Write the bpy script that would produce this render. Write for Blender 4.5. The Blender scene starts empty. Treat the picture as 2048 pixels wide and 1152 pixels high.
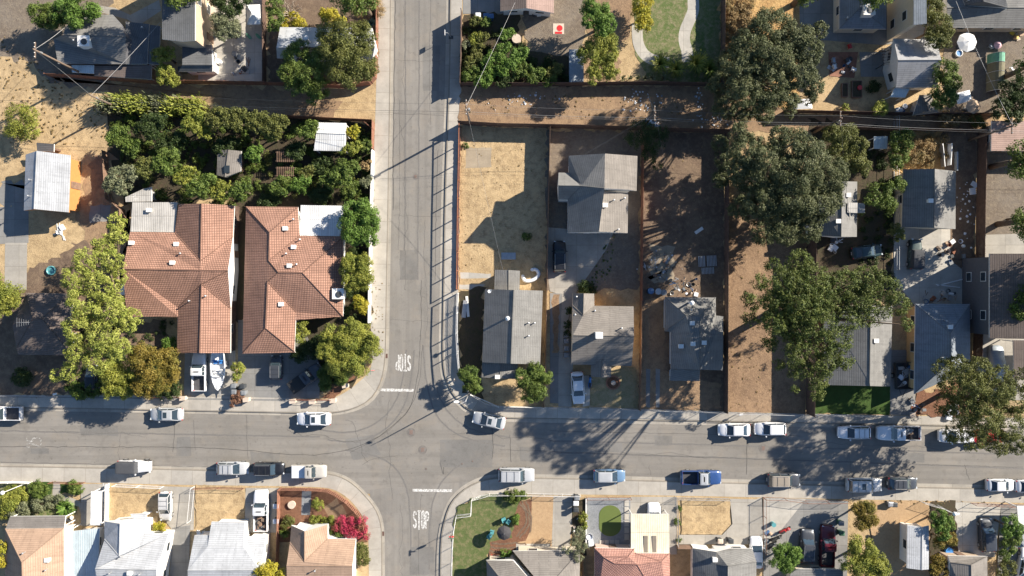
import bpy, math, random
import numpy as np
from mathutils import Vector
random.seed(7); rng = np.random.default_rng(11)
sc = bpy.context.scene; C = bpy.context.collection
# ---------------------------------------------------------------- camera, sky, sun, exposure
S = 0.07; H = 97.0                       # metres per photo pixel on the ground, camera height
cd = bpy.data.cameras.new('camera'); cam = bpy.data.objects.new('camera', cd); C.objects.link(cam)
cam.location = (0, 0, H); cam.rotation_euler = (0, 0, 0)
cd.sensor_width = 36; cd.lens = 36*H/(2048*S); cd.clip_end = 3000; cd.clip_start = 1
sc.camera = cam
SUN_EL, SUN_AZ = math.radians(27.5), math.radians(28.5)     # azimuth from +x towards +y
w = bpy.data.worlds.new('World'); sc.world = w; w.use_nodes = True
nt = w.node_tree; bg = nt.nodes['Background']
sky = nt.nodes.new('ShaderNodeTexSky'); sky.sky_type = 'NISHITA'; sky.sun_disc = False; sky.ozone_density = 4.0; sky.dust_density = 0.3
sky.sun_elevation = SUN_EL; sky.sun_rotation = math.pi/2-SUN_AZ
nt.links.new(sky.outputs[0], bg.inputs[0]); bg.inputs[1].default_value = 0.066
ld = bpy.data.lights.new('sun', 'SUN'); ld.energy = 5.0; ld.angle = math.radians(0.5); ld.color = (1.0, 0.915, 0.79)
lo = bpy.data.objects.new('sun', ld); C.objects.link(lo)
sd = Vector((math.cos(SUN_EL)*math.cos(SUN_AZ), math.cos(SUN_EL)*math.sin(SUN_AZ), math.sin(SUN_EL)))
lo.rotation_euler = sd.to_track_quat('Z', 'Y').to_euler(); lo.location = (60, 40, 60)
vs = sc.view_settings; vs.view_transform = 'Standard'; vs.look = 'None'; vs.exposure = 1.2; vs.gamma = 1

# ---------------------------------------------------------------- coordinates: regions of the photo I measured in
REG = dict(F=(0,0,1), R1=(0,0,3.84), R2=(380,0,3.84), R3=(760,0,3.84), R4=(1140,0,3.84), R5=(1500,0,3.84), R6=(1748,0,3.84),
  M1=(0,280,3.84), M2=(380,280,3.84), M3=(840,230,3.29), M4=(1090,230,3.2925), M5=(1440,230,3.49), M6=(1748,230,3.49),
  L1=(0,540,3.6), L2=(360,560,3.84), L3=(840,520,3.3875), L4=(1100,540,3.6), L5=(1440,540,3.6), L6=(1748,540,3.6),
  B1=(0,840,3.6925), B2=(370,840,3.6925), B3=(740,840,3.6925), B4=(1130,860,3.946), B5=(1460,860,3.944), B6=(1748,860,3.946))
def W(px, py, h=0.0):
    k = S*(H-h)/H
    return Vector(((px-1024)*k, (576-py)*k, h))
def V(s, e=2.7, r=4.2, q=3.4, lift=1.0):
    reg = REG['F']; out = []
    for t in s.split():
        if t in REG: reg = REG[t]; continue
        a = t.split(','); x = float(a[0])/reg[2]+reg[0]; y = float(a[1])/reg[2]+reg[1]
        h = 0.0
        if len(a) > 2: h = {'e': e, 'r': r, 'q': q}[a[2]] if a[2] in 'erq' else float(a[2])
        if h > e: h = e+(h-e)*lift
        out.append(W(x, y, h))
    return out
def FX(s):                      # plain full-photo pixels
    reg = REG['F']; out = []
    for t in s.split():
        if t in REG: reg = REG[t]; continue
        a = t.split(','); out.append((float(a[0])/reg[2]+reg[0], float(a[1])/reg[2]+reg[1]))
    return out
# ---------------------------------------------------------------- materials
MATS = {}
def newmat(name):
    m = bpy.data.materials.new(name); m.use_nodes = True; MATS[name] = m
    return m, m.node_tree.nodes, m.node_tree.links, m.node_tree.nodes['Principled BSDF']
def mixc(N, L, fac, a, b):
    n = N.new('ShaderNodeMix'); n.data_type = 'RGBA'
    for s_, v in ((n.inputs[0], fac), (n.inputs[6], a), (n.inputs[7], b)):
        if isinstance(v, (int, float)): s_.default_value = v
        elif isinstance(v, tuple): s_.default_value = (*v, 1) if len(v) == 3 else v
        else: L.new(v, s_)
    return n.outputs[2]
def noise(N, L, scale, det=4, vec=None, rough=.6, stretch=None):
    n = N.new('ShaderNodeTexNoise'); n.inputs['Scale'].default_value = scale; n.inputs['Detail'].default_value = det; n.inputs['Roughness'].default_value = rough
    if vec is None:
        g = N.new('ShaderNodeNewGeometry'); vec = g.outputs['Position']
    if stretch:
        mp = N.new('ShaderNodeMapping'); mp.inputs['Scale'].default_value = stretch; L.new(vec, mp.inputs[0]); vec = mp.outputs[0]
    L.new(vec, n.inputs['Vector']); return n.outputs['Fac']
def ramp(N, L, v, lo, hi, a=0.0, b=1.0):
    n = N.new('ShaderNodeMapRange'); n.inputs[1].default_value = lo; n.inputs[2].default_value = hi
    n.inputs[3].default_value = a; n.inputs[4].default_value = b; L.new(v, n.inputs[0]); return n.outputs[0]
def bump(N, L, B, hgt, strength=.5, dist=.05):
    b = N.new('ShaderNodeBump'); b.inputs['Strength'].default_value = strength; b.inputs['Distance'].default_value = dist
    L.new(hgt, b.inputs['Height']); L.new(b.outputs[0], B.inputs['Normal'])
def sc3(c, k): return tuple(min(1, x*k) for x in c)
def plain(name, col, rough=.6, metal=0, var=.12, scale=3.0):
    if name in MATS: return MATS[name]
    m, N, L, B = newmat(name)
    f = noise(N, L, scale, 5)
    L.new(mixc(N, L, ramp(N, L, f, .3, .7), sc3(col, 1-var), sc3(col, 1+var)), B.inputs['Base Color'])
    B.inputs['Roughness'].default_value = rough; B.inputs['Metallic'].default_value = metal
    return m
def paint(name, col, rough=.32):
    if name in MATS: return MATS[name]
    m, N, L, B = newmat(name)
    f = noise(N, L, 1.5, 5)
    L.new(mixc(N, L, ramp(N, L, f, .35, .75), col, tuple(x*.86+.01 for x in col)), B.inputs['Base Color'])
    L.new(ramp(N, L, f, .3, .7, rough*.8, rough*1.4), B.inputs['Roughness'])
    B.inputs['Coat Weight'].default_value = .5; B.inputs['Coat Roughness'].default_value = .12; B.inputs['Metallic'].default_value = .15
    return m
def ground(name, cols, s1=.35, s2=2.2, s3=14, rough=.95, bd=.08, bs=.8, seed=0.0):
    """cols: four colours blended by large, medium and fine noise"""
    m, N, L, B = newmat(name)
    a = noise(N, L, s1, 5, rough=.65); b = noise(N, L, s2, 6, rough=.7); c = noise(N, L, s3, 4, rough=.7)
    x = mixc(N, L, ramp(N, L, a, .38, .62), cols[0], cols[1])
    d = noise(N, L, s1*2.7+.1, 7, rough=.75)
    x = mixc(N, L, ramp(N, L, d, .53, .64, 0, .55), x, cols[2])
    x = mixc(N, L, ramp(N, L, b, .47, .66, 0, .75), x, cols[2])
    x = mixc(N, L, ramp(N, L, c, .5, .72, 0, .65), x, cols[3])
    L.new(x, B.inputs['Base Color']); B.inputs['Roughness'].default_value = rough
    B.inputs['Specular IOR Level'].default_value = .15
    ad = N.new('ShaderNodeMath'); L.new(b, ad.inputs[0]); L.new(c, ad.inputs[1]); bump(N, L, B, ad.outputs[0], bs, bd)
    return m
G_dry = ground('dry_grass', [(.50,.365,.205), (.39,.28,.155), (.23,.16,.09), (.60,.47,.29)], .22, 1.1, 7)
G_gold = ground('golden_grass', [(.62,.40,.17), (.47,.28,.115), (.34,.20,.09), (.74,.52,.26)], .6, 2.5, 9, bd=.2, bs=1)
G_dirt = ground('brown_dirt', [(.19,.135,.095), (.135,.095,.07), (.26,.19,.125), (.09,.065,.05)], .3, 1.4, 9)
G_red = ground('red_brown_dirt', [(.25,.165,.105), (.33,.225,.135), (.17,.115,.078), (.40,.28,.17)], .3, 1.3, 9)
G_grey = ground('grey_dirt', [(.21,.175,.14), (.165,.13,.10), (.27,.22,.16), (.12,.10,.08)])
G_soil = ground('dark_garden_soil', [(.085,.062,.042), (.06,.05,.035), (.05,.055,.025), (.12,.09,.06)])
G_lawn = ground('green_lawn', [(.10,.13,.045), (.12,.145,.055), (.24,.20,.11), (.07,.10,.03)], .4, 1.6, 14)
G_sparse = ground('sparse_lawn', [(.36,.28,.17), (.28,.23,.13), (.20,.18,.085), (.44,.36,.22)], .35, 1.5, 8)
G_patchy = ground('patchy_lawn', [(.10,.14,.045), (.15,.165,.07), (.30,.24,.16), (.08,.11,.035)], .4, 1.6, 9)
G_lush = ground('lush_lawn', [(.045,.085,.02), (.06,.11,.028), (.05,.065,.02), (.08,.12,.035)], .6, 3, 14)
G_mulch = ground('bark_mulch', [(.21,.105,.065), (.16,.08,.05), (.28,.15,.09), (.10,.055,.04)], .8, 4, 20)
G_gravel = ground('grey_gravel', [(.27,.28,.29), (.22,.23,.24), (.15,.16,.17), (.42,.43,.44)], .8, 6, 22)
G_tan = ground('raked_tan_soil', [(.40,.27,.155), (.45,.31,.18), (.34,.22,.125), (.48,.34,.20)], .5, 3, 18, bs=.5)
G_turf = ground('artificial_turf', [(.115,.15,.045), (.125,.16,.05), (.105,.14,.04), (.13,.165,.05)], .5, 8, 30, bd=.02)

def concrete(name, col, joints=True, jx=1.5, uv=True):
    m, N, L, B = newmat(name)
    a = noise(N, L, .5, 6, rough=.7); b = noise(N, L, 5, 6, rough=.75)
    x = mixc(N, L, ramp(N, L, a, .35, .65), sc3(col, .84), sc3(col, 1.08))
    x = mixc(N, L, ramp(N, L, b, .5, .75, 0, .35), x, sc3(col, .62))
    if joints:
        br = N.new('ShaderNodeTexBrick'); br.offset = 0; br.inputs['Scale'].default_value = 1
        br.inputs['Brick Width'].default_value = jx; br.inputs['Row Height'].default_value = jx if not uv else 1.9
        br.inputs['Mortar Size'].default_value = .022; br.inputs['Mortar Smooth'].default_value = .3; br.inputs['Bias'].default_value = 0
        br.inputs['Color1'].default_value = (.9, .9, .9, 1); br.inputs['Color2'].default_value = (1.06, 1.05, 1.03, 1); br.inputs['Mortar'].default_value = (.62, .6, .57, 1)
        if uv: u = N.new('ShaderNodeUVMap'); L.new(u.outputs[0], br.inputs['Vector'])
        else: g = N.new('ShaderNodeNewGeometry'); L.new(g.outputs['Position'], br.inputs['Vector'])
        mu = N.new('ShaderNodeMix'); mu.data_type = 'RGBA'; mu.blend_type = 'MULTIPLY'; mu.inputs[0].default_value = 1
        L.new(x, mu.inputs[6]); L.new(br.outputs[0], mu.inputs[7]); x = mu.outputs[2]
    L.new(x, B.inputs['Base Color']); B.inputs['Roughness'].default_value = .9; B.inputs['Specular IOR Level'].default_value = .2
    bump(N, L, B, b, .3, .02)
    return m
M_walk = concrete('sidewalk_concrete', (.41,.38,.335), jx=3)
M_gut = concrete('gutter_concrete', (.36,.33,.285), jx=3)
M_drive = concrete('driveway_concrete', (.37,.345,.305), uv=False, jx=3)
M_pale = concrete('pale_concrete', (.44,.415,.37), uv=False, jx=3)
M_dirtyc = concrete('dirty_slab', (.34,.28,.205), uv=False, jx=2.4)
M_old = concrete('old_grey_concrete', (.24,.235,.225), uv=False, jx=2.4)
def asphalt(name, col, stretch):
    m, N, L, B = newmat(name)
    a = noise(N, L, .12, 5, rough=.6); s_ = noise(N, L, 1.0, 5, stretch=stretch, rough=.65); c = noise(N, L, 12, 4); d = noise(N, L, .9, 5)
    e = noise(N, L, .35, 6, rough=.7); g_ = noise(N, L, 2.6, 3, rough=.5)
    x = mixc(N, L, ramp(N, L, a, .35, .65), sc3(col, .86), sc3(col, 1.14))
    x = mixc(N, L, ramp(N, L, e, .5, .62, 0, .4), x, sc3((col[0]*1.08, col[1]*1.0, col[2]*.9), 1.1))
    x = mixc(N, L, ramp(N, L, s_, .44, .62, 0, .5), x, sc3(col, .72))
    x = mixc(N, L, ramp(N, L, g_, .66, .76, 0, .6), x, sc3(col, .45))
    x = mixc(N, L, ramp(N, L, c, .4, .75, 0, .4), x, sc3(col, 1.3))
    x = mixc(N, L, ramp(N, L, d, .54, .7, 0, .45), x, sc3(col, .66))
    L.new(x, B.inputs['Base Color']); B.inputs['Roughness'].default_value = .92; B.inputs['Specular IOR Level'].default_value = .2
    bump(N, L, B, c, .4, .02)
    return m
M_asph = asphalt('asphalt_main', (.216,.200,.178), (.05, 1.2, 1))
M_asph2 = asphalt('asphalt_side', (.222,.207,.186), (1.2, .05, 1))
M_patch = asphalt('asphalt_patch', (.18,.172,.160), (.3, .3, 1))
M_tar = plain('tar_seal', (.06,.056,.052), .7)
M_mark, N, L, B = newmat('worn_road_paint')
f = noise(N, L, 5.0, 6, rough=.7)
L.new(mixc(N, L, ramp(N, L, f, .46, .60), (.62,.61,.58), (.27,.25,.225)), B.inputs['Base Color']); B.inputs['Roughness'].default_value = .85
M_faint, N, L, B = newmat('very_worn_road_paint')
f = noise(N, L, 5.0, 6, rough=.7)
L.new(mixc(N, L, ramp(N, L, f, .36, .52), (.50,.49,.46), (.20,.185,.165)), B.inputs['Base Color']); B.inputs['Roughness'].default_value = .85

def roofmat(name, col, kind='shingle', dark=.74):
    m, N, L, B = newmat(name)
    u = N.new('ShaderNodeUVMap'); v = u.outputs[0]
    br = N.new('ShaderNodeTexBrick'); br.inputs['Scale'].default_value = 1; br.inputs['Bias'].default_value = 0
    L.new(v, br.inputs['Vector'])
    if kind == 'shingle': bw, rh, ms, sm, bstr, bd = 2.7, .27, .05, .8, .45, .02
    elif kind == 'tile': bw, rh, ms, sm, bstr, bd = .22, .30, .055, .9, .9, .06
    else: bw, rh, ms, sm, bstr, bd = .25, 60, .04, 1, .9, .05
    br.offset = 0 if kind != 'shingle' else .5
    br.inputs['Brick Width'].default_value = bw; br.inputs['Row Height'].default_value = rh
    br.inputs['Mortar Size'].default_value = ms; br.inputs['Mortar Smooth'].default_value = sm
    va = .05 if kind != 'metal' else .04
    br.inputs['Color1'].default_value = (1-va, 1-va, 1-va, 1); br.inputs['Color2'].default_value = (1+va, 1+va, 1+va, 1); br.inputs['Mortar'].default_value = (dark, dark, dark, 1)
    a = noise(N, L, .6, 5, rough=.65); b = noise(N, L, 7, 6, rough=.7); a2 = noise(N, L, 1.0, 4, vec=v, stretch=(1.6, .25, 1))
    x = mixc(N, L, ramp(N, L, a, .35, .65), sc3(col, .86), sc3(col, 1.12))
    x = mixc(N, L, ramp(N, L, b, .45, .75, 0, .4), x, sc3(col, .78))
    x = mixc(N, L, ramp(N, L, a2, .52, .70, 0, .5), x, sc3(col, .66))
    mu = N.new('ShaderNodeMix'); mu.data_type = 'RGBA'; mu.blend_type = 'MULTIPLY'; mu.inputs[0].default_value = 1
    L.new(x, mu.inputs[6]); L.new(br.outputs[0], mu.inputs[7]); L.new(mu.outputs[2], B.inputs['Base Color'])
    iv = N.new('ShaderNodeMath'); iv.operation = 'SUBTRACT'; iv.inputs[0].default_value = 1; L.new(br.outputs['Fac'], iv.inputs[1])
    bump(N, L, B, iv.outputs[0], bstr, bd)
    B.inputs['Roughness'].default_value = .85 if kind != 'metal' else .5; B.inputs['Specular IOR Level'].default_value = .25
    return m
RF = dict(
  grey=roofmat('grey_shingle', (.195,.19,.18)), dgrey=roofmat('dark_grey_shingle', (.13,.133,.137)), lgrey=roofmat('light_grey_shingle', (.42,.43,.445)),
  blue=roofmat('blue_grey_shingle', (.20,.225,.255)), tan=roofmat('tan_shingle', (.38,.26,.185)), brown=roofmat('brown_shingle', (.15,.12,.105)),
  taupe=roofmat('taupe_shingle', (.21,.19,.17)), tile=roofmat('terracotta_tile', (.41,.232,.168), 'tile', .46), tile2=roofmat('brown_terracotta_tile', (.45,.245,.17), 'tile', .42), red=roofmat('red_tile', (.46,.25,.20), 'tile', .6),
  metal=roofmat('pale_corrugated_metal', (.46,.44,.41), 'metal', .6), wmetal=roofmat('white_corrugated_metal', (.70,.70,.69), 'metal', .7),
  cream=roofmat('cream_awning_panel', (.74,.66,.50), 'metal', .85), pale=roofmat('pale_blue_flat_roof', (.50,.58,.61), 'metal', .85), pink=roofmat('pinkish_brown_shingle', (.36,.25,.21)), white=roofmat('white_flat_roof', (.78,.76,.73), 'metal', .85), sun=roofmat('silver_grey_shingle', (.34,.34,.345)))
WL = dict(white=plain('white_stucco', (.72,.70,.66), .8, var=.06), cream=plain('cream_stucco', (.60,.52,.40), .8, var=.06), orange=plain('orange_stucco', (.50,.215,.065), .8, var=.08),
  grey=plain('grey_siding', (.36,.36,.36), .8), slate=plain('slate_siding', (.10,.10,.11), .8), tan=plain('tan_stucco', (.46,.35,.25), .8), brown=plain('brown_siding', (.16,.10,.07), .8), rust=plain('rust_siding', (.33,.13,.06), .8),
  blue=plain('pale_blue_siding', (.45,.52,.58), .8), pink=plain('pink_stucco', (.60,.42,.34), .8), yellow=plain('yellow_stucco', (.62,.42,.20), .8))
M_trim = plain('white_trim', (.70,.69,.66), .6, var=.05)
M_glass = plain('window_glass', (.03,.04,.05), .08, var=0)
M_wood = plain('weathered_wood', (.20,.125,.085), .85, var=.3, scale=2)
M_redwood = plain('red_wood_fence', (.24,.11,.068), .85, var=.3, scale=2)
M_darkwood = plain('dark_wood_fence', (.105,.065,.048), .85, var=.3, scale=2)
M_pole = plain('pole_wood', (.16,.115,.085), .85, var=.2)
M_galv = plain('galvanised_steel', (.45,.45,.45), .45, .6)
M_rust = plain('rusty_steel', (.25,.10,.055), .8, .2, var=.25)
M_white = plain('white_plastic', (.75,.75,.74), .4, var=.04)
M_wpaint = plain('white_painted_wood', (.72,.71,.68), .6, var=.06)
M_black = plain('black_rubber', (.02,.02,.02), .7)
M_dkplast = plain('dark_plastic', (.05,.055,.06), .5)
M_greybin = plain('grey_bin_plastic', (.20,.21,.22), .5)
M_bluebin = plain('blue_bin_plastic', (.06,.13,.26), .5)
M_greenbin = plain('green_bin_plastic', (.05,.13,.08), .5)
M_bark = plain('bark', (.13,.095,.065), .95, var=.3)
M_stone = plain('pale_stone', (.55,.45,.36), .85)
M_brick = plain('brick_red', (.36,.15,.10), .85)
M_blue = plain('blue_plastic', (.05,.22,.55), .4); M_cyan = plain('turquoise_plastic', (.10,.30,.32), .4); M_red = plain('red_plastic', (.55,.03,.03), .4)
M_sheet = plain('crumpled_white_fabric', (.68,.70,.74), .8); M_tanf = plain('straw_fabric', (.45,.32,.22), .9, var=.25, scale=12)
M_dkf = plain('charcoal_fabric', (.045,.042,.045), .8); M_pinkp = plain('pink_plastic', (.60,.38,.42), .5); M_green = plain('green_netting', (.12,.30,.20), .8); M_olv = plain('olive_netting', (.16,.145,.09), .9)
M_yel = plain('yellow_plastic', (.6,.42,.05), .5)
M_tarp = plain('silver_cover', (.30,.34,.38), .5, .2)

def leafmat(name, a, b, c):
    m, N, L, B = newmat(name)
    at = N.new('ShaderNodeAttribute'); at.attribute_name = 'rnd'
    n = noise(N, L, .55, 3)
    x = mixc(N, L, ramp(N, L, at.outputs['Fac'], 0.1, .9), a, b)
    x = mixc(N, L, ramp(N, L, n, .48, .66, 0, .75), x, c)
    L.new(x, B.inputs['Base Color']); B.inputs['Roughness'].default_value = .6; B.inputs['Specular IOR Level'].default_value = .3
    tr = N.new('ShaderNodeBsdfTranslucent'); L.new(x, tr.inputs[0]); ms = N.new('ShaderNodeMixShader'); ms.inputs[0].default_value = .22
    L.new(B.outputs[0], ms.inputs[1]); L.new(tr.outputs[0], ms.inputs[2]); L.new(ms.outputs[0], N['Material Output'].inputs[0])
    return m
LF = dict(
  green=leafmat('leaf_mid_green', (.05,.09,.015), (.18,.24,.05), (.11,.14,.025)),
  bright=leafmat('leaf_bright_green', (.07,.14,.02), (.17,.26,.05), (.12,.20,.03)),
  lime=leafmat('leaf_lime', (.20,.24,.04), (.42,.43,.10), (.27,.32,.06)),
  yel=leafmat('leaf_yellow_green', (.13,.155,.025), (.34,.34,.06), (.21,.25,.045)),
  gold=leafmat('leaf_yellow', (.30,.26,.02), (.52,.44,.05), (.26,.28,.03)),
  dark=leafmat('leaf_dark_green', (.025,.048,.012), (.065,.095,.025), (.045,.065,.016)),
  oak=leafmat('leaf_oak_olive', (.05,.066,.025), (.165,.175,.08), (.10,.115,.045)),
  rag=leafmat('leaf_dark_olive_mix', (.035,.065,.013), (.17,.20,.045), (.085,.10,.022)),
  silver=leafmat('leaf_silver_olive', (.12,.14,.07), (.25,.26,.15), (.17,.18,.10)),
  olive=leafmat('leaf_olive', (.085,.10,.025), (.18,.19,.05), (.13,.13,.03)),
  brown=leafmat('leaf_orange_brown', (.14,.105,.018), (.30,.225,.045), (.16,.16,.03)),
  pink=leafmat('leaf_magenta', (.40,.03,.07), (.60,.08,.15), (.20,.12,.05)),
  redbr=leafmat('leaf_red_brown', (.17,.09,.06), (.30,.16,.10), (.15,.13,.06)),
  straw=leafmat('leaf_straw', (.25,.17,.08), (.42,.30,.14), (.20,.17,.07)),
  agave=leafmat('leaf_blue_green', (.12,.19,.15), (.22,.30,.25), (.14,.20,.16)))
# ---------------------------------------------------------------- mesh helpers
class MB:
    def __init__(s): s.v = []; s.f = []; s.m = []
    def add(s, vs, fs, m=0):
        o = len(s.v); s.v += [tuple(v) for v in vs]; s.f += [tuple(i+o for i in f) for f in fs]; s.m += [m]*len(fs); return s
    def box(s, x, y, z, dx, dy, dz, m=0, rot=0, ctr=None):       # centre x,y, base z
        c, n = math.cos(rot), math.sin(rot); P = []
        for k in (0, 1):
            for (a, b) in ((-1,-1),(1,-1),(1,1),(-1,1)):
                u, v = a*dx/2, b*dy/2; P.append((x+u*c-v*n, y+u*n+v*c, z+k*dz))
        return s.add(P, [(3,2,1,0),(4,5,6,7),(0,1,5,4),(1,2,6,5),(2,3,7,6),(3,0,4,7)], m)
    def tube(s, p0, p1, r0, r1=None, n=6, m=0, cap=True):
        p0, p1 = Vector(p0), Vector(p1); r1 = r0 if r1 is None else r1
        d = (p1-p0); 
        if d.length < 1e-6: return s
        d.normalize(); a = d.orthogonal().normalized(); b = d.cross(a); P = []
        for p, r in ((p0, r0), (p1, r1)):
            for i in range(n):
                t = 2*math.pi*i/n; P.append(p+a*r*math.cos(t)+b*r*math.sin(t))
        F = [(i, (i+1) % n, n+(i+1) % n, n+i) for i in range(n)]
        if cap: F += [tuple(range(n))[::-1], tuple(range(n, 2*n))]
        return s.add(P, F, m)
    def lathe(s, x, y, prof, n=12, m=0, sx=1, sy=1):             # prof: (r,z) list
        P = []; F = []
        for r, z in prof:
            for i in range(n): t = 2*math.pi*i/n; P.append((x+r*sx*math.cos(t), y+r*sy*math.sin(t), z))
        for k in range(len(prof)-1):
            for i in range(n): F.append((k*n+i, k*n+(i+1) % n, (k+1)*n+(i+1) % n, (k+1)*n+i))
        F += [tuple(range(n))[::-1], tuple(range((len(prof)-1)*n, len(prof)*n))]
        return s.add(P, F, m)
    def rings(s, R, m=0, cap=(True, True), close=True):
        n = len(R[0]); P = [p for r in R for p in r]; F = []
        for k in range(len(R)-1):
            for i in range(n if close else n-1): F.append((k*n+i, k*n+(i+1) % n, (k+1)*n+(i+1) % n, (k+1)*n+i))
        if cap[0]: F.append(tuple(range(n))[::-1])
        if cap[1]: F.append(tuple(range((len(R)-1)*n, len(R)*n)))
        return s.add(P, F, m)
    def build(s, name, mats, parent=None, smooth=False, loc=None):
        me = bpy.data.meshes.new(name); me.from_pydata(s.v, [], s.f)
        mats = mats if isinstance(mats, (list, tuple)) else [mats]
        for m in mats: me.materials.append(m)
        if len(mats) > 1: me.polygons.foreach_set('material_index', s.m)
        if smooth: me.polygons.foreach_set('use_smooth', [True]*len(s.f))
        me.update(); return link(name, me, parent)
def link(name, me, parent=None):
    o = bpy.data.objects.new(name, me); C.objects.link(o)
    if parent is not None: o.parent = parent
    return o
def tag(o, label, cat, group=None, kind=None):
    if label: o['label'] = label
    if cat: o['category'] = cat
    if group: o['group'] = group
    if kind: o['kind'] = kind
    return o
def thing(name, label, cat, loc=(0,0,0), rz=0, group=None):
    o = bpy.data.objects.new(name, None); o.empty_display_size = .3; C.objects.link(o)
    o.location = loc; o.rotation_euler = (0, 0, rz); return tag(o, label, cat, group)
def copytree(o, parent=None):
    c = o.copy(); C.objects.link(c)
    if parent is not None: c.parent = parent
    for ch in [k for k in KIDS.get(o.name, [])]: copytree(ch, c)
    return c
KIDS = {}
def kids(o):
    KIDS[o.name] = [c for c in bpy.data.objects if c.parent == o]
    for c in KIDS[o.name]: kids(c)
def local(o, pts): return [(p[0]-o.location.x, p[1]-o.location.y, p[2]) for p in pts]
# ---------------------------------------------------------------- ground, blocks, streets
def rough_poly(pts, amp):
    if not amp: return pts
    out = []
    for i, p in enumerate(pts):
        q = pts[(i+1) % len(pts)]; n = max(1, int((q-p).length/0.6))
        for k in range(n):
            t = k/n; r = p.lerp(q, t); out.append(Vector((r.x+random.gauss(0, amp), r.y+random.gauss(0, amp), r.z)))
    return out
ZL = [0.006]
def patch(name, mat, s, amp=0.0, z=None, kind='structure'):
    pts = rough_poly(V(s) if isinstance(s, str) else s, amp)
    if z is None: z = ZL[0]; ZL[0] += .0012
    m = MB(); m.add([(p.x, p.y, z) for p in pts], [tuple(range(len(pts)))[::-1]])
    o = m.build(name, mat)
    if o.data.polygons[0].normal.z < 0: o.data.flip_normals()
    o['kind'] = kind; return o
def offset(pts, d):            # offset polyline to its left by d (in the pts' plane)
    out = []
    for i, p in enumerate(pts):
        a = pts[max(0, i-1)]; b = pts[min(len(pts)-1, i+1)]; t = Vector((b[0]-a[0], b[1]-a[1])).normalized()
        out.append(Vector((p[0]-t.y*d, p[1]+t.x*d, 0)))
    return out
def resample(pts, n):
    L_ = [0]
    for a, b in zip(pts, pts[1:]): L_.append(L_[-1]+(Vector(b)-Vector(a)).length)
    out = []; j = 0
    for i in range(n):
        d = L_[-1]*i/(n-1)
        while j < len(pts)-2 and L_[j+1] < d: j += 1
        out.append(Vector(pts[j]).lerp(Vector(pts[j+1]), (d-L_[j])/max(1e-9, L_[j+1]-L_[j])))
    return out
def smoothline(pts, it=2):
    for _ in range(it):
        o = [pts[0]]
        for a, b in zip(pts, pts[1:]): o += [a.lerp(b, .25), a.lerp(b, .75)]
        pts = o+[pts[-1]]
    return pts
def band(name, A, Bp, z, mat):
    n = len(A)
    def near(p):
        best = None
        for a, b in zip(Bp, Bp[1:]):
            d = b-a; u = max(0, min(1, (p-a).dot(d)/max(1e-9, d.dot(d)))); q = a+d*u; e = (q-p).length
            if best is None or e < best[0]: best = (e, q)
        return best[1]
    Bp = [near(p) for p in A]
    m = MB(); vs_ = [(p.x, p.y, z) for p in A]+[(p.x, p.y, z) for p in Bp]
    m.add(vs_, [(i, i+1, n+i+1, n+i) for i in range(n-1)]); o = m.build(name, mat)
    uv = o.data.uv_layers.new(name='UVMap'); acc = [0]
    for i in range(n-1): acc.append(acc[-1]+(A[i+1]-A[i]).length)
    co = [((acc[i % n]), 0.04 if i < n else min(1.86, (A[i-n]-Bp[i-n]).length)) for i in range(2*n)]
    for lp in o.data.loops: uv.data[lp.index].uv = co[lp.vertex_index]
    if o.data.polygons[0].normal.z < 0: o.data.flip_normals()
    o['kind'] = 'structure'; return o
gm = MB(); gm.add([(-900,-900,-.15),(900,-900,-.15),(900,900,-.15),(-900,900,-.15)], [(0,1,2,3)])
gm.build('ground', G_dry)['kind'] = 'structure'
GUT = dict(
 A='789,-500 788,0 786,200 783,400 779,600 778,700 774,745 764,777 746,804 720,820 688,829 650,833 600,832 300,826 0,821 -600,812',
 B='2700,874 2050,862 1800,858 1450,851 1100,846 1000,844 955,838 925,823 899,795 883,762 877,727 878,640 880,520 882,400 885,300 889,200 893,0 893,-500',
 C='-600,919 0,927 300,932 600,940 654,941.6 681,947 708.5,962 735.6,989 757,1016 766.8,1043 769.5,1070 769.5,1152 769,1600',
 D='872,1600 872.7,1152 875,1070 881,1043 891.7,1008 908,986 935,964.6 970,951 1000,948 1150,950 1500,960 2048,972 2700,986')
PRO = dict(
 A='757,-500 756,0 752,200 748,300 743,500 741,640 745,727 739,745 724.6,758 698,781 667,797 646,800 600,796 300,791 0,790 -600,780',
 B='2700,848 2050,836 1800,831 1610,828 1447,824 1278,819 1085,814 1017,813 985,811 960,800 940,785 924,762 918,735 915,660 917,580 919,400 921,250 925,0 925,-500',
 C='-600,950 0,962 170,965 370,970 559,972 641,974 668,978 695,994 719,1021 734,1051 737,1070 738,1152 738,1600',
 D='905,1600 904,1152 905.5,1076 912,1027 925,1010 943,997 984,986 1160,989 1350,991 1500,994 2048,1006 2700,1020')
CORN = dict(A=(-600,-500), B=(2700,-500), C=(-600,1600), D=(2700,1600))
GW = dict(A=(-1, 6), B=(-1, 8), C=(-1, 5), D=(-1, 7))
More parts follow.
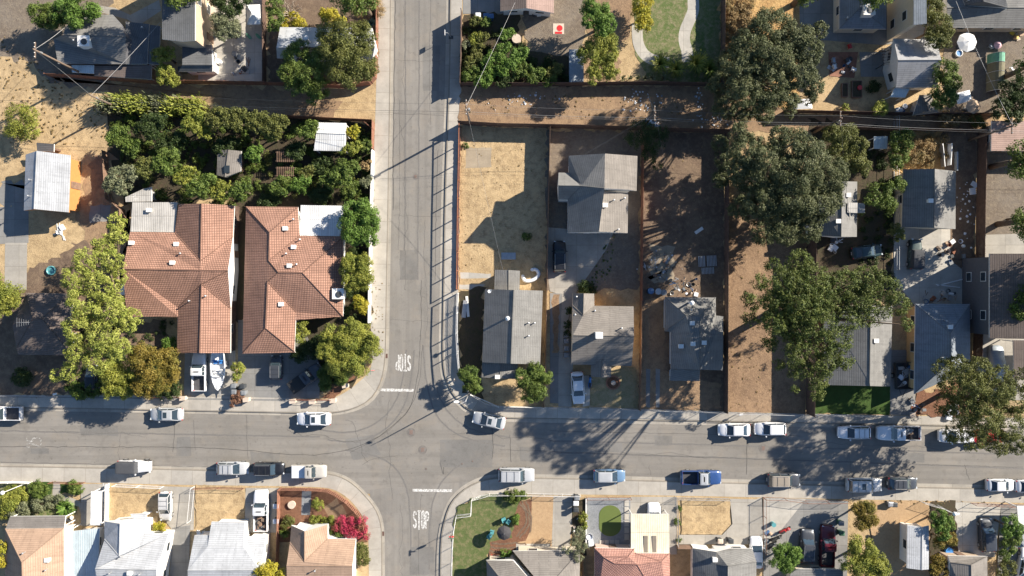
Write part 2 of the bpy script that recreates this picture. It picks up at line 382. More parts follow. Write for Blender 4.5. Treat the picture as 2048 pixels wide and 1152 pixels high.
for k in 'ABCD':
    gl = smoothline(V(GUT[k]), 2); pr = smoothline(V(PRO[k]), 2)
    # which side is the block: test against its corner
    mid = gl[len(gl)//2]; cw = W(*CORN[k]); d = GW[k][1]*S
    o1 = offset(gl, d); sgn = 1 if (o1[len(o1)//2]-cw).length < (mid-cw).length else -1
    kerb = offset(gl, sgn*d); ktop = offset(gl, sgn*(d+.15))
    m = MB(); pts = kerb+[cw]; n = len(pts)
    m.add([(p.x, p.y, 0) for p in pts]+[(p.x, p.y, -.149) for p in pts], [tuple(range(n))]+[(i, (i+1) % n, n+(i+1) % n, n+i) for i in range(n)])
    blk = m.build('ground', G_dry); blk['kind'] = 'structure'
    if blk.data.polygons[0].normal.z < 0: blk.data.flip_normals()
    g1, k1 = resample(gl, 160), resample(kerb, 160); band('gutter', g1, k1, -.128, M_gut)
    # kerb stone with a real face
    k2 = resample(kerb, 160); k3 = resample(ktop, 160); km = MB()
    km.rings([[(a.x, a.y, -.13), (a.x, a.y, .012), (b.x, b.y, .012)] for a, b in zip(offset(k2, -sgn*.02), k3)], close=False, cap=(False, False)); ko = km.build('kerb', M_walk); ko['kind'] = 'structure'
    s2, s3 = resample(ktop, 200), resample(pr, 200); band('sidewalk', s2, s3, .012, M_walk)
patch('road', M_asph, '-600,780 2700,790 2700,1000 -600,980', z=-.140)
patch('road', M_asph2, '750,-500 930,-500 930,812 735,812', z=-.136)
patch('road', M_asph2, '740,980 960,962 950,1600 720,1600', z=-.136)
M_crk = plain('fine_crack', (.09,.085,.08), .9)
# ---------------------------------------------------------------- road cracks, markings, lids
def ribbon(name, mat, s, wd, z=-.130, wob=.04, sm=2):
    p = V(s) if isinstance(s, str) else s; p = smoothline(p, sm); q = [p[0]]
    for a, b in zip(p, p[1:]):
        n = max(1, int((b-a).length/.6))
        for k in range(1, n+1):
            c = a.lerp(b, k/n); q.append(Vector((c.x+random.gauss(0, wob), c.y+random.gauss(0, wob), 0)))
    A, Bq = offset(q, wd/2), offset(q, -wd/2); n = len(q); m = MB()
    m.add([(v.x, v.y, z) for v in A]+[(v.x, v.y, z) for v in Bq], [(i, n+i, n+i+1, i+1) for i in range(n-1)])
    o = m.build(name, mat); o['kind'] = 'structure'
    if o.data.polygons[0].normal.z < 0: o.data.flip_normals()
    return o
for s, wd in (('-100,892 0,894 200,894 370,895 480,899 560,909 620,911 680,905 740,885 790,850 822,815 832,770 838,720 842,660 842,560', .06),
  ('790,0 789,120 787,260 786,420', .07), ('690,840 708,845 712,870 722,890 724,912 735,925', .035), ('724,930 745,917 790,913', .03), ('0,925 200,929 420,935', .04),
  ('845,690 838,780 812,830 760,875 700,905', .04), ('984,850 986,880 984,920', .06), ('770,226 830,228 900,231', .04), ('870,560 872,420 876,300', .04), ('345,822 349,860 345,905', .05),
  ('1100,862 1240,866 1400,868 1600,873', .04), ('1494,872 1494,950', .05), ('1000,900 1150,905 1400,915 1700,925 2048,935', .04), ('1020,870 1022,925', .05), ('386,840 390,900', .03), ('1930,930 1940,960', .04), ('492,830 495,920', .03), ('796,500 800,380 798,200', .035), ('860,250 858,120 862,-20', .03),
  ('880,925 887,955 887,935', .05), ('838,1152 836,1060 842,990', .03), ('650,950 600,944 520,942', .04)):
    ribbon('tar_crack', M_tar, s, wd)
for s in ('353,875 380,874 382,912 352,913', '60,897 97,897 97,908 60,908', '1190,885 1245,886 1245,905 1190,904', '880,880 985,880 985,935 880,935', '1360,945 1400,946 1400,962 1360,961'):
    patch('asphalt_patch', M_patch, s, .02, z=-.133)
M_tarlid = plain('worn_collar_asphalt', (.16,.145,.13), .9, var=.2)
for s_ in ('1040,895 1110,897 1108,925 1040,922','1310,872 1344,872 1344,892 1310,891','500,905 560,906 558,930 500,930','800,500 835,500 835,560 800,560','845,90 880,90 878,180 846,180','1780,905 1850,908 1850,925 1780,924','820,1095 868,1095 868,1150 820,1150','160,850 235,852 235,872 160,870','690,880 745,870 760,910 705,920'):
    patch('asphalt_patch', M_patch, s_, .05, z=-.1325)
for s_, wd in (('575,860 600,872 640,868 668,880 720,884',.04), ('905,870 960,862 1010,880 1060,872 1120,885',.035), ('1240,905 1300,912 1330,905 1420,918',.035), ('1650,885 1720,893 1790,888 1880,900',.035), ('100,860 160,872 220,865 290,874',.03), ('800,250 812,300 806,360 815,430 808,500 812,580',.035), ('850,440 846,520 856,600 852,680',.03), ('806,10 812,80 804,150 815,220',.03), ('800,1010 806,1060 798,1110 805,1150',.03), ('780,800 770,850 782,900 776,950 786,1000',.035), ('1700,905 1705,955',.03), ('240,870 238,925',.03), ('1300,930 1302,950',.03), ('790,120 850,122 892,121',.03), ('786,430 840,434 883,432',.03), ('780,640 830,642 878,645',.03)):
    ribbon('road_crack', M_crk, s_, wd, z=-.1312, wob=.09)
M_tyre = plain('tyre_mark_asphalt', (.158,.148,.136), .9, var=.15, scale=6)
for s_, wd in (('640,860 700,868 752,850 790,810 806,760 812,700',.22), ('655,880 715,886 768,864 806,822 822,765 828,700',.22), ('820,1140 822,1040 812,960 770,915 690,900',.2), ('858,1140 858,1050 868,985 910,930 990,905',.2), ('846,690 850,760 872,840 930,880 1010,893',.2), ('862,700 868,760 888,820 940,862 1020,875',.2), ('810,0 811,300 808,560',.2), ('838,0 837,300 835,560',.2), ('0,862 300,868 640,874',.2), ('1100,905 1500,917 2048,938',.2), ('1100,882 1500,892 2048,910',.2)):
    ribbon('tyre_mark', M_tyre, s_, wd, z=-.1322, wob=.03, sm=3)
def disc(name, px, py, r, z, mats, label, cat, group=None):
    c = W(px, py); t = thing(name, label, cat, (c.x, c.y, z), 0, group)
    m = MB(); m.lathe(0, 0, [(r, 0), (r, .006), (r*.98, .008)], 24); m.build('collar', M_tarlid, t)
    m = MB(); m.lathe(0, 0, [(r*.62, .004), (r*.62, .02), (r*.5, .024)], 24); lid = m.build('lid', M_patch, t)
    m = MB()
    for i in range(5): m.box(0, (i-2)*r*.2, .024, r*.8, r*.06, .008)
    m.build('lid_ribs', M_rust, lid)
disc('manhole_cover', 822, 865, .62, -.134, 0, 'upper of two round manhole covers in the crossing', 'manhole', 'manhole covers')
disc('manhole_cover', 845, 900, .62, -.134, 0, 'lower of two round manhole covers in the crossing', 'manhole', 'manhole covers')
disc('manhole_cover', 831, 353, .42, -.134, 0, 'small round cover in the side street below the overhead cables', 'manhole', 'manhole covers')
disc('manhole_cover', 1527, 897, .6, -.134, 0, 'round cover in the main road below two parked white sedans', 'manhole', 'manhole covers')
disc('valve_cover', 924, 928, .17, -.134, 0, 'small dark valve cover in the crossing, left of a pair', 'valve cover', 'valve covers')
disc('valve_cover', 945, 923, .17, -.134, 0, 'small dark valve cover in the crossing, right of a pair', 'valve cover', 'valve covers')
disc('valve_cover', 852, 938, .17, -.134, 0, 'small valve cover above the lower stop line', 'valve cover', 'valve covers')
for px, py, L_ in ((772, 712, 'storm drain grate in the gutter beside the round tree corner'), (765, 1068, 'storm drain grate in the gutter beside the magenta bougainvillea')):
    c = W(px, py); t = thing('storm_drain', L_, 'drain', (c.x, c.y, -.128), 0, 'storm drains')
    MB().box(0, 0, .001, .42, .62, .012).build('pit', M_dkplast, t); m = MB()
    for i in range(7): m.box(-.18+i*.06, 0, .008, .02, .6, .012)
    m.build('grate', M_rust, t)
def stopline(px0, py, px1, lab):
    a, b = W(px0, py), W(px1, py+1); m = MB(); n = 24; vs_ = []
    for i in range(n+1):
        p = a.lerp(b, i/n); vs_ += [(p.x, p.y+.19+random.gauss(0, .015), -.1295), (p.x, p.y-.19+random.gauss(0, .015), -.1295)]
    m.add(vs_, [(2*i, 2*i+1, 2*i+3, 2*i+2) for i in range(n)]); o = m.build('stop_line', M_mark); tag(o, lab, 'road marking', 'stop lines')
stopline(757, 780, 827, 'white stop line across the upper arm of the side street')
stopline(825, 981, 904, 'white stop line across the lower arm of the side street')
# road lettering as stroke polygons on a 4 x 7 grid
GL = {'S': [[(3.6,5.6),(3,6.7),(1,6.7),(.4,5.4),(.7,4.1),(3.2,3.1),(3.6,1.8),(3,.4),(1,.4),(.4,1.5)]], 'T': [[(0,6.6),(4,6.6)],[(2,6.6),(2,0)]],
      'O': [[(.4,2),(.4,5),(1.2,6.6),(2.8,6.6),(3.6,5),(3.6,2),(2.8,.4),(1.2,.4),(.4,2)]], 'P': [[(.5,0),(.5,6.6)],[(.5,6.6),(2.8,6.6),(3.6,5.8),(3.6,4),(2.8,3.2),(.5,3.2)]],
      '2': [[(.4,5.2),(1,6.6),(3,6.6),(3.6,5.4),(3.2,3.9),(.4,.4),(3.8,.4)]], '5': [[(3.5,6.6),(.7,6.6),(.5,3.8),(2.8,4),(3.6,2.8),(3.4,1),(2.4,.3),(.4,.6)]]}
def road_text(txt, px, py, wid, hgt, rot, mat, label, stroke=.2, dist=True):
    m = MB(); n = len(txt); cw = wid/(n-.12*1); c = W(px, py); t = thing('road_lettering', label, 'road marking', (c.x, c.y, -.1285), rot)
    for i, ch in enumerate(txt):
        m = MB(); x0 = -wid/2+i*cw
        for st in GL[ch]:
            pts = [Vector((x0+p[0]/4*cw*.8, (p[1]/7-.5)*hgt*(1-.10*abs(i-(n-1)/2)), 0)) for p in st]; pts = smoothline(pts, 1) if len(pts) > 3 else pts
            for a, b in zip(pts, pts[1:]):
                d = (b-a).normalized(); nn = Vector((-d.y, d.x, 0))*stroke*.5
                m.add([a-nn-d*.03, b-nn+d*.03, b+nn+d*.03, a+nn-d*.03], [(0, 1, 2, 3)])
        for k in range(len(m.v)): m.v[k] = (m.v[k][0], m.v[k][1], (k//4)*.00008)
        o = m.build('letter_'+{'2': 'two', '5': 'five'}.get(ch, ch.lower()), mat, t); o['label'] = 'white painted '+('digit ' if ch in '25' else 'letter ')+ch
road_text('STOP', 806, 726, 2.1, 2.6, math.pi, M_mark, 'worn white STOP lettering upside down above the upper stop line')
road_text('STOP', 842, 1040, 2.2, 2.9, 0, M_mark, 'worn white STOP lettering upright below the lower stop line')
road_text('25', 66, 885, 1.5, 2.4, math.pi/2, M_faint, 'faded 25 lettering on the road near the left edge')
# ---------------------------------------------------------------- lot surfaces
P_ = patch
G_brgold = ground('bark_and_dry_grass', [(.31,.205,.125), (.20,.13,.082), (.14,.09,.06), (.44,.31,.19)], .13, 1.3, 8)
P_('dirt_ground', G_grey, '-500,-400 220,-400 220,170 100,170 60,120 -500,100', .3)
P_('dirt_alley', G_red, 'R1 400,600 1540,660 R2 600,660 1170,780 1100,900 560,900 200,800 R1 900,740', .25)
P_('driveway', M_old, 'R1 1245,-200 1500,-200 1500,300 1245,300')
P_('concrete_path', M_drive, 'R1 740,40 880,60 1000,115 1220,0 1240,80 1060,200 980,150 760,90')
P_('concrete_yard', M_pale, 'R2 40,-300 560,-300 560,640 60,640 60,340 40,100', .05)
P_('dirt_ground', G_dirt, 'F 536,-300 750,-300 750,60 700,170 536,168', .2)
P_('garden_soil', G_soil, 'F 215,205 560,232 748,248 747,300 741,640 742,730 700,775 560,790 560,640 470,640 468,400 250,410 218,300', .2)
P_('garden_soil', G_dirt, 'F 30,560 260,420 250,640 330,640 350,790 -400,790 -400,600', .3)
P_('dirt_ground', G_red, 'M1 740,100 860,100 860,500 1000,700 900,1100 640,700 580,560', .3)
P_('concrete_slab', M_old, 'M1 -300,520 220,510 220,790 -300,810')
P_('concrete_slab', M_old, 'M1 0,320 190,320 190,490 0,500', .3)
P_('concrete_slab', M_old, 'M1 690,500 850,500 840,620 690,640', .1)
P_('concrete_path', M_drive, 'M1 40,790 210,790 205,1150 35,1150')
P_('driveway', M_drive, 'F 370,700 470,640 472,794 368,791')
P_('driveway', M_old, 'F 476,640 600,640 640,730 639,797 476,794')
P_('driveway', M_old, 'F 0,792 646,799 646,803 0,794')
P_('bark_mulch', G_mulch, 'L2 1470,640 1300,790 1180,915 1090,905 1180,830 1330,740', .05)
P_('driveway', M_old, 'F 926,-400 1090,-400 1090,27 926,28')
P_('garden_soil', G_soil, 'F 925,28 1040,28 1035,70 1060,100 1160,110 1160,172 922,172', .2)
P_('dirt_ground', G_grey, 'F 1040,20 1095,-300 1170,-300 1170,110 1060,105', .3)
P_('dirt_ground', G_red, 'F 1170,-300 1275,-300 1262,60 1235,95 1240,160 1170,160', .3)
P_('lawn', G_patchy, 'F 1262,-300 1441,-300 1441,172 1300,160 1270,110', .1)
P_('garden_path', M_pale, [p for p in offset(smoothline(V('R4 518,180 515,260 525,350 575,430 660,470 760,480')), .75)]+[p for p in offset(smoothline(V('R4 518,180 515,260 525,350 575,430 660,470 760,480')), -.75)][::-1])
P_('garden_path', M_pale, [p for p in offset(smoothline(V('R4 950,-400 945,0 950,80 920,150 880,240 875,320 900,390 905,480')), .8)]+[p for p in offset(smoothline(V('R4 950,-400 945,0 950,80 920,150 880,240 875,320 900,390 905,480')), -.8)][::-1])
P_('dry_grass', G_gold, 'F 1443,-400 1600,-400 1600,230 1443,172', .3)
P_('dirt_alley', G_red, 'F 921,172 1160,172 1442,172 1600,232 1985,232 1985,262 1630,258 1450,268 1160,258 917,250', .2)
P_('concrete_yard', M_old, 'F 1590,-300 1900,-300 1900,80 1760,90 1640,80 1600,60')
P_('dirt_ground', G_grey, 'F 1900,50 2500,50 2500,230 1900,230 1880,120', .3)
P_('wooden_deck', M_redwood, 'R5 600,400 830,400 800,600 610,585')
P_('paving_slabs', M_old, 'R5 840,400 1040,400 1040,590 850,590')
P_('dry_grass', G_dry, 'F 922,255 1097,256 1092,580 917,580', .1)
P_('concrete_slab', M_dirtyc, 'M3 300,215 470,215 467,345 303,350', .05)
P_('concrete_path', M_pale, 'M3 265,1035 470,1045 465,1075 265,1075', .03)
P_('concrete_path', M_pale, 'M3 258,1115 430,1115 380,1150 258,1145', .03)
P_('dirt_ground', G_soil, 'L3 270,200 440,190 420,690 430,960 290,900 260,480', .2)
P_('dirt_ground', G_grey, 'F 1092,260 1282,262 1279,580 1092,580', .2)
P_('driveway', M_drive, 'M4 20,740 450,775 400,890 L4 190,160 165,690 155,985 60,985 55,700 90,180 0,155 M4 15,1020')
P_('concrete_path', M_old, 'L4 0,165 90,170 60,690 60,960 0,955')
P_('dirt_strip', G_red, 'L4 22,175 70,175 60,600 20,600', .1)
P_('lawn', G_sparse, 'L4 300,760 500,700 620,690 635,1000 290,970', .1)
P_('driveway', M_pale, 'L4 240,760 290,760 285,975 235,985')
P_('dirt_ground', G_dirt, 'F 1283,265 1449,266 1447,822 1279,818', .1)
P_('dirt_ground', G_red, 'F 1281,600 1330,600 1330,735 1440,770 1440,820 1279,817', .2)
for x in (705, 775): P_('concrete_strip', M_old, 'L4 %d,710 %d,715 %d,990 %d,985' % (x-14, x+16, x+14, x-14), .02)
P_('concrete_slab', M_dirtyc, 'M4 690,860 850,860 835,1080 690,1100', .25)
P_('dirt_ground', G_brgold, 'F 1449,400 1620,400 1610,827 1449,823', .1)
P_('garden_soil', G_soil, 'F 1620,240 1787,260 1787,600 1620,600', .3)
P_('lawn', G_lush, 'F 1640,765 1780,765 1780,829 1612,827', .1)
P_('driveway', M_old, 'F 1780,700 1830,700 1830,831 1780,829')
P_('dry_grass', G_gold, 'F 1787,262 1900,262 1900,345 1787,345', .3)
P_('dirt_ground', G_dirt, 'F 1880,262 1955,262 1945,620 1905,620', .3)
P_('concrete_yard', M_pale, 'F 1787,450 1900,455 1900,520 1925,540 1925,612 1830,612 1787,560')
P_('dirt_ground', G_grey, 'F 1957,300 2600,300 2600,480 1957,480', .2)
P_('driveway', M_drive, 'F 1957,470 2600,450 2600,520 2300,800 1950,800', .0)
P_('dirt_ground', G_mulch, 'F 1830,785 1945,760 1945,833 1830,831', .3)
# bottom blocks
P_('lawn', G_patchy, 'B1 -400,470 420,455 440,560 580,600 560,700 -400,760', .1)
P_('lawn', G_lush, 'B1 220,460 380,460 385,550 250,590', .2)
P_('lawn', G_lush, 'B1 445,465 630,465 620,520 570,560 450,530', .15)
P_('brick_path', M_drive, 'B1 395,455 445,455 445,540 600,600 600,700 585,640 395,560', .05)
P_('driveway', M_drive, 'B1 600,470 800,470 790,780 600,780')
P_('dry_grass', G_dry, 'B1 805,480 1220,490 1170,780 800,780', .1)
P_('driveway', M_drive, 'F 320,972 390,974 388,1060 345,1060 330,1040')
P_('brick_path', M_mark, 'F 206,966 218,967 216.7,1048 206,1048')
P_('brick_path', M_old, 'F 345,1055 381,1050 378,1152 340,1152')
P_('dry_grass', G_dry, 'B2 75,480 450,490 440,750 85,800', .1)
P_('driveway', M_drive, 'B2 450,500 700,500 700,830 440,830')
P_('bark_mulch', G_mulch, 'B2 710,500 1060,510 1190,590 1300,690 1345,790 1350,900 700,900')
P_('gravel_path', G_gravel, 'B2 865,520 935,520 925,700 860,700')
P_('dirt_ground', G_red, 'B2 1060,590 1120,600 1230,740 1060,720 1040,650', .2)
P_('lawn', G_lawn, 'B3 640,640 750,580 900,545 1200,560 1100,600 1100,900 900,900 870,1000 870,1500 610,1500 612,860', .12)
P_('raked_soil', G_mulch, 'B3 1100,600 1200,590 1190,800 1150,900 1060,990 880,1010 890,900 1050,870 1060,720', .12)
P_('raked_soil', G_tan, 'B3 1195,560 1355,560 1340,960 1080,930 1090,900 1150,890 1190,800')
P_('concrete_porch', M_pale, 'B3 1080,912 1330,912 1330,966 1075,966')
P_('driveway', M_drive, 'B3 1355,560 1500,560 1475,965 1340,965')
P_('garden_soil', G_soil, 'F 1145,1000 1172,1000 1172,1110 1145,1110', .1)
P_('gravel_yard', G_gravel, 'B4 175,530 515,530 515,905 170,905')
P_('driveway', M_drive, 'B4 515,525 880,525 880,980 515,980')
P_('dry_grass', G_dry, 'B4 920,545 1300,545 1298,700 1290,750 1272,785 1245,808 1210,822 920,822', .04)
P_('driveway', M_drive, 'B4 1300,540 1500,545 B5 250,530 260,900 B4 1000,900 900,900 900,825 1240,825 1320,740')
P_('driveway', M_pale, 'B5 262,535 600,540 600,800 262,960')
P_('driveway', M_old, 'B5 600,540 930,560 920,1160 262,1160 262,960')
P_('dirt_ground', G_tan, 'B6 0,560 250,560 430,560 430,1400 -80,1400', .1)
P_('driveway', M_pale, 'B6 560,560 1000,580 950,1000 560,1000')
P_('driveway', M_old, 'B6 1000,580 1600,600 1600,1400 950,1400')
P_('garden_soil', G_soil, 'B6 440,560 640,560 660,1400 440,1400', .15)
for i, s in enumerate(('1100,610 1130,640 1160,700 1150,780 1080,860', '1120,605 1150,650 1180,720 1165,800 1100,870', '1150,600 1180,660 1195,740 1180,830', '900,905 960,915 1060,905 1150,915', '890,935 980,950 1070,940', '880,965 960,980 1060,970')):
    ribbon('soil_furrow', G_dirt, V('B3 '+s), .22, z=.11, wob=.05)
# ---------------------------------------------------------------- buildings
def slopeuv(o):
    me = o.data; uv = me.uv_layers.new(name='UVMap')
    for p in me.polygons:
        n = p.normal; u = Vector((0, 0, 1)).cross(n)
        u = Vector((1, 0, 0)) if u.length < .05 else u.normalized(); v = n.cross(u)
        for li in p.loop_indices:
            c = me.vertices[me.loops[li].vertex_index].co; uv.data[li].uv = (c.dot(u), c.dot(v))
def inset(loop, d):
    n = len(loop); out = []
    ar = sum(loop[i].x*loop[(i+1) % n].y-loop[(i+1) % n].x*loop[i].y for i in range(n))
    s_ = 1 if ar > 0 else -1
    for i in range(n):
        a, b, c = loop[i-1], loop[i], loop[(i+1) % n]
        d1 = Vector((b.x-a.x, b.y-a.y)); d2 = Vector((c.x-b.x, c.y-b.y))
        if d1.length < 1e-4 or d2.length < 1e-4: out.append(Vector((b.x, b.y, 0))); continue
        d1.normalize(); d2.normalize(); n1 = Vector((-d1.y, d1.x))*s_; n2 = Vector((-d2.y, d2.x))*s_
        m = n1+n2; 
        if m.length < .2: m = n1
        m = m/max(.35, m.dot(n1)); out.append(Vector((b.x+m.x*d, b.y+m.y*d, 0)))
    return out
M_strip = plain('smoked_roof_strip', (.22,.19,.15), .4, var=.1)
def vent(parent, p, kind):
    """p: world point on the roof"""
    m = MB(); x, y, z = p
    if kind == 'pipe': m.lathe(x, y, [(.07, z-.2), (.07, z+.45), (.12, z+.45), (.13, z+.55), (.02, z+.62)], 8); n, mt = 'roof_vent', M_galv
    elif kind == 'box': m.box(x, y, z-.2, .55, .45, .5); m.box(x, y, z+.3, .66, .56, .07); n, mt = 'roof_vent', M_wpaint
    elif kind == 'tall': m.lathe(x, y, [(.13, z-.3), (.13, z+1.6), (.30, z+1.6), (.30, z+1.72), (.05, z+1.9)], 10); n, mt = 'flue', M_white
    elif kind == 'chimney': m.box(x, y, z-.6, .8, .7, 2.0); m.box(x, y, z+1.4, .95, .85, .12); n, mt = 'chimney', M_wpaint
    elif kind == 'redchim': m.box(x, y, z-1.5, .7, .9, 2.3); m.box(x, y, z+.8, .8, 1.0, .1); n, mt = 'chimney', M_brick
    elif kind == 'ac':
        m.box(x, y, z-.5, 1.5, 1.35, 1.25); m.box(x, y, z+.75, 1.6, 1.45, .06); o = m.build('cooler_unit', M_wpaint, parent)
        m = MB(); m.lathe(x+.1, y-.1, [(.42, z+.8), (.42, z+.88), (.3, z+.9)], 16); m.build('fan_grille', M_dkplast, parent); return
    elif kind == 'dish':
        m.tube((x, y, z-.1), (x, y, z+.5), .03); m.lathe(x, y, [(.05, z+.45), (.16, z+.5), (.24, z+.58), (.23, z+.59), (.14, z+.53)], 14); m.tube((x, y, z+.5), (x+.3, y+.2, z+.8), .02); n, mt = 'satellite_dish', M_white
    elif kind == 'antenna':
        m.tube((x, y, z-.1), (x, y, z+2.2), .03)
        m.tube((x-.9, y, z+2.1), (x+.9, y, z+2.1), .02)
        for k in range(6): m.tube((x-.8+k*.3, y-.6+k*.06, z+2.1), (x-.8+k*.3, y+.6-k*.06, z+2.1), .015)
        n, mt = 'antenna', M_galv
    elif kind == 'strip': m.box(x, y, z-.03, .55, 2.25, .08); n, mt = 'roof_strip', MATS['pole_wood'] if False else M_strip
    elif kind == 'sky': m.box(x, y, z-.05, .7, 1.0, .16); n, mt = 'skylight', M_glass
    m.build(n, mt, parent)
def wallset(root, loop, z1, wmat, wins=True, z0=0.0, first=True):
    ip = inset(loop, .4); n = len(ip); m = MB()
    ar = sum(ip[i].x*ip[(i+1) % n].y-ip[(i+1) % n].x*ip[i].y for i in range(n))
    if ar < 0: ip = ip[::-1]
    m.add([(p.x, p.y, z0) for p in ip]+[(p.x, p.y, z1) for p in ip], [(i, (i+1) % n, n+(i+1) % n, n+i) for i in range(n)])
    wl = m.build('wall', wmat, root); door = False
    if wins:
        for i in range(n):
            a, b = ip[i], ip[(i+1) % n]; L_ = (b-a).length
            if L_ < 2.4: continue
            d = (b-a)/L_; nn = Vector((d.y, -d.x, 0)); k = max(1, int(L_/3.6)); ang = math.atan2(d.y, d.x)
            for j in range(k):
                c = a+d*L_*(j+.5)/k
                if not door and first and j == 0 and L_ > 4:
                    door = True; q = c+nn*.03
                    dm = MB(); dm.box(q.x, q.y, z0+.02, .95, .08, 2.05, 0, ang); dd = dm.build('door', M_wood, root)
                    dm = MB(); k2 = c+nn*.09+d*.35; dm.lathe(k2.x, k2.y, [(.03, 1.0), (.04, 1.04), (.03, 1.08)], 8); dm.build('handle', M_galv, dd); continue
                for zz in ([1.0] if z1-z0 < 4.4 else [1.0, 3.9]):
                    q = c+nn*.02; fm = MB(); ww = min(1.3, L_/k*.5)
                    fm.box(q.x, q.y, z0+zz, ww, .06, 1.05, 0, ang); fw = fm.build('window', M_trim, root)
                    q = c+nn*.045; pm = MB(); pm.box(q.x, q.y, z0+zz+.08, ww-.16, .04, .89, 0, ang); pm.build('pane', M_glass, fw)
    return wl
def roofpiece(root, vs, faces, rmat, smat, drop=.16, name='roof'):
    """vs: world points; closed below by vertical sides (eaves, gables)"""
    if isinstance(faces, str): faces = [tuple(int(c) for c in t.split(',')) for t in faces.split()]
    fc = []
    for f in faces:
        # newell orientation up
        nz = sum(vs[f[i]].x*vs[f[(i+1) % len(f)]].y-vs[f[(i+1) % len(f)]].x*vs[f[i]].y for i in range(len(f)))
        fc.append(f if nz > 0 else f[::-1])
    ed = {}
    for f in fc:
        for i in range(len(f)): ed[(f[i], f[(i+1) % len(f)])] = 1
    bd = {a: b for (a, b) in ed if (b, a) not in ed}
    st = next(iter(bd)); loop = [st]
    while bd.get(loop[-1]) is not None and bd[loop[-1]] != st and len(loop) < 60: loop.append(bd[loop[-1]])
    zmin = min(v.z for v in vs)
    n = len(vs); P = [tuple(v) for v in vs]+[(v.x, v.y, min(v.z-drop, zmin-drop) if v.z > zmin+.3 else v.z-drop) for v in vs]
    m = MB(); m.add(P, fc, 0); k = len(fc)
    sides = [(a, n+a, n+b, b) for a, b in bd.items()]; m.add(P, [], 1)
    m.f += sides; m.m += [1]*len(sides)
    if True: m.f.append(tuple(n+i for i in loop[::-1])); m.m.append(1)
    o = m.build(name, [rmat, smat], root); slopeuv(o)
    # ridge and hip caps
    cm = MB()
    for f in fc:
        for i in range(len(f)):
            a, b = f[i], f[(i+1) % len(f)]
            if (b, a) in ed and a < b:
                cm.tube(vs[a]+Vector((0,0,.0)), vs[b]+Vector((0,0,.0)), .07, n=6)
    if cm.f: cm.build('ridge_cap', rmat, o)
    return o, [vs[i] for i in loop]
def zroof(vs, faces, x, y):
    best = None
    for f in faces:
        P = [vs[i] for i in f]
        ins = False; j = len(P)-1
        for i in range(len(P)):
            if (P[i].y > y) != (P[j].y > y) and x < (P[j].x-P[i].x)*(y-P[i].y)/(P[j].y-P[i].y+1e-12)+P[i].x: ins = not ins
            j = i
        if ins:
            a = sum(P, Vector())/len(P); nrm = Vector()
            for i in range(len(P)): nrm += (P[i]-a).cross(P[(i+1) % len(P)]-a)
            if abs(nrm.z) > 1e-6: best = a.z-(nrm.x*(x-a.x)+nrm.y*(y-a.y))/nrm.z
    return best
def building(name, label, cat, pieces, vents='', group=None, wins=True):
    """pieces: dicts v (vertex string), f (faces), e,r,q heights, m roof, w wall"""
    built = []; allp = []
    for p in pieces: p['vs'] = V(p['v'], p.get('e', 2.7), p.get('r', 4.2), p.get('q', 3.4), 1.3); allp += p['vs']
    cx = sum(v.x for v in allp)/len(allp); cy = sum(v.y for v in allp)/len(allp)
    root = thing(name, label, cat, (0,0,0), 0, group); root.location = (cx, cy, 0)
    for i, p in enumerate(pieces):
        lv = [Vector((v.x-cx, v.y-cy, v.z)) for v in p['vs']]; fs = [tuple(int(c) for c in t.split(',')) for t in p['f'].split()]
        wm = WL[p.get('w', 'white')]
        ro, loop = roofpiece(root, lv, fs, RF[p['m']], WL[p['s']] if 's' in p else M_trim, p.get('drop', .16)); p['ro'] = ro; p['lv'] = lv; p['fs'] = fs
        if p.get('posts'):
            pm = []
            for v in inset(loop, .15):
                b = MB(); b.box(v.x, v.y, 0, .11, .11, min(x.z for x in lv)-.1); b.build('post', M_wpaint, root)
        else: wallset(root, loop, min(x.z for x in lv)-p.get('drop', .16)+.02, wm, wins and p.get('wins', True), first=(i == 0))
    if vents:
        reg = REG['F']
        for t in vents.split():
            if t in REG: reg = REG[t]; continue
            x, y, k = t.split(','); fx, fy = float(x)/reg[2]+reg[0], float(y)/reg[2]+reg[1]
            for p in pieces[::-1]:
                h = 3.5
                for _ in range(4):
                    w_ = W(fx, fy, h); z = zroof(p['lv'], p['fs'], w_.x-cx, w_.y-cy)
                    if z is None: break
                    h = z
                if z is not None: vent(p['ro'], (w_.x-cx, w_.y-cy, z), k); break
    return root
Bd = building
Bd('house', 'grey-roofed house with a light square cooler box at the top left beside the alley', 'house', [
 dict(v='R1 412,300,e 484,268,3.9 965,280,3.9 965,492,e 445,490,e 500,215,3.3 600,112,e 865,112,e 925,185,3.1', f='0,1,2,3,4 1,5,6,7,8,2', m='grey', w='brown', s='slate'),
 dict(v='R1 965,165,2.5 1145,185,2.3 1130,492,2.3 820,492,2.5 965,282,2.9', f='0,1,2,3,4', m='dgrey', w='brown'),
 dict(v='R1 1150,190,2.2 1230,200,2.1 1222,495,2.1 1138,490,2.2', f='0,1,2,3', m='dgrey', posts=1),
 dict(v='R1 550,500,2.2 720,500,2.2 720,565,2.0 552,555,2.0', f='0,1,2,3', m='pale', posts=1),
 dict(v='R1 725,505,2.1 1165,500,2.1 1160,610,1.9 725,580,1.9', f='0,1,2,3', m='brown', posts=1)], 'R1 668,330,ac 985,320,box 1105,220,pipe 580,318,pipe')
Bd('house', 'flat-roofed house in deep shade at the top edge, left of the concrete yard', 'house', [
 dict(v='R1 1245,-400,5.4 1500,-400,5.6 1498,310,5.6 1400,318,5.5 1245,300,5.4', f='0,1,2,3,4', m='dgrey', w='tan')], 'R1 1340,60,pipe')
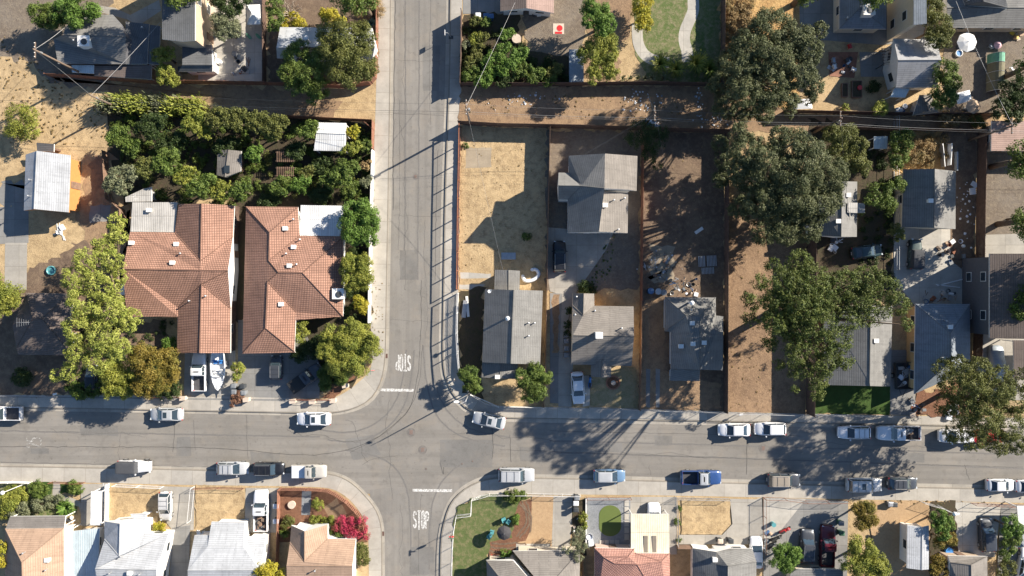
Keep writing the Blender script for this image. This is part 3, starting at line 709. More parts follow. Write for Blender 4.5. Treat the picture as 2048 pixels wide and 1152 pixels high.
Bd('shed', 'small grey gabled outbuilding beside the shaded concrete yard', 'shed', [
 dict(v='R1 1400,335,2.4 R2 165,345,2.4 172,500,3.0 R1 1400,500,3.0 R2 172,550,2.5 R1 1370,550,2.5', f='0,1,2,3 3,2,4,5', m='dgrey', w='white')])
Bd('house', 'pale-roofed house half hidden under the big tree beside the side street', 'house', [
 dict(v='R2 692,208,e 1400,215,e 1420,355,r 663,368,r 1400,450,e 668,445,e', f='0,1,2,3 3,2,4,5', m='lgrey', w='white')], 'R2 920,325,tall')
Bd('shed', 'small brown and pink shed roof at the top edge of the dirt yard', 'shed', [
 dict(v='R3 920,-300,2.5 1125,-300,3.1 1125,62,3.1 925,84,2.5', f='0,1,2,3', m='brown', w='white'),
 dict(v='R3 1125,-300,3.1 1335,-300,2.5 1335,100,2.5 1125,62,3.1', f='0,1,2,3', m='pink', w='white')])
Bd('house', 'blue-grey hipped house with a rooftop cooler at the top right', 'house', [
 dict(v='R5 688,-400,e 1050,-400,e 1047,222,e 686,220,e 845,60,3.9 845,-240,3.9', f='0,1,5 1,2,4,5 2,3,4 3,0,5,4', m='blue', w='cream')], 'R5 895,90,ac 735,148,pipe')
Bd('house', 'dark-roofed house with windows facing left at the top right, above the white house', 'house', [
 dict(v='R6 310,-300,6.2 398,-300,6.4 405,180,6.4 305,190,6.2', f='0,1,2,3', m='blue', w='cream')])
Bd('house', 'large dark grey-roofed house filling the top right corner', 'house', [
 dict(v='R6 550,-400,e 1300,-400,e 1300,215,e 578,210,e 560,60,3.3 1300,60,3.3', f='0,1,5,4 4,5,2,3', m='grey', w='tan'),
 dict(v='R6 560,-300,3.0 840,-300,5.2 1000,-60,4.4 1028,60,3.5 700,42,3.3 840,10,4.4', f='0,1,5,4 1,2,3,5 5,3,4', m='dgrey', w='brown')], 'R6 720,5,pipe')
Bd('house', 'white house with light grey gabled roof and a slatted arbour on its left', 'house', [
 dict(v='R6 150,295,e 478,306,e 517,460,r 185,462,r 488,672,e 170,672,e', f='0,1,2,3 3,2,4,5', m='sun', w='white', s='white'),
 dict(v='R6 160,675,2.3 276,680,2.3 240,748,2.1 125,745,2.1', f='0,1,2,3', m='pale', posts=1)], 'R6 250,322,pipe')
Bd('shed', 'small grey garden shed with a hipped roof below the white house', 'shed', [
 dict(v='R6 352,730,2.2 440,725,2.2 497,862,2.1 300,885,2.1 375,740,2.5 420,850,2.5', f='0,1,4 1,2,5,4 2,3,5 3,0,4,5', m='taupe', w='grey')])
Bd('house', 'brown-roofed house at the right edge behind the utility pole', 'house', [
 dict(v='M6 822,40,e 1300,40,e 1300,250,e 818,250,e', f='0,1,2,3', m='pink', w='tan', e=3.0)])
Bd('house', 'orange stuccoed house with a grey gabled roof on the left', 'house', [
 dict(v='M1 197,112,e 283,83,3.6 262,530,3.6 182,542,e 545,118,e 530,556,e', f='0,1,2,3 1,4,5,2', m='lgrey', w='orange', s='orange', e=2.9)], 'M1 240,308,pipe 232,432,pipe 540,490,tall')
Bd('shed', 'little dark lean-to behind the orange house', 'shed', [dict(v='M1 280,20,2.3 415,30,2.3 413,92,2.0 285,84,2.0', f='0,1,2,3', m='dgrey', w='brown')])
Bd('house', 'left terracotta tiled house above the white pickup truck', 'house', [
 dict(v='F 260,464,e 350,465,e 401,522,4.15 466,473,e 456,541,4.2 401,541,4.3 246,538,4.3 357,408,e 403,407,4.0 469,411,e 253,633,e 357,634,e 403,568,3.9 461.5,617,e 463,541,3.5 461,706,e 399,706,3.9 354,706,e 356,615,e',
  f='0,1,2,3,4,5,6 7,8,2,1 8,9,3,2 6,5,4,12,18,11,10 4,13,12 12,13,15,16 12,16,17,18', m='tile', w='white', drop=.2)],
 'L1 1370,222,pipe L2 205,122,pipe M1 1015,790,box 1360,800,box 1395,872,pipe 1330,942,box')
Bd('patio_cover', 'weathered corrugated patio cover behind the left tiled house', 'patio cover', [
 dict(v='M1 1015,478,2.3 1362,478,2.3 1340,708,2.5 1002,703,2.5', f='0,1,2,3', m='metal', posts=1)], 'M1 1150,540,box')
Bd('shed', 'small grey lean-to shed above the weathered patio cover', 'shed', [
 dict(v='M1 960,440,2.0 1100,375,2.1 1165,360,2.1 1165,472,2.1 965,475,2.0', f='0,1,2,3,4', m='metal', w='grey')])
Bd('house', 'right terracotta tiled house beside the side street', 'house', [
 dict(v='F 492,413,e 596,414,e 539,464.5,3.9 600,471,e 537.5,521,3.9 557,545,4.3 605,545.5,4.3 687,473,e 686,633,e 592,640,e 592,624,e 535,563,3.9 589,703,e 531,656,3.9 485,707,e 591,705,e',
  f='0,1,2 2,1,3,4 4,3,7,6,5 6,7,8 5,6,8,9,10,11 11,10,12,13 13,12,15,14 0,2,4,5,11,13,14', m='tile', w='white', drop=.2)],
 'M2 800,610,pipe 735,680,box 850,765,pipe 800,822,box 745,873,pipe 768,965,box 825,955,pipe L2 780,185,box 1225,105,ac M2 560,490,dish')
Bd('patio_cover', 'pale grey corrugated patio cover behind the right tiled house', 'patio cover', [
 dict(v='M2 850,500,2.4 1195,505,2.4 1150,738,2.55 846,733,2.55', f='0,1,2,3', m='wmetal', posts=1)])
Bd('shed', 'small shed with a grey gabled roof in the overgrown garden', 'shed', [
 dict(v='M2 212,78,2.2 295,75,2.6 268,285,2.6 205,270,2.2 395,85,2.2 390,240,2.2', f='0,1,2,3 1,4,5,2', m='taupe', w='brown')], 'M2 285,225,sky')
Bd('patio_cover', 'white sheet roof with one bright and one grey strip in the walled garden corner', 'patio cover', [
 dict(v='R2 985,940,2.7 1200,945,2.7 1194,1030,3.0 970,1022,3.0 1188,1160,2.6 950,1156,2.6', f='0,1,2,3 3,2,4,5', m='wmetal', posts=1)])
Bd('house', 'grey gabled house with a tall white flue on the corner lot', 'house', [
 dict(v='L3 440,198,e 635,202,4.1 615,702,4.1 421,693,e 832,208,e 814,707,e', f='0,1,2,3 1,4,5,2', m='grey', w='cream', s='cream'),
 dict(v='L3 422,693,2.35 548,697,2.75 540,803,2.75 418,795,2.35 663,702,2.4 660,807,2.4', f='0,1,2,3 1,4,5,2', m='grey', w='cream'),
 dict(v='L3 508,66,2.2 600,68,2.6 600,203,2.6 503,198,2.2 678,73,2.2 675,203,2.2', f='0,1,2,3 1,4,5,2', m='grey', w='white')], 'L3 594,392,tall 735,425,pipe 775,425,pipe 735,512,pipe 525,790,box 472,212,dish')
Bd('house', 'tall two-storey grey house with a black car parked below it', 'house', [
 dict(v='M4 157,268,e 395,254,7.8 392,482,7.8 355,770,7.5 150,775,e 150,558,e 86,557,e 88,464,7.2 90,379,e 155,380,e 240,466,7.2', f='0,1,2,10,9 2,3,4,5,10 9,10,7,8 10,5,6,7', m='grey', w='white', e=5.9),
 dict(v='M4 395,254,7.8 609,270,e 603,500,e 545,492,6.3 392,482,7.8', f='0,1,2,3,4', m='taupe', w='white', e=5.9),
 dict(v='M4 360,500,6.9 548,514,e 544,778,e 355,768,6.9', f='0,1,2,3', m='taupe', w='white', e=5.5)], 'M4 395,595,box 450,562,pipe 520,550,pipe 480,755,pipe 585,475,pipe 175,268,dish')
Bd('house', 'taupe-roofed house with a white chimney behind the white parked sedan', 'house', [
 dict(v='L4 163,166,e 243,169,3.5 239,325,3.9 163,255,3.1 318,170,e 320,258,e 602,262,e 605,478,r 165,470,r 588,692,e 153,680,e', f='0,1,2,3 1,4,5,2 3,2,5,6,7,8 8,7,9,10', m='taupe', w='yellow', s='cream'),
 dict(v='L4 297,684,2.4 375,645,3.1 370,773,3.1 294,768,2.4 442,692,2.4 439,773,2.4', f='0,1,2,3 1,4,5,2', m='taupe', w='cream')], 'L4 345,465,chimney 512,418,pipe 188,192,pipe 178,320,pipe 320,292,pipe')
Bd('house', 'dark grey-roofed house dappled by tree shade, left of the empty brown lot', 'house', [
 dict(v='L4 828,194,e 1193,198,e 1195,328,e 1248,333,e 1244,723,e 1080,718,4.1 870,711,e 870,446,e 826,441,e 980,326,4.0 1080,330,4.1', f='0,1,10,9 1,2,3,4,5,10 0,9,8 9,10,5,6,7,8', m='grey', w='blue', s='grey'),
 dict(v='L4 868,713,2.4 1080,720,2.6 1078,800,2.3 862,796,2.3', f='0,1,2,3', m='grey', w='blue')], 'L4 1000,235,tall 1020,382,box 940,548,box 1025,530,box 1105,522,box 1012,285,pipe')
Bd('house', 'grey gabled house mostly hidden under the big olive oak', 'house', [
 dict(v='M5 560,460,e 850,462,r 847,740,r 845,850,r 640,838,e 958,465,e 955,850,e', f='0,1,2,3,4 1,5,6,3,2', m='grey', w='white'),
 dict(v='M5 892,612,3.9 960,612,3.9 958,684,3.9 890,680,3.9', f='0,1,2,3', m='metal', w='white', wins=False),
 dict(v='M5 960,614,2.4 1012,618,2.4 1010,682,2.4 960,682,2.4', f='0,1,2,3', m='lgrey', w='white', wins=False)], 'M5 890,560,box 820,742,box')
Bd('house', 'grey-roofed house under the ragged green tree beside the bright lawn', 'house', [
 dict(v='F 1648,612,e 1741,610,r 1739,765,r 1740,772,r 1648,770,e 1785,612,e 1781,773,e', f='0,1,2,3,4 1,5,6,3,2', m='grey', w='tan', s='tan')], 'L5 1117,508,box')
Bd('house', 'grey gabled house with a white parked flue, right of the dry golden yard', 'house', [
 dict(v='M6 205,378,e 423,376,r 419,787,r 194,783,e 571,392,e 569,796,e', f='0,1,2,3 1,4,5,2', m='grey', w='cream', s='cream')], 'M6 388,600,box 508,528,pipe')
Bd('house', 'blue-grey hipped house with a tan side wall, right of the junk trailer', 'house', [
 dict(v='L6 298,244,e 692,244,e 692,720,e 290,892,e 551,455,4.3 555,655,4.3', f='0,1,4 1,2,5,4 2,3,5 3,0,4,5', m='blue', w='yellow')], 'L6 505,365,pipe 540,410,box 500,640,box 562,640,pipe')
Bd('house', 'large two-storey brown-roofed house at the right edge with white-framed windows', 'house', [
 dict(v='L6 832,-118,5.4 1300,-118,6.8 1300,500,6.8 832,492,5.4', f='0,1,2,3', m='brown', w='slate')])
Bd('carport', 'brown ribbed carport beside the silver covered car', 'carport', [
 dict(v='L6 1003,505,2.8 1400,505,3.4 1400,790,3.4 1010,785,2.8', f='0,1,2,3', m='brown', posts=1)])
Bd('shed', 'brown-roofed low building in deep shade under the lime bamboo', 'shed', [
 dict(v='L1 190,165,3.0 500,170,3.0 520,615,2.8 130,610,2.8 120,560,2.8 90,400,2.8 235,350,3.9 300,350,3.9', f='0,1,7,6 1,2,7 2,3,4,6,7 0,6,4,5', m='brown', w='brown')], 'L1 245,372,antenna')
# bottom row
Bd('house', 'tan hipped house at the bottom left with a lighter grey porch roof', 'house', [
 dict(v='B1 40,803,e 472,797,e 478,1700,e 30,1700,e 162,1052,4.6 175,1500,4.6', f='0,1,4 1,2,5,4 2,3,5 3,0,4,5', m='tan', w='white'),
 dict(v='B1 75,712,2.45 485,708,2.45 474,794,2.7 42,800,2.7', f='0,1,2,3', m='taupe', posts=1)], 'B1 185,975,pipe 355,1030,box 350,1100,pipe')
Bd('patio_cover', 'white flat roof strip between the tan house and the pale blue roof', 'patio cover', [dict(v='B1 478,800,2.3 528,802,2.3 540,1700,2.3 480,1700,2.3', f='0,1,2,3', m='white', posts=1)])
Bd('patio_cover', 'pale blue flat roof between the tan house and the light grey house', 'patio cover', [dict(v='B1 532,822,2.1 737,800,2.1 730,1000,2.1 690,1700,2.1 545,1700,2.1', f='0,1,2,3,4', m='pale', w='white')])
Bd('carport', 'long narrow white carport beside the grassy front garden', 'carport', [
 dict(v='B1 672,528,2.2 750,524,2.2 745,778,2.2 665,774,2.2', f='0,1,2,3', m='white', posts=1)])
Bd('house', 'light grey house with a pointed front wing, second building from the bottom left', 'house', [
 dict(v='B1 770,748,e 886,766,4.1 880,1004,4.3 772,880,3.4 1082,745,e 1075,836,e 1246,838,e 1157,1107,r 703,1100,r 1157,1500,e 760,1500,e', f='0,1,2,3 1,4,5,2 3,2,5,6,7,8 8,7,9,10', m='lgrey', w='white', s='white'),
 dict(v='B1 962,695,2.3 1080,690,2.3 1078,742,2.5 990,748,2.5', f='0,1,2,3', m='lgrey', w='white')], 'B1 905,1000,pipe 820,1125,pipe 965,1125,box 1040,1132,pipe')
Bd('house', 'nearly white-roofed house beside the open-bed white pickup', 'house', [
 dict(v='B2 70,852,e 175,850,2.9 168,935,3.5 430,935,3.5 440,860,2.9 600,862,e 555,1110,r 20,1112,r 530,1500,e 20,1500,e', f='0,1,2,3,4,5,6,7 7,6,8,9', m='lgrey', w='white'),
 dict(v='B2 196,752,2.5 440,756,2.5 432,936,3.5 166,936,3.5', f='0,1,2,3', m='lgrey', w='white', wins=False)], 'B2 455,800,ac')
Bd('house', 'tan gabled corner house behind the magenta bougainvillea', 'house', [
 dict(v='B2 785,778,e 884,822,3.9 882,1046,4.2 775,905,3.1 1054,772,e 1054,876,2.9 1262,880,e 1236,1080,r 750,1076,r 1236,1500,e 760,1500,e', f='0,1,2,3 1,4,5,2 3,2,5,6,7,8 8,7,9,10', m='tan', w='white', s='white')], 'B2 740,1065,redchim 965,1105,pipe')
Bd('house', 'grey-roofed house below the lawn with the black parasol', 'house', [
 dict(v='B3 858,1036,e 1060,1040,3.1 1235,1240,4.4 950,1152,3.7 880,1500,e 1100,1500,4.2', f='0,1,2,3 3,2,5,4,0', m='taupe', w='cream'),
 dict(v='B3 1055,968,e 1551,964,e 1545,1500,e 1215,1160,4.2 1240,1500,4.4 1380,1160,4.2', f='0,1,5,3 1,2,4,5 5,4,3', m='taupe', w='cream')])
Bd('house', 'red tiled house behind the cream awning', 'house', [
 dict(v='B4 232,930,e 548,936,e 552,972,2.8 826,974,e 762,1038,3.6 570,1062,3.9 395,1055,3.5 305,1003,3.3 500,1000,3.4 832,1500,e 232,1500,e', f='0,1,8,7 1,2,4,5,6,8 2,3,4 7,8,6 3,9,5,4 5,9,10,0,7,6', m='red', w='pink')])
Bd('awning', 'wide cream awning with two dark roof strips over the driveway', 'awning', [dict(v='B4 521,663,2.3 822,664,2.3 825,972,2.5 521,966,2.5', f='0,1,2,3', m='cream', posts=1)], 'B4 638,900,strip 705,900,strip')
Bd('house', 'dark grey house with white front trim, right of the red tiled house', 'house', [
 dict(v='B4 1008,932,e 1195,962,3.4 1195,1062,3.6 1285,1075,4.2 1285,1500,4.2 1005,1500,e', f='0,1,2,3,4,5', m='dgrey', w='white'),
 dict(v='B4 1195,962,3.2 B5 -5,935,e 175,935,e 208,1040,e 210,1500,e B4 1285,1500,4.2 1285,1075,4.2 1195,1062,3.6', f='0,1,2,3,6,7 6,3,4,5', m='grey', w='white')], 'B4 1180,1018,box')
Bd('house', 'low grey roof at the bottom edge below the dark red pickup', 'house', [dict(v='B5 540,1095,2.6 892,1100,2.6 892,1500,3.0 480,1500,3.0 480,1130,2.6', f='0,1,2,3,4', m='grey', w='cream')])
Bd('shed', 'long white box-shaped storage building dappled with shade at the bottom right', 'shed', [
 dict(v='B6 262,750,2.6 378,768,2.75 375,1105,2.75 258,1090,2.6 434,755,2.6 432,1100,2.6', f='0,1,2,3 1,4,5,2', m='lgrey', w='white', s='white')])
Bd('house', 'taupe-roofed house at the bottom right behind the black parked truck', 'house', [
 dict(v='B6 585,992,e 895,998,e 765,1065,3.6 600,1045,3.0 895,1500,e 590,1500,e 770,1450,3.8', f='0,1,2,3 1,4,6,2 4,5,6 5,3,2,6', m='taupe', w='tan')])
Bd('carport', 'white flat roof corner at the right edge of the bottom row', 'carport', [dict(v='B6 1130,600,2.5 1400,600,2.5 1400,760,2.5 1140,750,2.5', f='0,1,2,3', m='white', posts=1)])
Bd('shed', 'tiny blue sheet-roofed shelter beside the fence below the overhead cables', 'shed', [dict(v='M5 1075,150,2.1 1170,148,2.1 1168,235,1.9 1075,235,1.9', f='0,1,2,3', m='pale', posts=1)])
# ---------------------------------------------------------------- fences
def fence(name, label, s, h=1.8, kind='wood', mat=None, grp=None, step=2.4, pick=.18):
    pts = V(s); o0 = pts[0].copy(); root = thing(name, label, 'fence', (o0.x, o0.y, 0), 0, grp); pts = [p-o0 for p in pts]
    mat = mat or M_wood; L_ = [0]
    for a, b in zip(pts, pts[1:]): L_.append(L_[-1]+(b-a).length)
    tot = L_[-1]; n = max(2, int(tot/step)+1); rs = resample(pts, n)
    pm = None
    for p in rs:
        if pm is None:
            m = MB()
            if kind in ('wood', 'picket', 'white'): m.box(0, 0, 0, .10, .10, h+.05)
            else: m.lathe(0, 0, [(.075 if h > 2 else .035, 0), (.075 if h > 2 else .035, h), (.02, h+.05)], 6)
            o = m.build('post', mat, root); pm = o
        else: o = pm.copy(); C.objects.link(o)
        o.location = (p.x, p.y, 0)
    if kind in ('wood', 'wall'):
        m = MB(); n2 = max(2, int(tot/.15)) if kind == 'wood' else max(2, int(tot/2.5)); q = resample(pts, n2+1)
        for a, b in zip(q, q[1:]):
            c = (a+b)/2; d = b-a; ang = math.atan2(d.y, d.x); hh = h+(random.uniform(-.03, .03) if kind == 'wood' else 0)
            m.box(c.x, c.y, .03 if kind == 'wood' else 0, d.length*(.97 if kind == 'wood' else 1.0), .025 if kind == 'wood' else .16, hh, 0, ang)
        m.build('panel', mat, root)
        if kind == 'wood':
            m = MB()
            for a, b in zip(rs, rs[1:]):
                for z in (.35, h-.3): m.tube((a.x, a.y, z), (b.x, b.y, z), .04, n=4)
            m.build('rail', mat, root)
    elif kind in ('picket', 'white'):
        m = MB(); n2 = max(2, int(tot/pick)); q = resample(pts, n2+1)
        for a, b in zip(q, q[1:]):
            c = (a+b)/2; d = b-a; m.box(c.x, c.y, .08, d.length*.5, .03, h-.08, 0, math.atan2(d.y, d.x))
        m.build('pickets', mat, root); m = MB()
        for a, b in zip(rs, rs[1:]):
            for z in (.3, h-.2): m.tube((a.x, a.y, z), (b.x, b.y, z), .035, n=4)
        m.build('rail', mat, root)
    else:
        m = MB()
        for a, b in zip(rs, rs[1:]):
            for z in ((h-.02, .1) if kind == 'chain' else (h-.05,) if kind == 'top' else (h-.02, h*.6, .15)): m.tube((a.x, a.y, z), (b.x, b.y, z), .075 if h > 2 else .026, n=6)
        m.build('rail', mat, root)
        if kind == 'chain':
            m = MB(); sp = .16
            for a, b in zip(pts, pts[1:]):
                d = b-a; l = d.length
                if l < .3: continue
                d = d/l; k = int(l/sp); hh = h-.1
                for i in range(-int(hh/sp), k+1):
                    for sg in (1, -1):
                        t0, t1 = i*sp, i*sp+hh; z0, z1 = (.08, .08+hh) if sg > 0 else (.08+hh, .08)
                        if t0 < 0: z0 += sg*(-t0); t0 = 0
                        if t1 > l: z1 -= sg*(t1-l); t1 = l
                        if t1-t0 < .05: continue
                        m.tube(a+d*t0+Vector((0,0,z0)), a+d*t1+Vector((0,0,z1)), .004, n=3, cap=False)
            m.build('wire_mesh', M_galv, root)
    return root
F_ = fence
F_('wood_fence', 'dark red board fence behind the grey-roofed house along the alley', 'R1 400,592 560,598 1230,648 R2 0,645', 1.7, mat=M_redwood)
F_('wood_fence', 'red board fence behind the concrete yard along the alley', 'R2 0,645 600,655', 1.8, mat=M_redwood)
F_('wood_fence', 'red board fence curving round the big tree by the side street', 'R2 600,655 1180,680 1390,655 1435,605 1445,430 1448,0 1450,-300', 1.7, mat=M_redwood)
F_('wood_fence', 'dark board fence between the concrete yard and the pale-roofed house', 'F 533,-60 533,168', 1.7, mat=M_darkwood)
F_('wood_fence', 'dark board fence around the walled garden corner', 'F 573,236 640,240 749,245 748,300', 1.8, mat=M_redwood)
F_('garden_wall', 'long white garden wall beside the side street sidewalk', 'F 748,303 745,420 742,560 741,645', 1.5, 'wall', WL['white'])
F_('wood_fence', 'dark fence between the two tiled houses', 'F 479,415 473,560 471,700', 1.6, mat=M_darkwood)
F_('wood_fence', 'leaning fence at the left edge of the overgrown garden', 'F 216,305 222,400 250,420 252,470', 1.5, mat=M_wood)
F_('board_fence', 'tall solid fence shading the sidewalk beside the vegetable garden', 'F 924,30 924,100 922,174', 2.3, mat=M_darkwood)
F_('wood_fence', 'dark fence along the top side of the littered alley', 'F 922,172 1045,173 1160,172 1290,170 1440,173', 1.8, mat=M_darkwood)
F_('wood_fence', 'dark fence along the bottom side of the littered alley', 'F 918,249 1000,254 1160,257 1300,262 1450,266', 2.3, mat=M_darkwood)
F_('mesh_fence', 'rusty open rail fence along the corner lot beside the side street', 'F 920,254 919,320 917,412 916,500 915,578', 2.15, 'top', M_rust, step=2.45)
F_('board_fence', 'low rusty boards at the foot of the open rail fence', 'F 921,256 920,320 918,412 917,500 916,578', .55, mat=M_rust)
F_('white_fence', 'white picket fence curving around the corner house', 'L3 262,225 258,330 255,480 262,640 270,745', 1.1, 'white', M_wpaint)
F_('white_fence', 'short white picket fence beside the street corner below the corner tree', 'L3 345,908 400,942 450,972 532,990', 1.0, 'white', M_wpaint)
F_('white_fence', 'short white picket fence below the round green tree', 'L3 600,990 700,993 832,996', .9, 'white', M_wpaint)
F_('wire_fence', 'tall chain link fence behind the white pickets around the street corner', 'L3 258,225 250,480 262,745 330,880', 2.1, 'top', M_galv, step=2.6)
F_('wood_fence', 'thin brown fence between the dry grass lot and the two-storey house', 'F 1099,257 1096,400 1094,520', 2.05, mat=M_wood)
F_('wood_fence', 'thin brown fence right of the corner house', 'F 1094,523 1091,700 1087,812', 1.3, mat=M_wood)
F_('wood_fence', 'reddish fence right of the two-storey house', 'F 1283,262 1282,380 1281,470 1280,600', 1.9, mat=M_redwood)
F_('wood_fence', 'pale-topped fence right of the taupe-roofed house', 'F 1280,602 1279,730 1277,818', 1.5, mat=M_wood)
F_('wood_fence', 'dark fence between the dark dirt lot and the empty brown lot', 'F 1450,268 1449,420 1448,600 1447,822', 2.0, mat=M_darkwood)
F_('wood_fence', 'tall dark fence between the patchy lawn and the golden grass', 'F 1442,-200 1442,0 1441,172', 2.1, mat=M_darkwood)
F_('wood_fence', 'dark fence behind the top right gardens', 'F 1562,226 1700,229 1800,231 1985,232', 1.8, mat=M_darkwood)
F_('wood_fence', 'dark fence below the overhead cables at the right', 'F 1625,258 1800,262 1960,264', 1.8, mat=M_darkwood)
F_('wire_fence', 'thin wire fence between the oak garden and the junk yard', 'F 1787,236 1787,380 1787,540', 1.5, 'rails3', M_galv)
F_('slat_fence', 'dark slatted fence left of the large brown-roofed house', 'F 1955,262 1952,400 1950,560 1945,720', 2.0, mat=M_darkwood)
F_('wire_fence', 'chain link fence in front of the parked white sedan', 'F 1096,814 1175,816', 1.2, 'chain', M_galv)
F_('wire_fence', 'chain link fence in front of the round brick flower bed', 'F 1178,814 1278,818', 1.2, 'chain', M_galv)
F_('wire_fence', 'chain link fence in front of the dappled dark-roofed house', 'F 1282,818 1446,823', 1.4, 'chain', M_galv)
F_('wire_fence', 'chain link fence in front of the empty brown lot', 'F 1450,824 1610,828', 1.6, 'chain', M_galv)
F_('wire_fence', 'chain link fence in front of the bright lawn', 'F 1614,828 1690,829 1780,831', 1.2, 'chain', M_galv)
F_('board_fence', 'tall dark board fence between the empty brown lot and the ragged tree', 'F 1612,826 1612,700 1614,560 1616,440', 2.9, mat=M_darkwood)
F_('wire_fence', 'low fence along the left stretch of sidewalk', 'F -60,790 60,790 112,791 118,793', 1.1, 'rails3', M_galv)
F_('wire_fence', 'low fence between stone posts below the dome-shaped tree', 'F 290,793 330,793 368,794', 1.0, 'rails3', M_rust, step=3)
F_('wire_fence', 'low rail fence between stone posts at the wide driveway', 'F 585,798 630,800 665,799', 1.0, 'rails3', M_rust, step=3)
# bottom blocks
F_('white_fence', 'white picket fence in front of the grassy garden at the bottom left', 'B1 -200,455 165,452 240,455', 1.0, 'white', M_wpaint)
F_('wire_fence', 'low rail fence in front of the two small lawns', 'B1 390,455 445,455 630,458', 1.1, 'rails3', M_rust)
F_('wire_fence', 'chain link fence in front of the dry square yard beside the white carport', 'B1 860,475 1000,480 1210,490', 1.2, 'chain', M_wpaint)
F_('white_wall', 'low white wall beside the long white carport', 'F 218,967 218,1000 216.7,1048', .9, 'wall', WL['white'])
F_('wire_fence', 'chain link side fence right of the silver hatchback', 'B2 70,490 60,600 45,740', 1.3, 'chain', M_wpaint)
F_('wire_fence', 'brown rail fence in front of the dry yard beside the white pickup', 'B2 80,500 250,495 440,500', 1.0, 'rails3', M_redwood)
F_('picket_fence', 'brown picket fence curving around the corner garden with the bougainvillea', 'B2 712,500 870,498 1060,508 1120,535 1200,590 1290,680 1330,760 1348,850', 1.5, 'picket', M_redwood, pick=.26, step=1.8)
F_('wood_fence', 'dark fence between the white pickup driveway and the corner garden', 'B2 706,500 704,700 700,850 690,1200', 1.4, mat=M_redwood)
F_('wire_fence', 'white-topped chain link fence along the lawn with the black parasol', 'B3 752,580 820,552 900,541 1200,543 1551,550', 1.2, 'chain', M_wpaint)
F_('wire_fence', 'chain link fence along the lawn beside the lower side street', 'B3 752,580 752,690 642,690 625,760 612,900 605,1152 600,1400', 1.3, 'chain', M_wpaint, step=2.2)
F_('wire_fence', 'chain link gate fence in front of the gravel yard with the green turf', 'B4 170,533 515,531', 1.2, 'chain', M_rust)
F_('white_wall', 'low pale kerb wall left of the gravel yard', 'B4 165,535 165,905', .35, 'wall', WL['white'])
F_('wire_fence', 'chain link fence right of the cream awning', 'B4 868,525 880,700 880,900', 1.3, 'chain', M_galv)
F_('wire_fence', 'chain link fence in front of the golden dry square yard', 'B4 880,532 1100,536 1290,540', 1.2, 'chain', M_galv)
F_('wire_fence', 'dark rail fence in front of the yard with the red pickup', 'B5 258,530 560,540 590,560 920,555', 1.4, 'chain', M_rust)
F_('wire_fence', 'rusty chain link side fence beside the scooters', 'B5 262,530 262,960', 1.3, 'chain', M_rust)
F_('wire_fence', 'dark fence in front of the black truck driveway at the right', 'B6 760,575 1010,585 1300,595', 1.4, 'rails3', M_rust)
F_('wire_fence', 'chain link fence in front of the white storage building', 'B6 360,560 440,575 640,660', 1.3, 'chain', M_galv)
F_('wood_fence', 'wooden fence between the red tiled house and the cream awning passage', 'B4 875,905 1000,905', 1.6, mat=M_wood)
F_('wood_fence', 'dark fence beside the grey house below the black parasol', 'B4 135,960 128,1400', 1.6, mat=M_darkwood)
# stone fence posts
for px, py, lb in ((296,795,'stone block post by the dome tree, first of three'), (334,795,'stone block post by the dome tree, middle of three'), (370,795,'stone block post at the left edge of the white pickup driveway'),
   (496,798,'stone block post right of the red-brown bush'), (588,801,'stone block post at the wide driveway entrance'), (627,802,'stone block post at the left end of the mulch corner'), (668,800,'stone block post at the tip of the mulch corner'), (693,770,'stone block lying in the mulch below the round tree')):
    c = W(px, py); t = thing('stone_post', lb, 'post', (c.x, c.y, 0), .1, 'stone posts along the left sidewalk')
    MB().box(0, 0, 0, .75, .5, .75).build('shaft', M_stone, t); MB().box(0, 0, .75, .85, .6, .1).build('cap', M_stone, t)
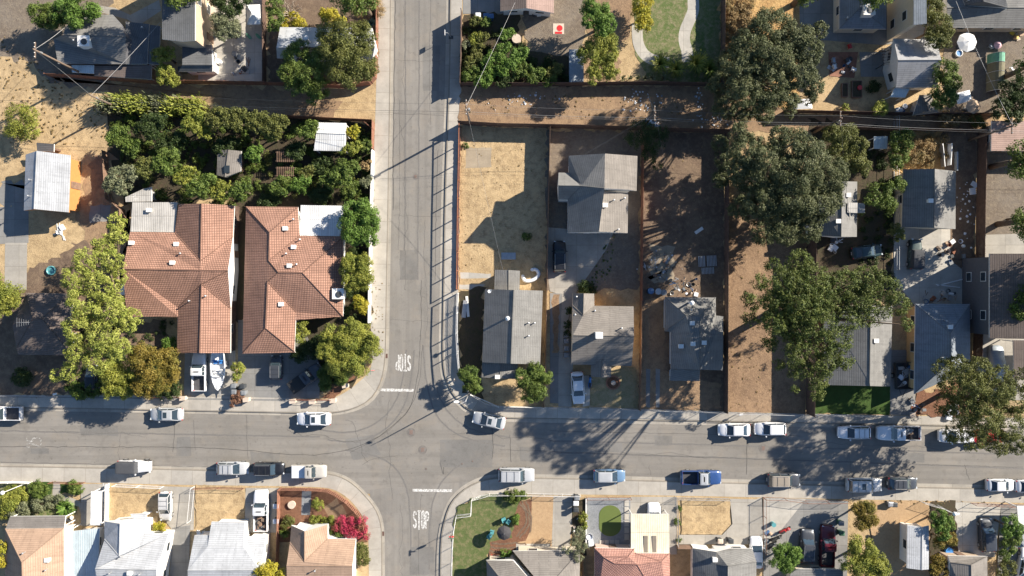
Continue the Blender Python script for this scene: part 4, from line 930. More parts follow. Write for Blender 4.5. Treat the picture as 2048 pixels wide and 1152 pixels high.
# ---------------------------------------------------------------- trees, shrubs and plants
def crownmesh(parent, blobs, leaf, size, cover=2.6, flat=.8, clump=.34, name='crown', gaps=.22, elong=.6):
    """blobs: (x,y,zc,r) local; leaves lie in clumps spread through every blob"""
    CP = []; CR = []
    for (x, y, z, r) in blobs:
        cr = max(min(.28, r*.6), min(r*clump, .95)); n = max(6, int(4.2*(r/cr)**2))
        d = rng.normal(size=(n, 3)); d /= np.linalg.norm(d, axis=1)[:, None]; d[:, 2] = np.where(rng.random(n) < .72, np.abs(d[:, 2]), d[:, 2])
        rad = r*(.56+.44*rng.random(n)**.5)
        p = d*rad[:, None]; p[:, 2] *= flat
        k = rng.random(n) > gaps*.55; p = p[k]
        CP.append(p+np.array([x, y, z])); CR.append(cr*(.55+.75*rng.random(len(p))))
    CP = np.vstack(CP); CR = np.concatenate(CR); n = len(CP)
    cnt = np.maximum(6, (cover*2.6*CR**2/(size*size*elong*.8)).astype(int)); idx = np.repeat(np.arange(n), cnt); N_ = len(idx)
    d = rng.normal(size=(N_, 3)); d /= np.linalg.norm(d, axis=1)[:, None]; d[:, 2] = np.where(rng.random(N_) < .6, np.abs(d[:, 2]), d[:, 2])
    pos = CP[idx]+d*(CR[idx]*(.35+.75*rng.random(N_)**.6))[:, None]*np.array([1, 1, .8])
    nrm = d*.8+rng.normal(size=(N_, 3))*.55+np.array([0, 0, .45]); nrm /= np.linalg.norm(nrm, axis=1)[:, None]
    t = rng.normal(size=(N_, 3)); a = np.cross(nrm, t); a /= np.linalg.norm(a, axis=1)[:, None]; b = np.cross(nrm, a)
    s_ = size*(.55+.75*rng.random(N_)); A = a*s_[:, None]*.5; Bv = b*(s_*elong)[:, None]*.5
    co = np.empty((N_, 4, 3)); co[:, 0] = pos-A; co[:, 1] = pos-Bv+nrm*.03; co[:, 2] = pos+A; co[:, 3] = pos+Bv+nrm*.03
    co[:, :, 2] = np.maximum(co[:, :, 2], .03)
    me = bpy.data.meshes.new(name); me.vertices.add(N_*4); me.vertices.foreach_set('co', co.ravel())
    me.loops.add(N_*4); me.loops.foreach_set('vertex_index', np.arange(N_*4, dtype=np.int32)); me.polygons.add(N_); me.polygons.foreach_set('loop_start', np.arange(0, N_*4, 4, dtype=np.int32))
    try: me.polygons.foreach_set('loop_total', np.full(N_, 4, dtype=np.int32))
    except Exception: pass
    me.update(); me.validate()
    rv = np.clip(rng.random(n)[idx]*.65+rng.random(N_)*.35, 0, 1).astype(np.float32)
    at = me.attributes.new('rnd', 'FLOAT', 'POINT'); at.data.foreach_set('value', np.repeat(rv, 4))
    me.materials.append(LF[leaf]); return link(name, me, parent)
NL = [0]
def tree(label, leaf, blobs, top=5.0, size=.2, name='tree', cat='tree', low=0, lowr=.85, elong=.6, flat=.8, cover=3.2, grp=None, bark=None, gaps=.22, clump=.34):
    """blobs: 'x,y,r[,dz]' in photo pixels of the crown as seen; top: crown height in metres"""
    bl = []; reg = REG['F']
    for t in blobs.split():
        if t in REG: reg = REG[t]; continue
        a = [float(c) for c in t.split(',')]; px, py, r = a[0]/reg[2]+reg[0], a[1]/reg[2]+reg[1], a[2]*S/ (1 if True else reg[2])
        zt = top+(a[3] if len(a) > 3 else 0); zc = max(r*flat*.6, zt-r*flat); w_ = W(px, py, zc+r*flat*.4); r *= (H-zc)/H; bl.append((w_.x, w_.y, zc, r*.93))
    cx = sum(b[0]*b[3] for b in bl)/sum(b[3] for b in bl); cy = sum(b[1]*b[3] for b in bl)/sum(b[3] for b in bl)
    t = thing(name, label, cat, (cx, cy, 0), 0, grp); lb = [(x-cx, y-cy, z, r) for x, y, z, r in bl]; top_ = list(lb)
    if low: lb = lb+[(x*1.03, y*1.03, max(r*.6, z*low), r*lowr) for x, y, z, r in lb]
    o = crownmesh(t, lb, leaf, size, cover, flat, clump, 'crown' if cat == 'tree' else 'foliage', gaps, elong)
    R = max(b[3] for b in lb); zm = sum(b[2] for b in lb)/len(lb); m = MB()
    tr = .05+top*.022; fork = Vector((random.uniform(-.1, .1), random.uniform(-.1, .1), zm*.45))
    m.tube((0, 0, -.05), fork, tr*1.3, tr, 8)
    for (x, y, z, r) in top_:
        mid = fork.lerp(Vector((x, y, z)), .5)+Vector((random.uniform(-.2, .2), random.uniform(-.2, .2), .1*r)); m.tube(fork, mid, tr*.6, tr*.35, 6); m.tube(mid, (x, y, z-.2*r), tr*.35, tr*.12, 5)
        for k in range(3 if r > 1 else 1):
            d = Vector((random.uniform(-1, 1), random.uniform(-1, 1), random.uniform(.1, .9))).normalized()*r*.8; m.tube(mid, Vector((x, y, z))+d*flat, tr*.25, .015, 4)
    m.build('trunk', M_bark, t, True); return t
def shrub(label, leaf, blobs, top=1.4, size=.17, **k):
    return tree(label, leaf, blobs, top, size, name='shrub', cat='shrub', **k)
def blades(label, leaf, px, py, r, h, n, name='plant', cat='plant', w_=.06, spread=0):
    c = W(px, py, h*.3); t = thing(name, label, cat, (c.x, c.y, 0)); m = MB(); r *= S; rv = []
    for i in range(n):
        a = random.uniform(0, 6.28); R = r*random.uniform(.5, 1.05)*(.3 if spread else 1); o_ = Vector((random.gauss(0, spread), random.gauss(0, spread*.6), 0)); hh = h*random.uniform(.6, 1.1); d = Vector((math.cos(a), math.sin(a), 0)); sd_ = Vector((-d.y, d.x, 0))*w_
        p = [Vector((0, 0, .02)), d*R*.4+Vector((0, 0, hh*.8)), d*R*.8+Vector((0, 0, hh)), d*R+Vector((0, 0, hh*.7))]
        p = [v+o_ for v in p]
        for q, (u, v) in enumerate(zip(p, p[1:])):
            s0, s1 = (1, 1, .7)[q], (1, .7, .08)[q]; m.add([u-sd_*s0, v-sd_*s1, v+sd_*s1, u+sd_*s0], [(0, 1, 2, 3)]); rv += [random.random()]*4
    o = m.build('leaves', LF[leaf], t); at = o.data.attributes.new('rnd', 'FLOAT', 'POINT'); at.data.foreach_set('value', rv); return t
T_ = tree; S_ = shrub
T_('bright green tree at the top left corner', 'bright', '166,8,30 130,25,30,-1 150,35,22 185,20,15', 5.5)
T_('dark green tree in shade beside the top left tree', 'green', '100,30,26 75,25,20 88,42,16,-1', 4)
T_('small yellow-green palm-like tree right of the grey-roofed house', 'yel', '318,112,18 336,104,14', 4, .2)
T_('small yellow-green tree overhanging the alley fence', 'yel', '330,150,20 345,160,12 322,140,12', 3.6, .2)
T_('silvery olive tree over the concrete yard', 'silver', '450,52,27 435,40,16 468,60,16 445,70,14', 4.5, .2)
T_('dark tree at the top edge above the concrete yard', 'dark', '455,5,26 435,-5,20 480,-5,20', 5)
T_('narrow dark green tree beside the white canopy tent', 'green', '548,10,18 550,35,17 545,52,12', 5)
S_('yellow bush left of the pale-roofed house', 'gold', '578,42,22 562,50,13 598,45,13', 2.6)
S_('yellow bush right of the other, above the pale-roofed house', 'gold', '662,38,22 650,25,14 680,45,14', 2.8)
T_('large airy olive tree over the pale-roofed house beside the side street', 'olive', '690,80,42,.5 655,62,26 725,70,26 715,115,36 680,130,36 735,140,18,-1 655,95,24 700,155,22,-1 672,100,30,1', 7.5, .2, cover=2.2)
T_('dark green tree left under the large airy olive tree', 'green', '590,115,26 575,145,22 600,95,18 640,118,26 615,150,30 640,175,20,-1 590,165,22,-1 625,195,15,-2', 6.5)
T_('dry bare-twigged bush at the top by the leafless tree', 'straw', '745,10,18 760,25,12 720,25,12', 1.6, .14, cover=1.2)
blades('spiky blue-green agave by the side street', 'agave', 744, 47, 14, .8, 46, w_=.07)
T_('yellow-green scrubby tree on the dry ground at the left', 'yel', '40,240,34 28,260,22 55,230,18 60,262,16', 3.4, .18, cover=1.7, gaps=.35)
for i, (x, y, r, pal, lb) in enumerate(((225,213,16,'silver','pale feathery reed clump nearest the service pole'), (252,208,16,'lime','lime reed clump in the alley, second from the pole'), (285,212,17,'silver','pale reed clump in the alley, third from the pole'), (320,208,15,'lime','lime reed clump in the alley, fourth from the pole'), (350,216,16,'silver','pale reed clump in the alley, fifth from the pole'), (385,214,14,'lime','lime reed clump at the right end of the reed row'))):
    blades(lb, 'lime' if i % 3 else 'silver', x, y, 34, 2.2, 420, 'reed_clump', 'reeds', .06, .85)
gard = [('yel',390,240,26,4.5,'yellow-green tree at the top of the overgrown garden'), ('yel',412,262,16,3.5,'small yellow-green bush in the upper middle of the overgrown garden'), ('green',235,270,24,4,'mid green bush at the left corner of the overgrown garden'),
 ('green',262,292,20,3.4,'green bush below the left corner of the overgrown garden'), ('dark',300,250,30,4,'dark bush behind the reeds'), ('olive',430,232,24,4.6,'dusty olive tree above the small garden shed'), ('olive',470,236,26,4.6,'dusty olive tree right of the small garden shed top'),
 ('olive',512,240,24,4.4,'dusty olive tree near the middle of the alley edge'), ('olive',550,250,26,4.2,'dusty olive tree left of the white sheet roof'), ('yel',543,272,13,3,'tiny yellow bush in the garden middle'), ('green',614,258,22,4.2,'green tree touching the white sheet roof'),
 ('silver',240,357,32,4.6,'silvery grey-green tree near the orange house'), ('olive',290,332,24,4.2,'olive tree right of the silvery tree'), ('green',328,320,28,4.4,'green tree in the left middle of the garden'), ('yel',372,350,24,4,'yellow-green tree above the left tiled house'),
 ('green',402,368,28,4.4,'green tree left of the small garden shed'), ('yel',440,378,22,4,'light tree below the small garden shed'), ('green',480,378,22,4.2,'green tree above the gap between the tiled houses'), ('bright',508,305,18,3.2,'bright green bush left of the wooden trellis'),
 ('green',562,370,22,3,'leafy bush below the wooden trellis'), ('bright',600,366,20,3,'bright leafy bush right below the trellis'), ('green',688,342,28,4.6,'round green tree beside the white garden wall, upper'), ('green',660,355,20,4,'green tree left of the round one by the white wall'), ('gold',706,262,14,3,'golden bush right of the white sheet roof, upper'),
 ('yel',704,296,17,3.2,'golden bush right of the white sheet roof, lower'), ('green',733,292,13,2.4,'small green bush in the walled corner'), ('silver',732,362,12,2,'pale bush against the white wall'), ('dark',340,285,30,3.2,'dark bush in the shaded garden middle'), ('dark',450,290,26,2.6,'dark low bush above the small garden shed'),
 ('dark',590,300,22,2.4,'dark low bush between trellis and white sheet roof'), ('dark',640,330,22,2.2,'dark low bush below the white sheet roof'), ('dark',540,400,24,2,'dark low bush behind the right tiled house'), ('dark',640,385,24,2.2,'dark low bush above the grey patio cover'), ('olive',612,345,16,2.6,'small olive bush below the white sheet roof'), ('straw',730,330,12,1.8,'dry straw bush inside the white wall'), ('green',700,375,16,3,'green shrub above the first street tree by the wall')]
for pal, x, y, r, h, lb in gard:
    b = '%g,%g,%g %g,%g,%g %g,%g,%g %g,%g,%g' % (x, y, r*.8, x+r*.6, y-r*.3, r*.5, x-r*.55, y+r*.3, r*.55, x+r*.1, y+r*.6, r*.5)
    T_(lb, pal, b, h, .22, grp='trees and bushes in the overgrown garden', name='garden_bush', cat='bush')
T_('round green tree beside the white wall next to the grey patio cover', 'bright', '718,445,38 700,425,22 740,440,24 735,470,22 705,470,22 725,410,15', 5.5, .2)
T_('yellow-green round tree beside the white wall, second down', 'yel', '712,545,32 700,525,20 728,525,18 730,562,18 700,565,18', 4.8, .17)
S_('small yellow bush beside the white wall, third down', 'gold', '722,612,16 715,600,9', 2.2)
T_('big lobed yellow-green topiary-like tree at the street corner', 'yel', '695,690,36,.4 665,675,26 720,670,26 735,700,24 715,725,26 680,725,28 655,705,22 700,655,20 745,680,12', 5.2, .17, cover=3.2, gaps=.1)
T_('small light green tree between the right tiled house and the driveway', 'yel', '602,660,16 598,678,13 608,650,9', 2.6, .17)
S_('dark green shrub above the leaning black pickup', 'dark', '620,700,24 640,690,20 595,710,16', 2.2)
S_('dark green shrub right of the leaning black pickup', 'green', '660,748,24 680,755,16 650,770,14', 1.6)
S_('small red-brown bush on the sidewalk by the bins', 'redbr', '473,795,13 465,805,9', 1.3)
S_('small green sapling beside the boat trailer', 'yel', '474,738,13 472,755,8', 2.4)
T_('tall feathery lime bamboo reaching from the orange house to the sidewalk', 'lime', '230,445,20,-2 235,470,20,-1 205,490,26,-1 170,520,28 220,520,24 150,560,32 200,570,34,.6 240,555,16,-1 165,610,38,.5 215,620,34,.5 155,655,34 205,670,36 255,640,26,-1 150,700,28,-1 190,720,28,-1 140,742,20,-2 110,750,14,-3 235,700,24,-1', 10.5, .34, clump=.24, cover=2.2, gaps=.5, elong=.28, name='bamboo')
T_('dome-shaped orange-brown tree right of the lime bamboo', 'brown', '305,735,38,.3 280,715,26 330,720,24 325,760,26 290,770,26 345,745,14', 6, .18, cover=3, gaps=.1)
T_('dull yellow-olive tree between the bamboo and the dome-shaped tree', 'yel', '235,755,34 215,745,22 250,780,20 222,780,18 265,745,16', 5, .18)
S_('small bright green shrub below the left tiled house', 'bright', '340,692,16 350,700,9 332,684,8', 2)
S_('low green shrub in the shade below the dome-shaped tree', 'dark', '345,780,18 325,790,12', 1.2)
T_('yellow-green tree cut by the left edge', 'yel', '8,590,30 -10,575,30 25,600,16 0,615,20', 5.5, .18)
S_('dark round shrub in the shaded front yard at the left', 'dark', '42,755,19 50,745,10', 1.6)
S_('trailing green plant beside the lime bamboo foot', 'green', '160,782,20 185,780,16 140,775,12', 1.5)
# top right block
vg = [('olive',950,42,12,1.4,'hedge row at the top of the vegetable garden, left piece'), ('green',972,44,11,1.3,'hedge row at the top of the vegetable garden, right piece'), ('yel',950,76,14,1.6,'trimmed yellow hedge in the vegetable garden'), ('olive',966,74,11,1.5,'olive hedge end in the vegetable garden'), ('silver',932,90,11,1.5,'silvery bush against the tall garden fence'),
 ('olive',955,97,12,1.5,'low olive bush in the vegetable garden'), ('bright',1013,68,15,2.6,'bright vine tree by the cream barrel'), ('bright',1005,98,16,2.6,'bright bush right of the hedges'), ('bright',1038,108,17,2.8,'leafy bush at the edge of the dirt yard'), ('olive',948,122,20,2.2,'yellowing bush against the tall fence'),
 ('bright',985,120,22,2.6,'bright leafy bush in the middle of the vegetable garden'), ('bright',1015,132,22,2.8,'second bright leafy bush near the alley'), ('green',940,145,18,2.2,'green bush in the lower left garden corner'), ('bright',970,155,20,2.4,'bright vine hanging over the alley fence'), ('green',1045,138,18,2.4,'green bush left of the dark agave bed'),
 ('green',1072,150,18,2.2,'green leafy plant above the alley fence'), ('dark',1010,160,18,2,'dark bush above the alley fence'), ('olive',1110,140,16,2,'spiky olive bush left of the blue tarpaulin'), ('green',1100,160,14,1.8,'low green bush against the alley fence')]
for pal, x, y, r, h, lb in vg:
    b = '%g,%g,%g %g,%g,%g %g,%g,%g' % (x, y, r*.85, x+r*.6, y-r*.3, r*.5, x-r*.5, y+r*.4, r*.55)
    S_(lb, pal, b, h, .2, grp='bushes in the vegetable garden')
T_('bright green tree at the top beside the dirt yard', 'bright', '1200,30,26 1185,15,22 1215,45,20 1205,60,16 1178,40,16', 5.5, .2)
T_('long yellow-green tree left of the curved garden path', 'yel', '1200,85,26 1182,110,24 1215,110,24 1205,135,24 1188,150,18 1222,145,16 1165,105,12,-1 1220,80,16', 5, .2)
T_('column of yellow hedge at the top of the patchy lawn', 'gold', '1285,5,20 1283,25,18 1288,45,17 1278,52,10', 3, .18)
for x, y, r, lb in ((1320,128,24,'arching light green grass clump at the foot of the lawn, left'), (1352,140,20,'arching grass clump at the foot of the lawn, middle'), (1392,128,28,'arching light green grass clump by the path end'), (1418,140,22,'dark arching grass clump beside the tall fence')):
    blades(lb, 'yel' if x != 1418 else 'green', x, y, r, 1.5, 150, 'grass_clump', 'grass clump', .05)
for i, x in enumerate((1245,1258,1275,1290,1303,1325)):
    blades('thin upright yucca in the row along the alley fence, number %s from the left' % ('one','two','three','four','five','six')[i], 'silver', x, 158, 9, 1.2, 24, 'yucca', 'yucca', .05)
T_('huge dark olive oak at the top right of the dirt alley', 'oak', low=.36, blobs= '1550,50,40 1500,90,38 1590,70,38 1620,100,30 1545,110,50,1 1480,130,34 1600,140,36 1540,170,44 1490,180,34 1630,170,22,-1 1570,196,28,-1 1525,200,24,-1 1640,60,18,-1 1520,50,24 1620,195,16,-2', top=13, size=.19, cover=2.6, clump=.22, gaps=.1)
T_('huge grey-green oak over the gabled house', 'oak', low=.36, blobs= '1590,290,38,.5 1500,300,38 1545,330,46,1 1620,320,44,1 1660,350,42 1590,390,50,1 1530,400,38 1640,410,36 1570,450,36,-1 1620,460,28,-1 1480,340,24,-1  1560,272,22 1670,400,22,-1 1480,265,22,-1 1600,350,50,1.5', top=13.5, size=.19, cover=2.6, clump=.22, gaps=.1)
T_('lighter green tree right of the huge grey-green oak', 'olive', '1690,275,28 1720,290,18 1705,320,26 1680,300,24 1730,335,18 1665,265,18', 7, .2)
T_('small dusty dark tree over the alley fence above the dark lot', 'dark', '1285,262,26 1310,280,24 1268,280,18 1325,265,14 1300,310,18,-1 1315,330,12,-2', 5, .18, cover=1.6, gaps=.35)
T_('ragged tall green tree over the front of the junk lots', 'rag', low=.5, blobs= '1600,530,32,-1 1575,565,32 1630,560,36 1560,610,34,-.5 1610,610,44,1 1660,600,38 1700,570,36 1740,560,34 1780,580,30,-1 1800,610,24,-2 1740,610,24 1580,650,30,-1 1640,650,42,1 1680,680,30 1590,690,24,-2 1660,720,30,-1 1640,760,26,-2 1635,790,16,-4 1690,720,20,-1 1815,650,14,-3 1770,625,18,-2 1600,570,34 1640,600,36,.5 1600,650,34 1650,690,28 1600,700,30 1700,640,28 1555,645,30 1720,600,30 1650,735,26 1735,640,18,-2 1545,600,24,-1 1610,740,22,-2', top=18, size=.19, cover=1.8, gaps=.6, clump=.17, lowr=.62)
T_('sprawling tree between the gabled houses at the right', 'green', '1760,385,22 1775,410,20 1745,400,14 1780,375,12', 5, .22, cover=2)
T_('small green tree left of the grey gabled house, upper', 'green', '1800,370,14 1793,360,9', 3.6)
T_('small green tree left of the parked dark jeep', 'olive', '1794,463,17 1800,475,9', 4)
T_('green tree on the golden grass near the cables', 'green', '1805,285,24 1800,310,20 1815,270,14 1795,330,12', 4.6)
T_('yellowish conifer beside the dark-roofed house at the top right', 'olive', '1862,15,26 1878,45,24 1885,75,22 1868,80,18 1895,60,14', 6, .2)
T_('dark green tree beside the white house', 'green', '1893,140,24 1885,175,24 1908,165,18 1895,200,20 1880,205,14 1905,190,14', 5.5, .2)
T_('dark green tree at the right edge near the tunnel greenhouse', 'dark', '2020,185,26 2040,205,26 2005,215,20 2045,175,20 2030,235,16', 4.5)
S_('round yellow-green bush below the paved square', 'lime', '1762,214,15 1768,222,9 1755,220,8', 1.8)
S_('small yellow bush left of the round one', 'yel', '1692,216,8', .8)
S_('dry brown bush against the back fence', 'straw', '1890,238,16 1910,240,13 1925,235,10', 1.4)
S_('olive bush behind the straw parasol', 'olive', '1955,242,14 1965,250,8', 1.6)
S_('dark low bush in the planted bed near the white house', 'dark', '1748,172,14', .9)
S_('dark green tree top at the right edge in the middle', 'green', '2042,430,14 2050,440,12', 3.5)
T_('large olive tree over the street at the right edge', 'olive', low=.6, blobs= '1932,748,28 1960,740,28 1955,785,40,1 2000,780,36,1 2035,800,36 1940,820,32 1975,835,42,.6 2020,850,38 1950,880,26,-1 2000,890,26,-1 2040,890,24,-1 2050,760,26', top=11.5, size=.18, cover=2.0, gaps=.6, clump=.19)
T_('small green tree beside the curved white pickets', 'green', '935,745,18 940,765,18 950,775,13 928,752,10', 3.6, .17)
T_('round dark green tree in front of the corner house', 'green', '1065,765,28 1045,755,17 1085,760,20 1060,790,18 1080,785,16 1070,740,16', 4.5, .18, cover=3, gaps=.1)
S_('small green bush on the dry grass lot', 'green', '1053,473,9', .7)
S_('tiny weed by the upper left corner of the dry lot', 'green', '931,290,6', .5)
S_('dark green bush behind the taupe-roofed house', 'dark', '1172,576,16 1185,584,10', 1.0)
S_('climbing greenery along the left wall of the taupe-roofed house', 'dark', '1137,620,8 1136,650,8 1136,668,7', 1.4)
# bottom
S_('hedge-like green bush by the white picket fence', 'yel', '15,1000,24 35,990,18 10,1025,16', 1.4)
S_('rounded green shrub in the front garden', 'green', '70,975,14 85,980,11 75,990,10', .8)
S_('long diagonal silvery grass hedge', 'silver', '25,1030,16 50,1018,16 75,1010,14 100,1003,12 118,998,9', 1.0)
S_('dark green shrub on the second small lawn', 'green', '146,975,13 158,980,9', .9)
blades('green fern-like palm beside the tan house porch', 'bright', 135, 1014, 21, 1.0, 110, 'fern', 'fern', .1)
S_('golden bush at the bottom left edge', 'gold', '2,1095,14 0,1125,12', 3.5)
S_('small golden bush in front of the light grey house', 'gold', '314,1053,10 325,1056,8', .9)
S_('round trimmed green bush in the mulch corner garden', 'yel', '636,1010,13 632,1004,6', 1.2)
S_('grey-green shrub left of the corner house entrance', 'olive', '578,1042,11 570,1050,8', 1.1)
S_('green hedge in front of the corner house entrance', 'yel', '628,1040,9 642,1040,9 655,1042,7', .8)
S_('magenta bougainvillea inside the corner fence', 'pink', '682,1050,17 700,1048,17 718,1058,16 705,1068,17 725,1042,11 730,1070,11', 1.8, .15, cover=2, gaps=.6)
S_('green bush below the bougainvillea', 'green', '672,1064,12 680,1070,9', 1.2)
S_('yellow-green bush left of the bougainvillea', 'yel', '666,1040,9', 1.1)
S_('olive shrub beside the sidewalk by the corner house', 'olive', '722,1105,14 726,1120,12 720,1090,9', 1.4)
blades('dark spiky plant left of the corner house', 'green', 570, 1064, 14, .8, 60)
T_('yellow tree at the bottom edge right of the white house', 'gold', '532,1142,22 545,1155,20 515,1152,18', 5, .18)
S_('dark flattened bush against the lawn fence', 'green', '1030,993,15 1015,992,10 1045,990,8', .8)
S_('small green bush beside the turquoise chairs', 'bright', '1033,1040,9', .9)
S_('small green bush in the flower bed by the grey house', 'bright', '1012,1108,11 1005,1115,6', .9)
T_('thin sprawling grey-green tree above the grey house', 'silver', '1158,1070,14 1150,1090,14 1165,1095,12 1155,1115,12 1135,1100,10', 3.8, .15, cover=1.4, gaps=.4)
S_('golden grass strip bush left of the gravel yard', 'yel', '1166,1035,9 1168,1050,8', .9)
S_('small green weed row right of the cream awning', 'green', '1357,1018,6 1355,1045,6 1358,1080,5', .5)
T_('round orange-brown tree in front of the fence at the lower right', 'brown', '1730,1030,22 1718,1018,14 1742,1042,15 1725,1048,14 1738,1015,13', 3.8, .16, cover=3, gaps=.1)
T_('broad yellow-green tree below the orange-brown one', 'yel', '1728,1105,28 1705,1125,22 1748,1125,26 1730,1145,26 1710,1095,14 1765,1140,18', 5, .18)
T_('round green tree beside the scooters', 'bright', '1572,1115,24 1555,1125,15 1590,1110,16 1575,1135,16 1560,1103,13', 3.6, .17)
T_('light green tree right of the storage building, upper', 'bright', '1882,1035,16 1895,1050,16 1875,1052,12 1888,1068,14', 4, .18)
T_('orange-tinted tree right of the storage building, middle', 'brown', '1890,1080,18 1905,1078,12 1878,1088,11', 3.4, .17)
T_('dark olive tree right of the storage building, lowest', 'brown', '1880,1125,16 1888,1145,14 1870,1140,11', 3, .17)
T_('bright green tree near the right edge beside the black truck', 'bright', '2022,1048,17 2035,1060,14 2015,1065,11', 4, .18)
S_('dark leafy bush below the bright tree near the right edge', 'green', '2018,1095,16 2030,1080,14 2010,1110,12', 2)
S_('green bush at the bottom right corner', 'olive', '2020,1135,16 2005,1145,12', 2)
for x, y, lb in ((700,-40,'tree beyond the top edge right of the pale roof'), (2110,300,'tree beyond the right edge by the upper houses'), (2120,600,'tree beyond the right edge by the brown-roofed house'), (2125,430,'tree beyond the right edge between the houses'), (2130,100,'tree beyond the right edge at the top'), (2180,520,'far tree beyond the right edge'), (1800,-60,'tree beyond the top edge above the dark-roofed house'), (1660,-70,'tree beyond the top edge above the blue-grey house'), (330,-60,'tree beyond the top edge above the shaded house')):
    T_(lb, 'green', '%d,%d,42 %d,%d,34 %d,%d,30' % (x, y, x+25, y-15, x-15, y+20), 13, .26, cover=1.8, low=.6)

# ground cover: nobody could count it
def cover(label, name, leaf, s, n, r=(.25,.6), h=.5, size=.17):
    P = V(s); x0, x1 = min(p.x for p in P), max(p.x for p in P); y0, y1 = min(p.y for p in P), max(p.y for p in P); bl = []
    while len(bl) < n:
        x, y = random.uniform(x0, x1), random.uniform(y0, y1); q = False; j = len(P)-1
        for i in range(len(P)):
            if (P[i].y > y) != (P[j].y > y) and x < (P[j].x-P[i].x)*(y-P[i].y)/(P[j].y-P[i].y+1e-12)+P[i].x: q = not q
            j = i
        if q: rr = random.uniform(*r); bl.append((x, y, rr*.5*random.uniform(.6, 1.6)*h/.5, rr))
    o = crownmesh(None, bl, leaf, size, 1.6, .7, .5, name, .2); tag(o, label, 'ground cover', None, 'stuff')
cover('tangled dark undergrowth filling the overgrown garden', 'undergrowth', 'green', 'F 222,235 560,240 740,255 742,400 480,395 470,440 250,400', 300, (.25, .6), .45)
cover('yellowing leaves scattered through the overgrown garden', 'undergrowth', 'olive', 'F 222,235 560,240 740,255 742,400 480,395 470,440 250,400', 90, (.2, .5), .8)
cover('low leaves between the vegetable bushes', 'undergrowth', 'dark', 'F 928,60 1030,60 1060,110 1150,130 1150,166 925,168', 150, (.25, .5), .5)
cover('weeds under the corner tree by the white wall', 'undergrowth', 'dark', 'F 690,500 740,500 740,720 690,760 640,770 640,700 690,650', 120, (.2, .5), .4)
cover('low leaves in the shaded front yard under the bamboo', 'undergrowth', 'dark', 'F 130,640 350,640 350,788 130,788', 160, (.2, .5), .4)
cover('dry weed tufts in the golden grass at the top', 'dry_weeds', 'straw', 'F 1445,0 1520,0 1500,100 1445,160', 90, (.25, .6), .4)
cover('dry weed tufts above the grey gabled house', 'dry_weeds', 'straw', 'F 1790,275 1890,275 1890,335 1790,335', 70, (.25, .6), .4)
cover('green grass tufts under the oaks', 'undergrowth', 'dark', 'F 1630,300 1785,300 1785,590 1720,590 1720,360', 80, (.2, .5), .4)
cover('small weeds speckling the two-storey house yard', 'weeds', 'green', 'F 1215,480 1235,470 1215,560 1185,580 1170,575', 40, (.05, .14), .3, .1)
cover('dry leaves blown along the upper left curb', 'leaf_litter', 'straw', 'F 755,0 757,0 757,160 752,160', 30, (.05, .2), .15, .1)
cover('leaf litter along the lower right curb', 'leaf_litter', 'straw', 'F 1780,1000 1990,1004 1990,1010 1780,1006', 60, (.04, .14), .12, .09)
cover('leaf litter under the round corner tree', 'leaf_litter', 'straw', 'F 742,560 770,560 768,720 744,720', 50, (.02, .07), .06, .07)
cover('dry tufts along the upper alley edge', 'dry_weeds', 'straw', 'F 925,190 1440,190 1440,245 925,240', 110, (.04, .13), .15, .1)
cover('dry tufts on the empty brown lot', 'dry_weeds', 'straw', 'F 1452,420 1608,420 1606,820 1452,818', 140, (.04, .13), .15, .1)
cover('dry tufts on the left lot around the orange house', 'dry_weeds', 'straw', 'F 0,60 100,150 210,230 210,290 30,290 0,290', 200, (.04, .14), .15, .1)
cover('leaf litter speckling the dark dirt lot', 'leaf_litter', 'straw', 'F 1285,290 1445,290 1445,580 1285,580', 120, (.03, .09), .1, .08)
cover('weed tufts speckling the dry corner lot', 'weeds', 'straw', 'F 922,260 1095,260 1090,540 920,540', 90, (.03, .10), .15, .08)
# ---------------------------------------------------------------- vehicles
PN = dict(white=paint('white_car_paint', (.78,.78,.79)), silver=paint('silver_car_paint', (.46,.47,.48)), pearl=paint('pearl_car_paint', (.60,.59,.57)), black=paint('black_car_paint', (.012,.013,.017)), dgrey=paint('dark_grey_car_paint', (.055,.06,.07)),
  blue=paint('blue_car_paint', (.025,.07,.21)), sblue=paint('steel_blue_car_paint', (.13,.22,.34)), maroon=paint('dark_red_car_paint', (.11,.01,.02)), red=paint('red_car_paint', (.55,.02,.03)), tan=paint('tan_car_paint', (.33,.28,.22)),
  green=paint('dark_green_car_paint', (.05,.075,.07)), teal=paint('dark_teal_car_paint', (.02,.05,.055)), beige=paint('beige_car_paint', (.50,.47,.42)))
M_carglass, N, L, B = newmat('car_glass'); B.inputs['Base Color'].default_value = (.03,.045,.055,1); B.inputs['Roughness'].default_value = .04; B.inputs['Specular IOR Level'].default_value = 1.0; B.inputs['Coat Weight'].default_value = .6
M_tail = plain('tail_light_red', (.40,.02,.02), .3, var=0); M_headl = plain('head_light', (.65,.68,.70), .15, var=0); M_bed = plain('truck_bed_liner', (.06,.06,.065), .8, var=.3, scale=4)
M_soft = plain('grey_soft_top', (.06,.062,.068), .9)
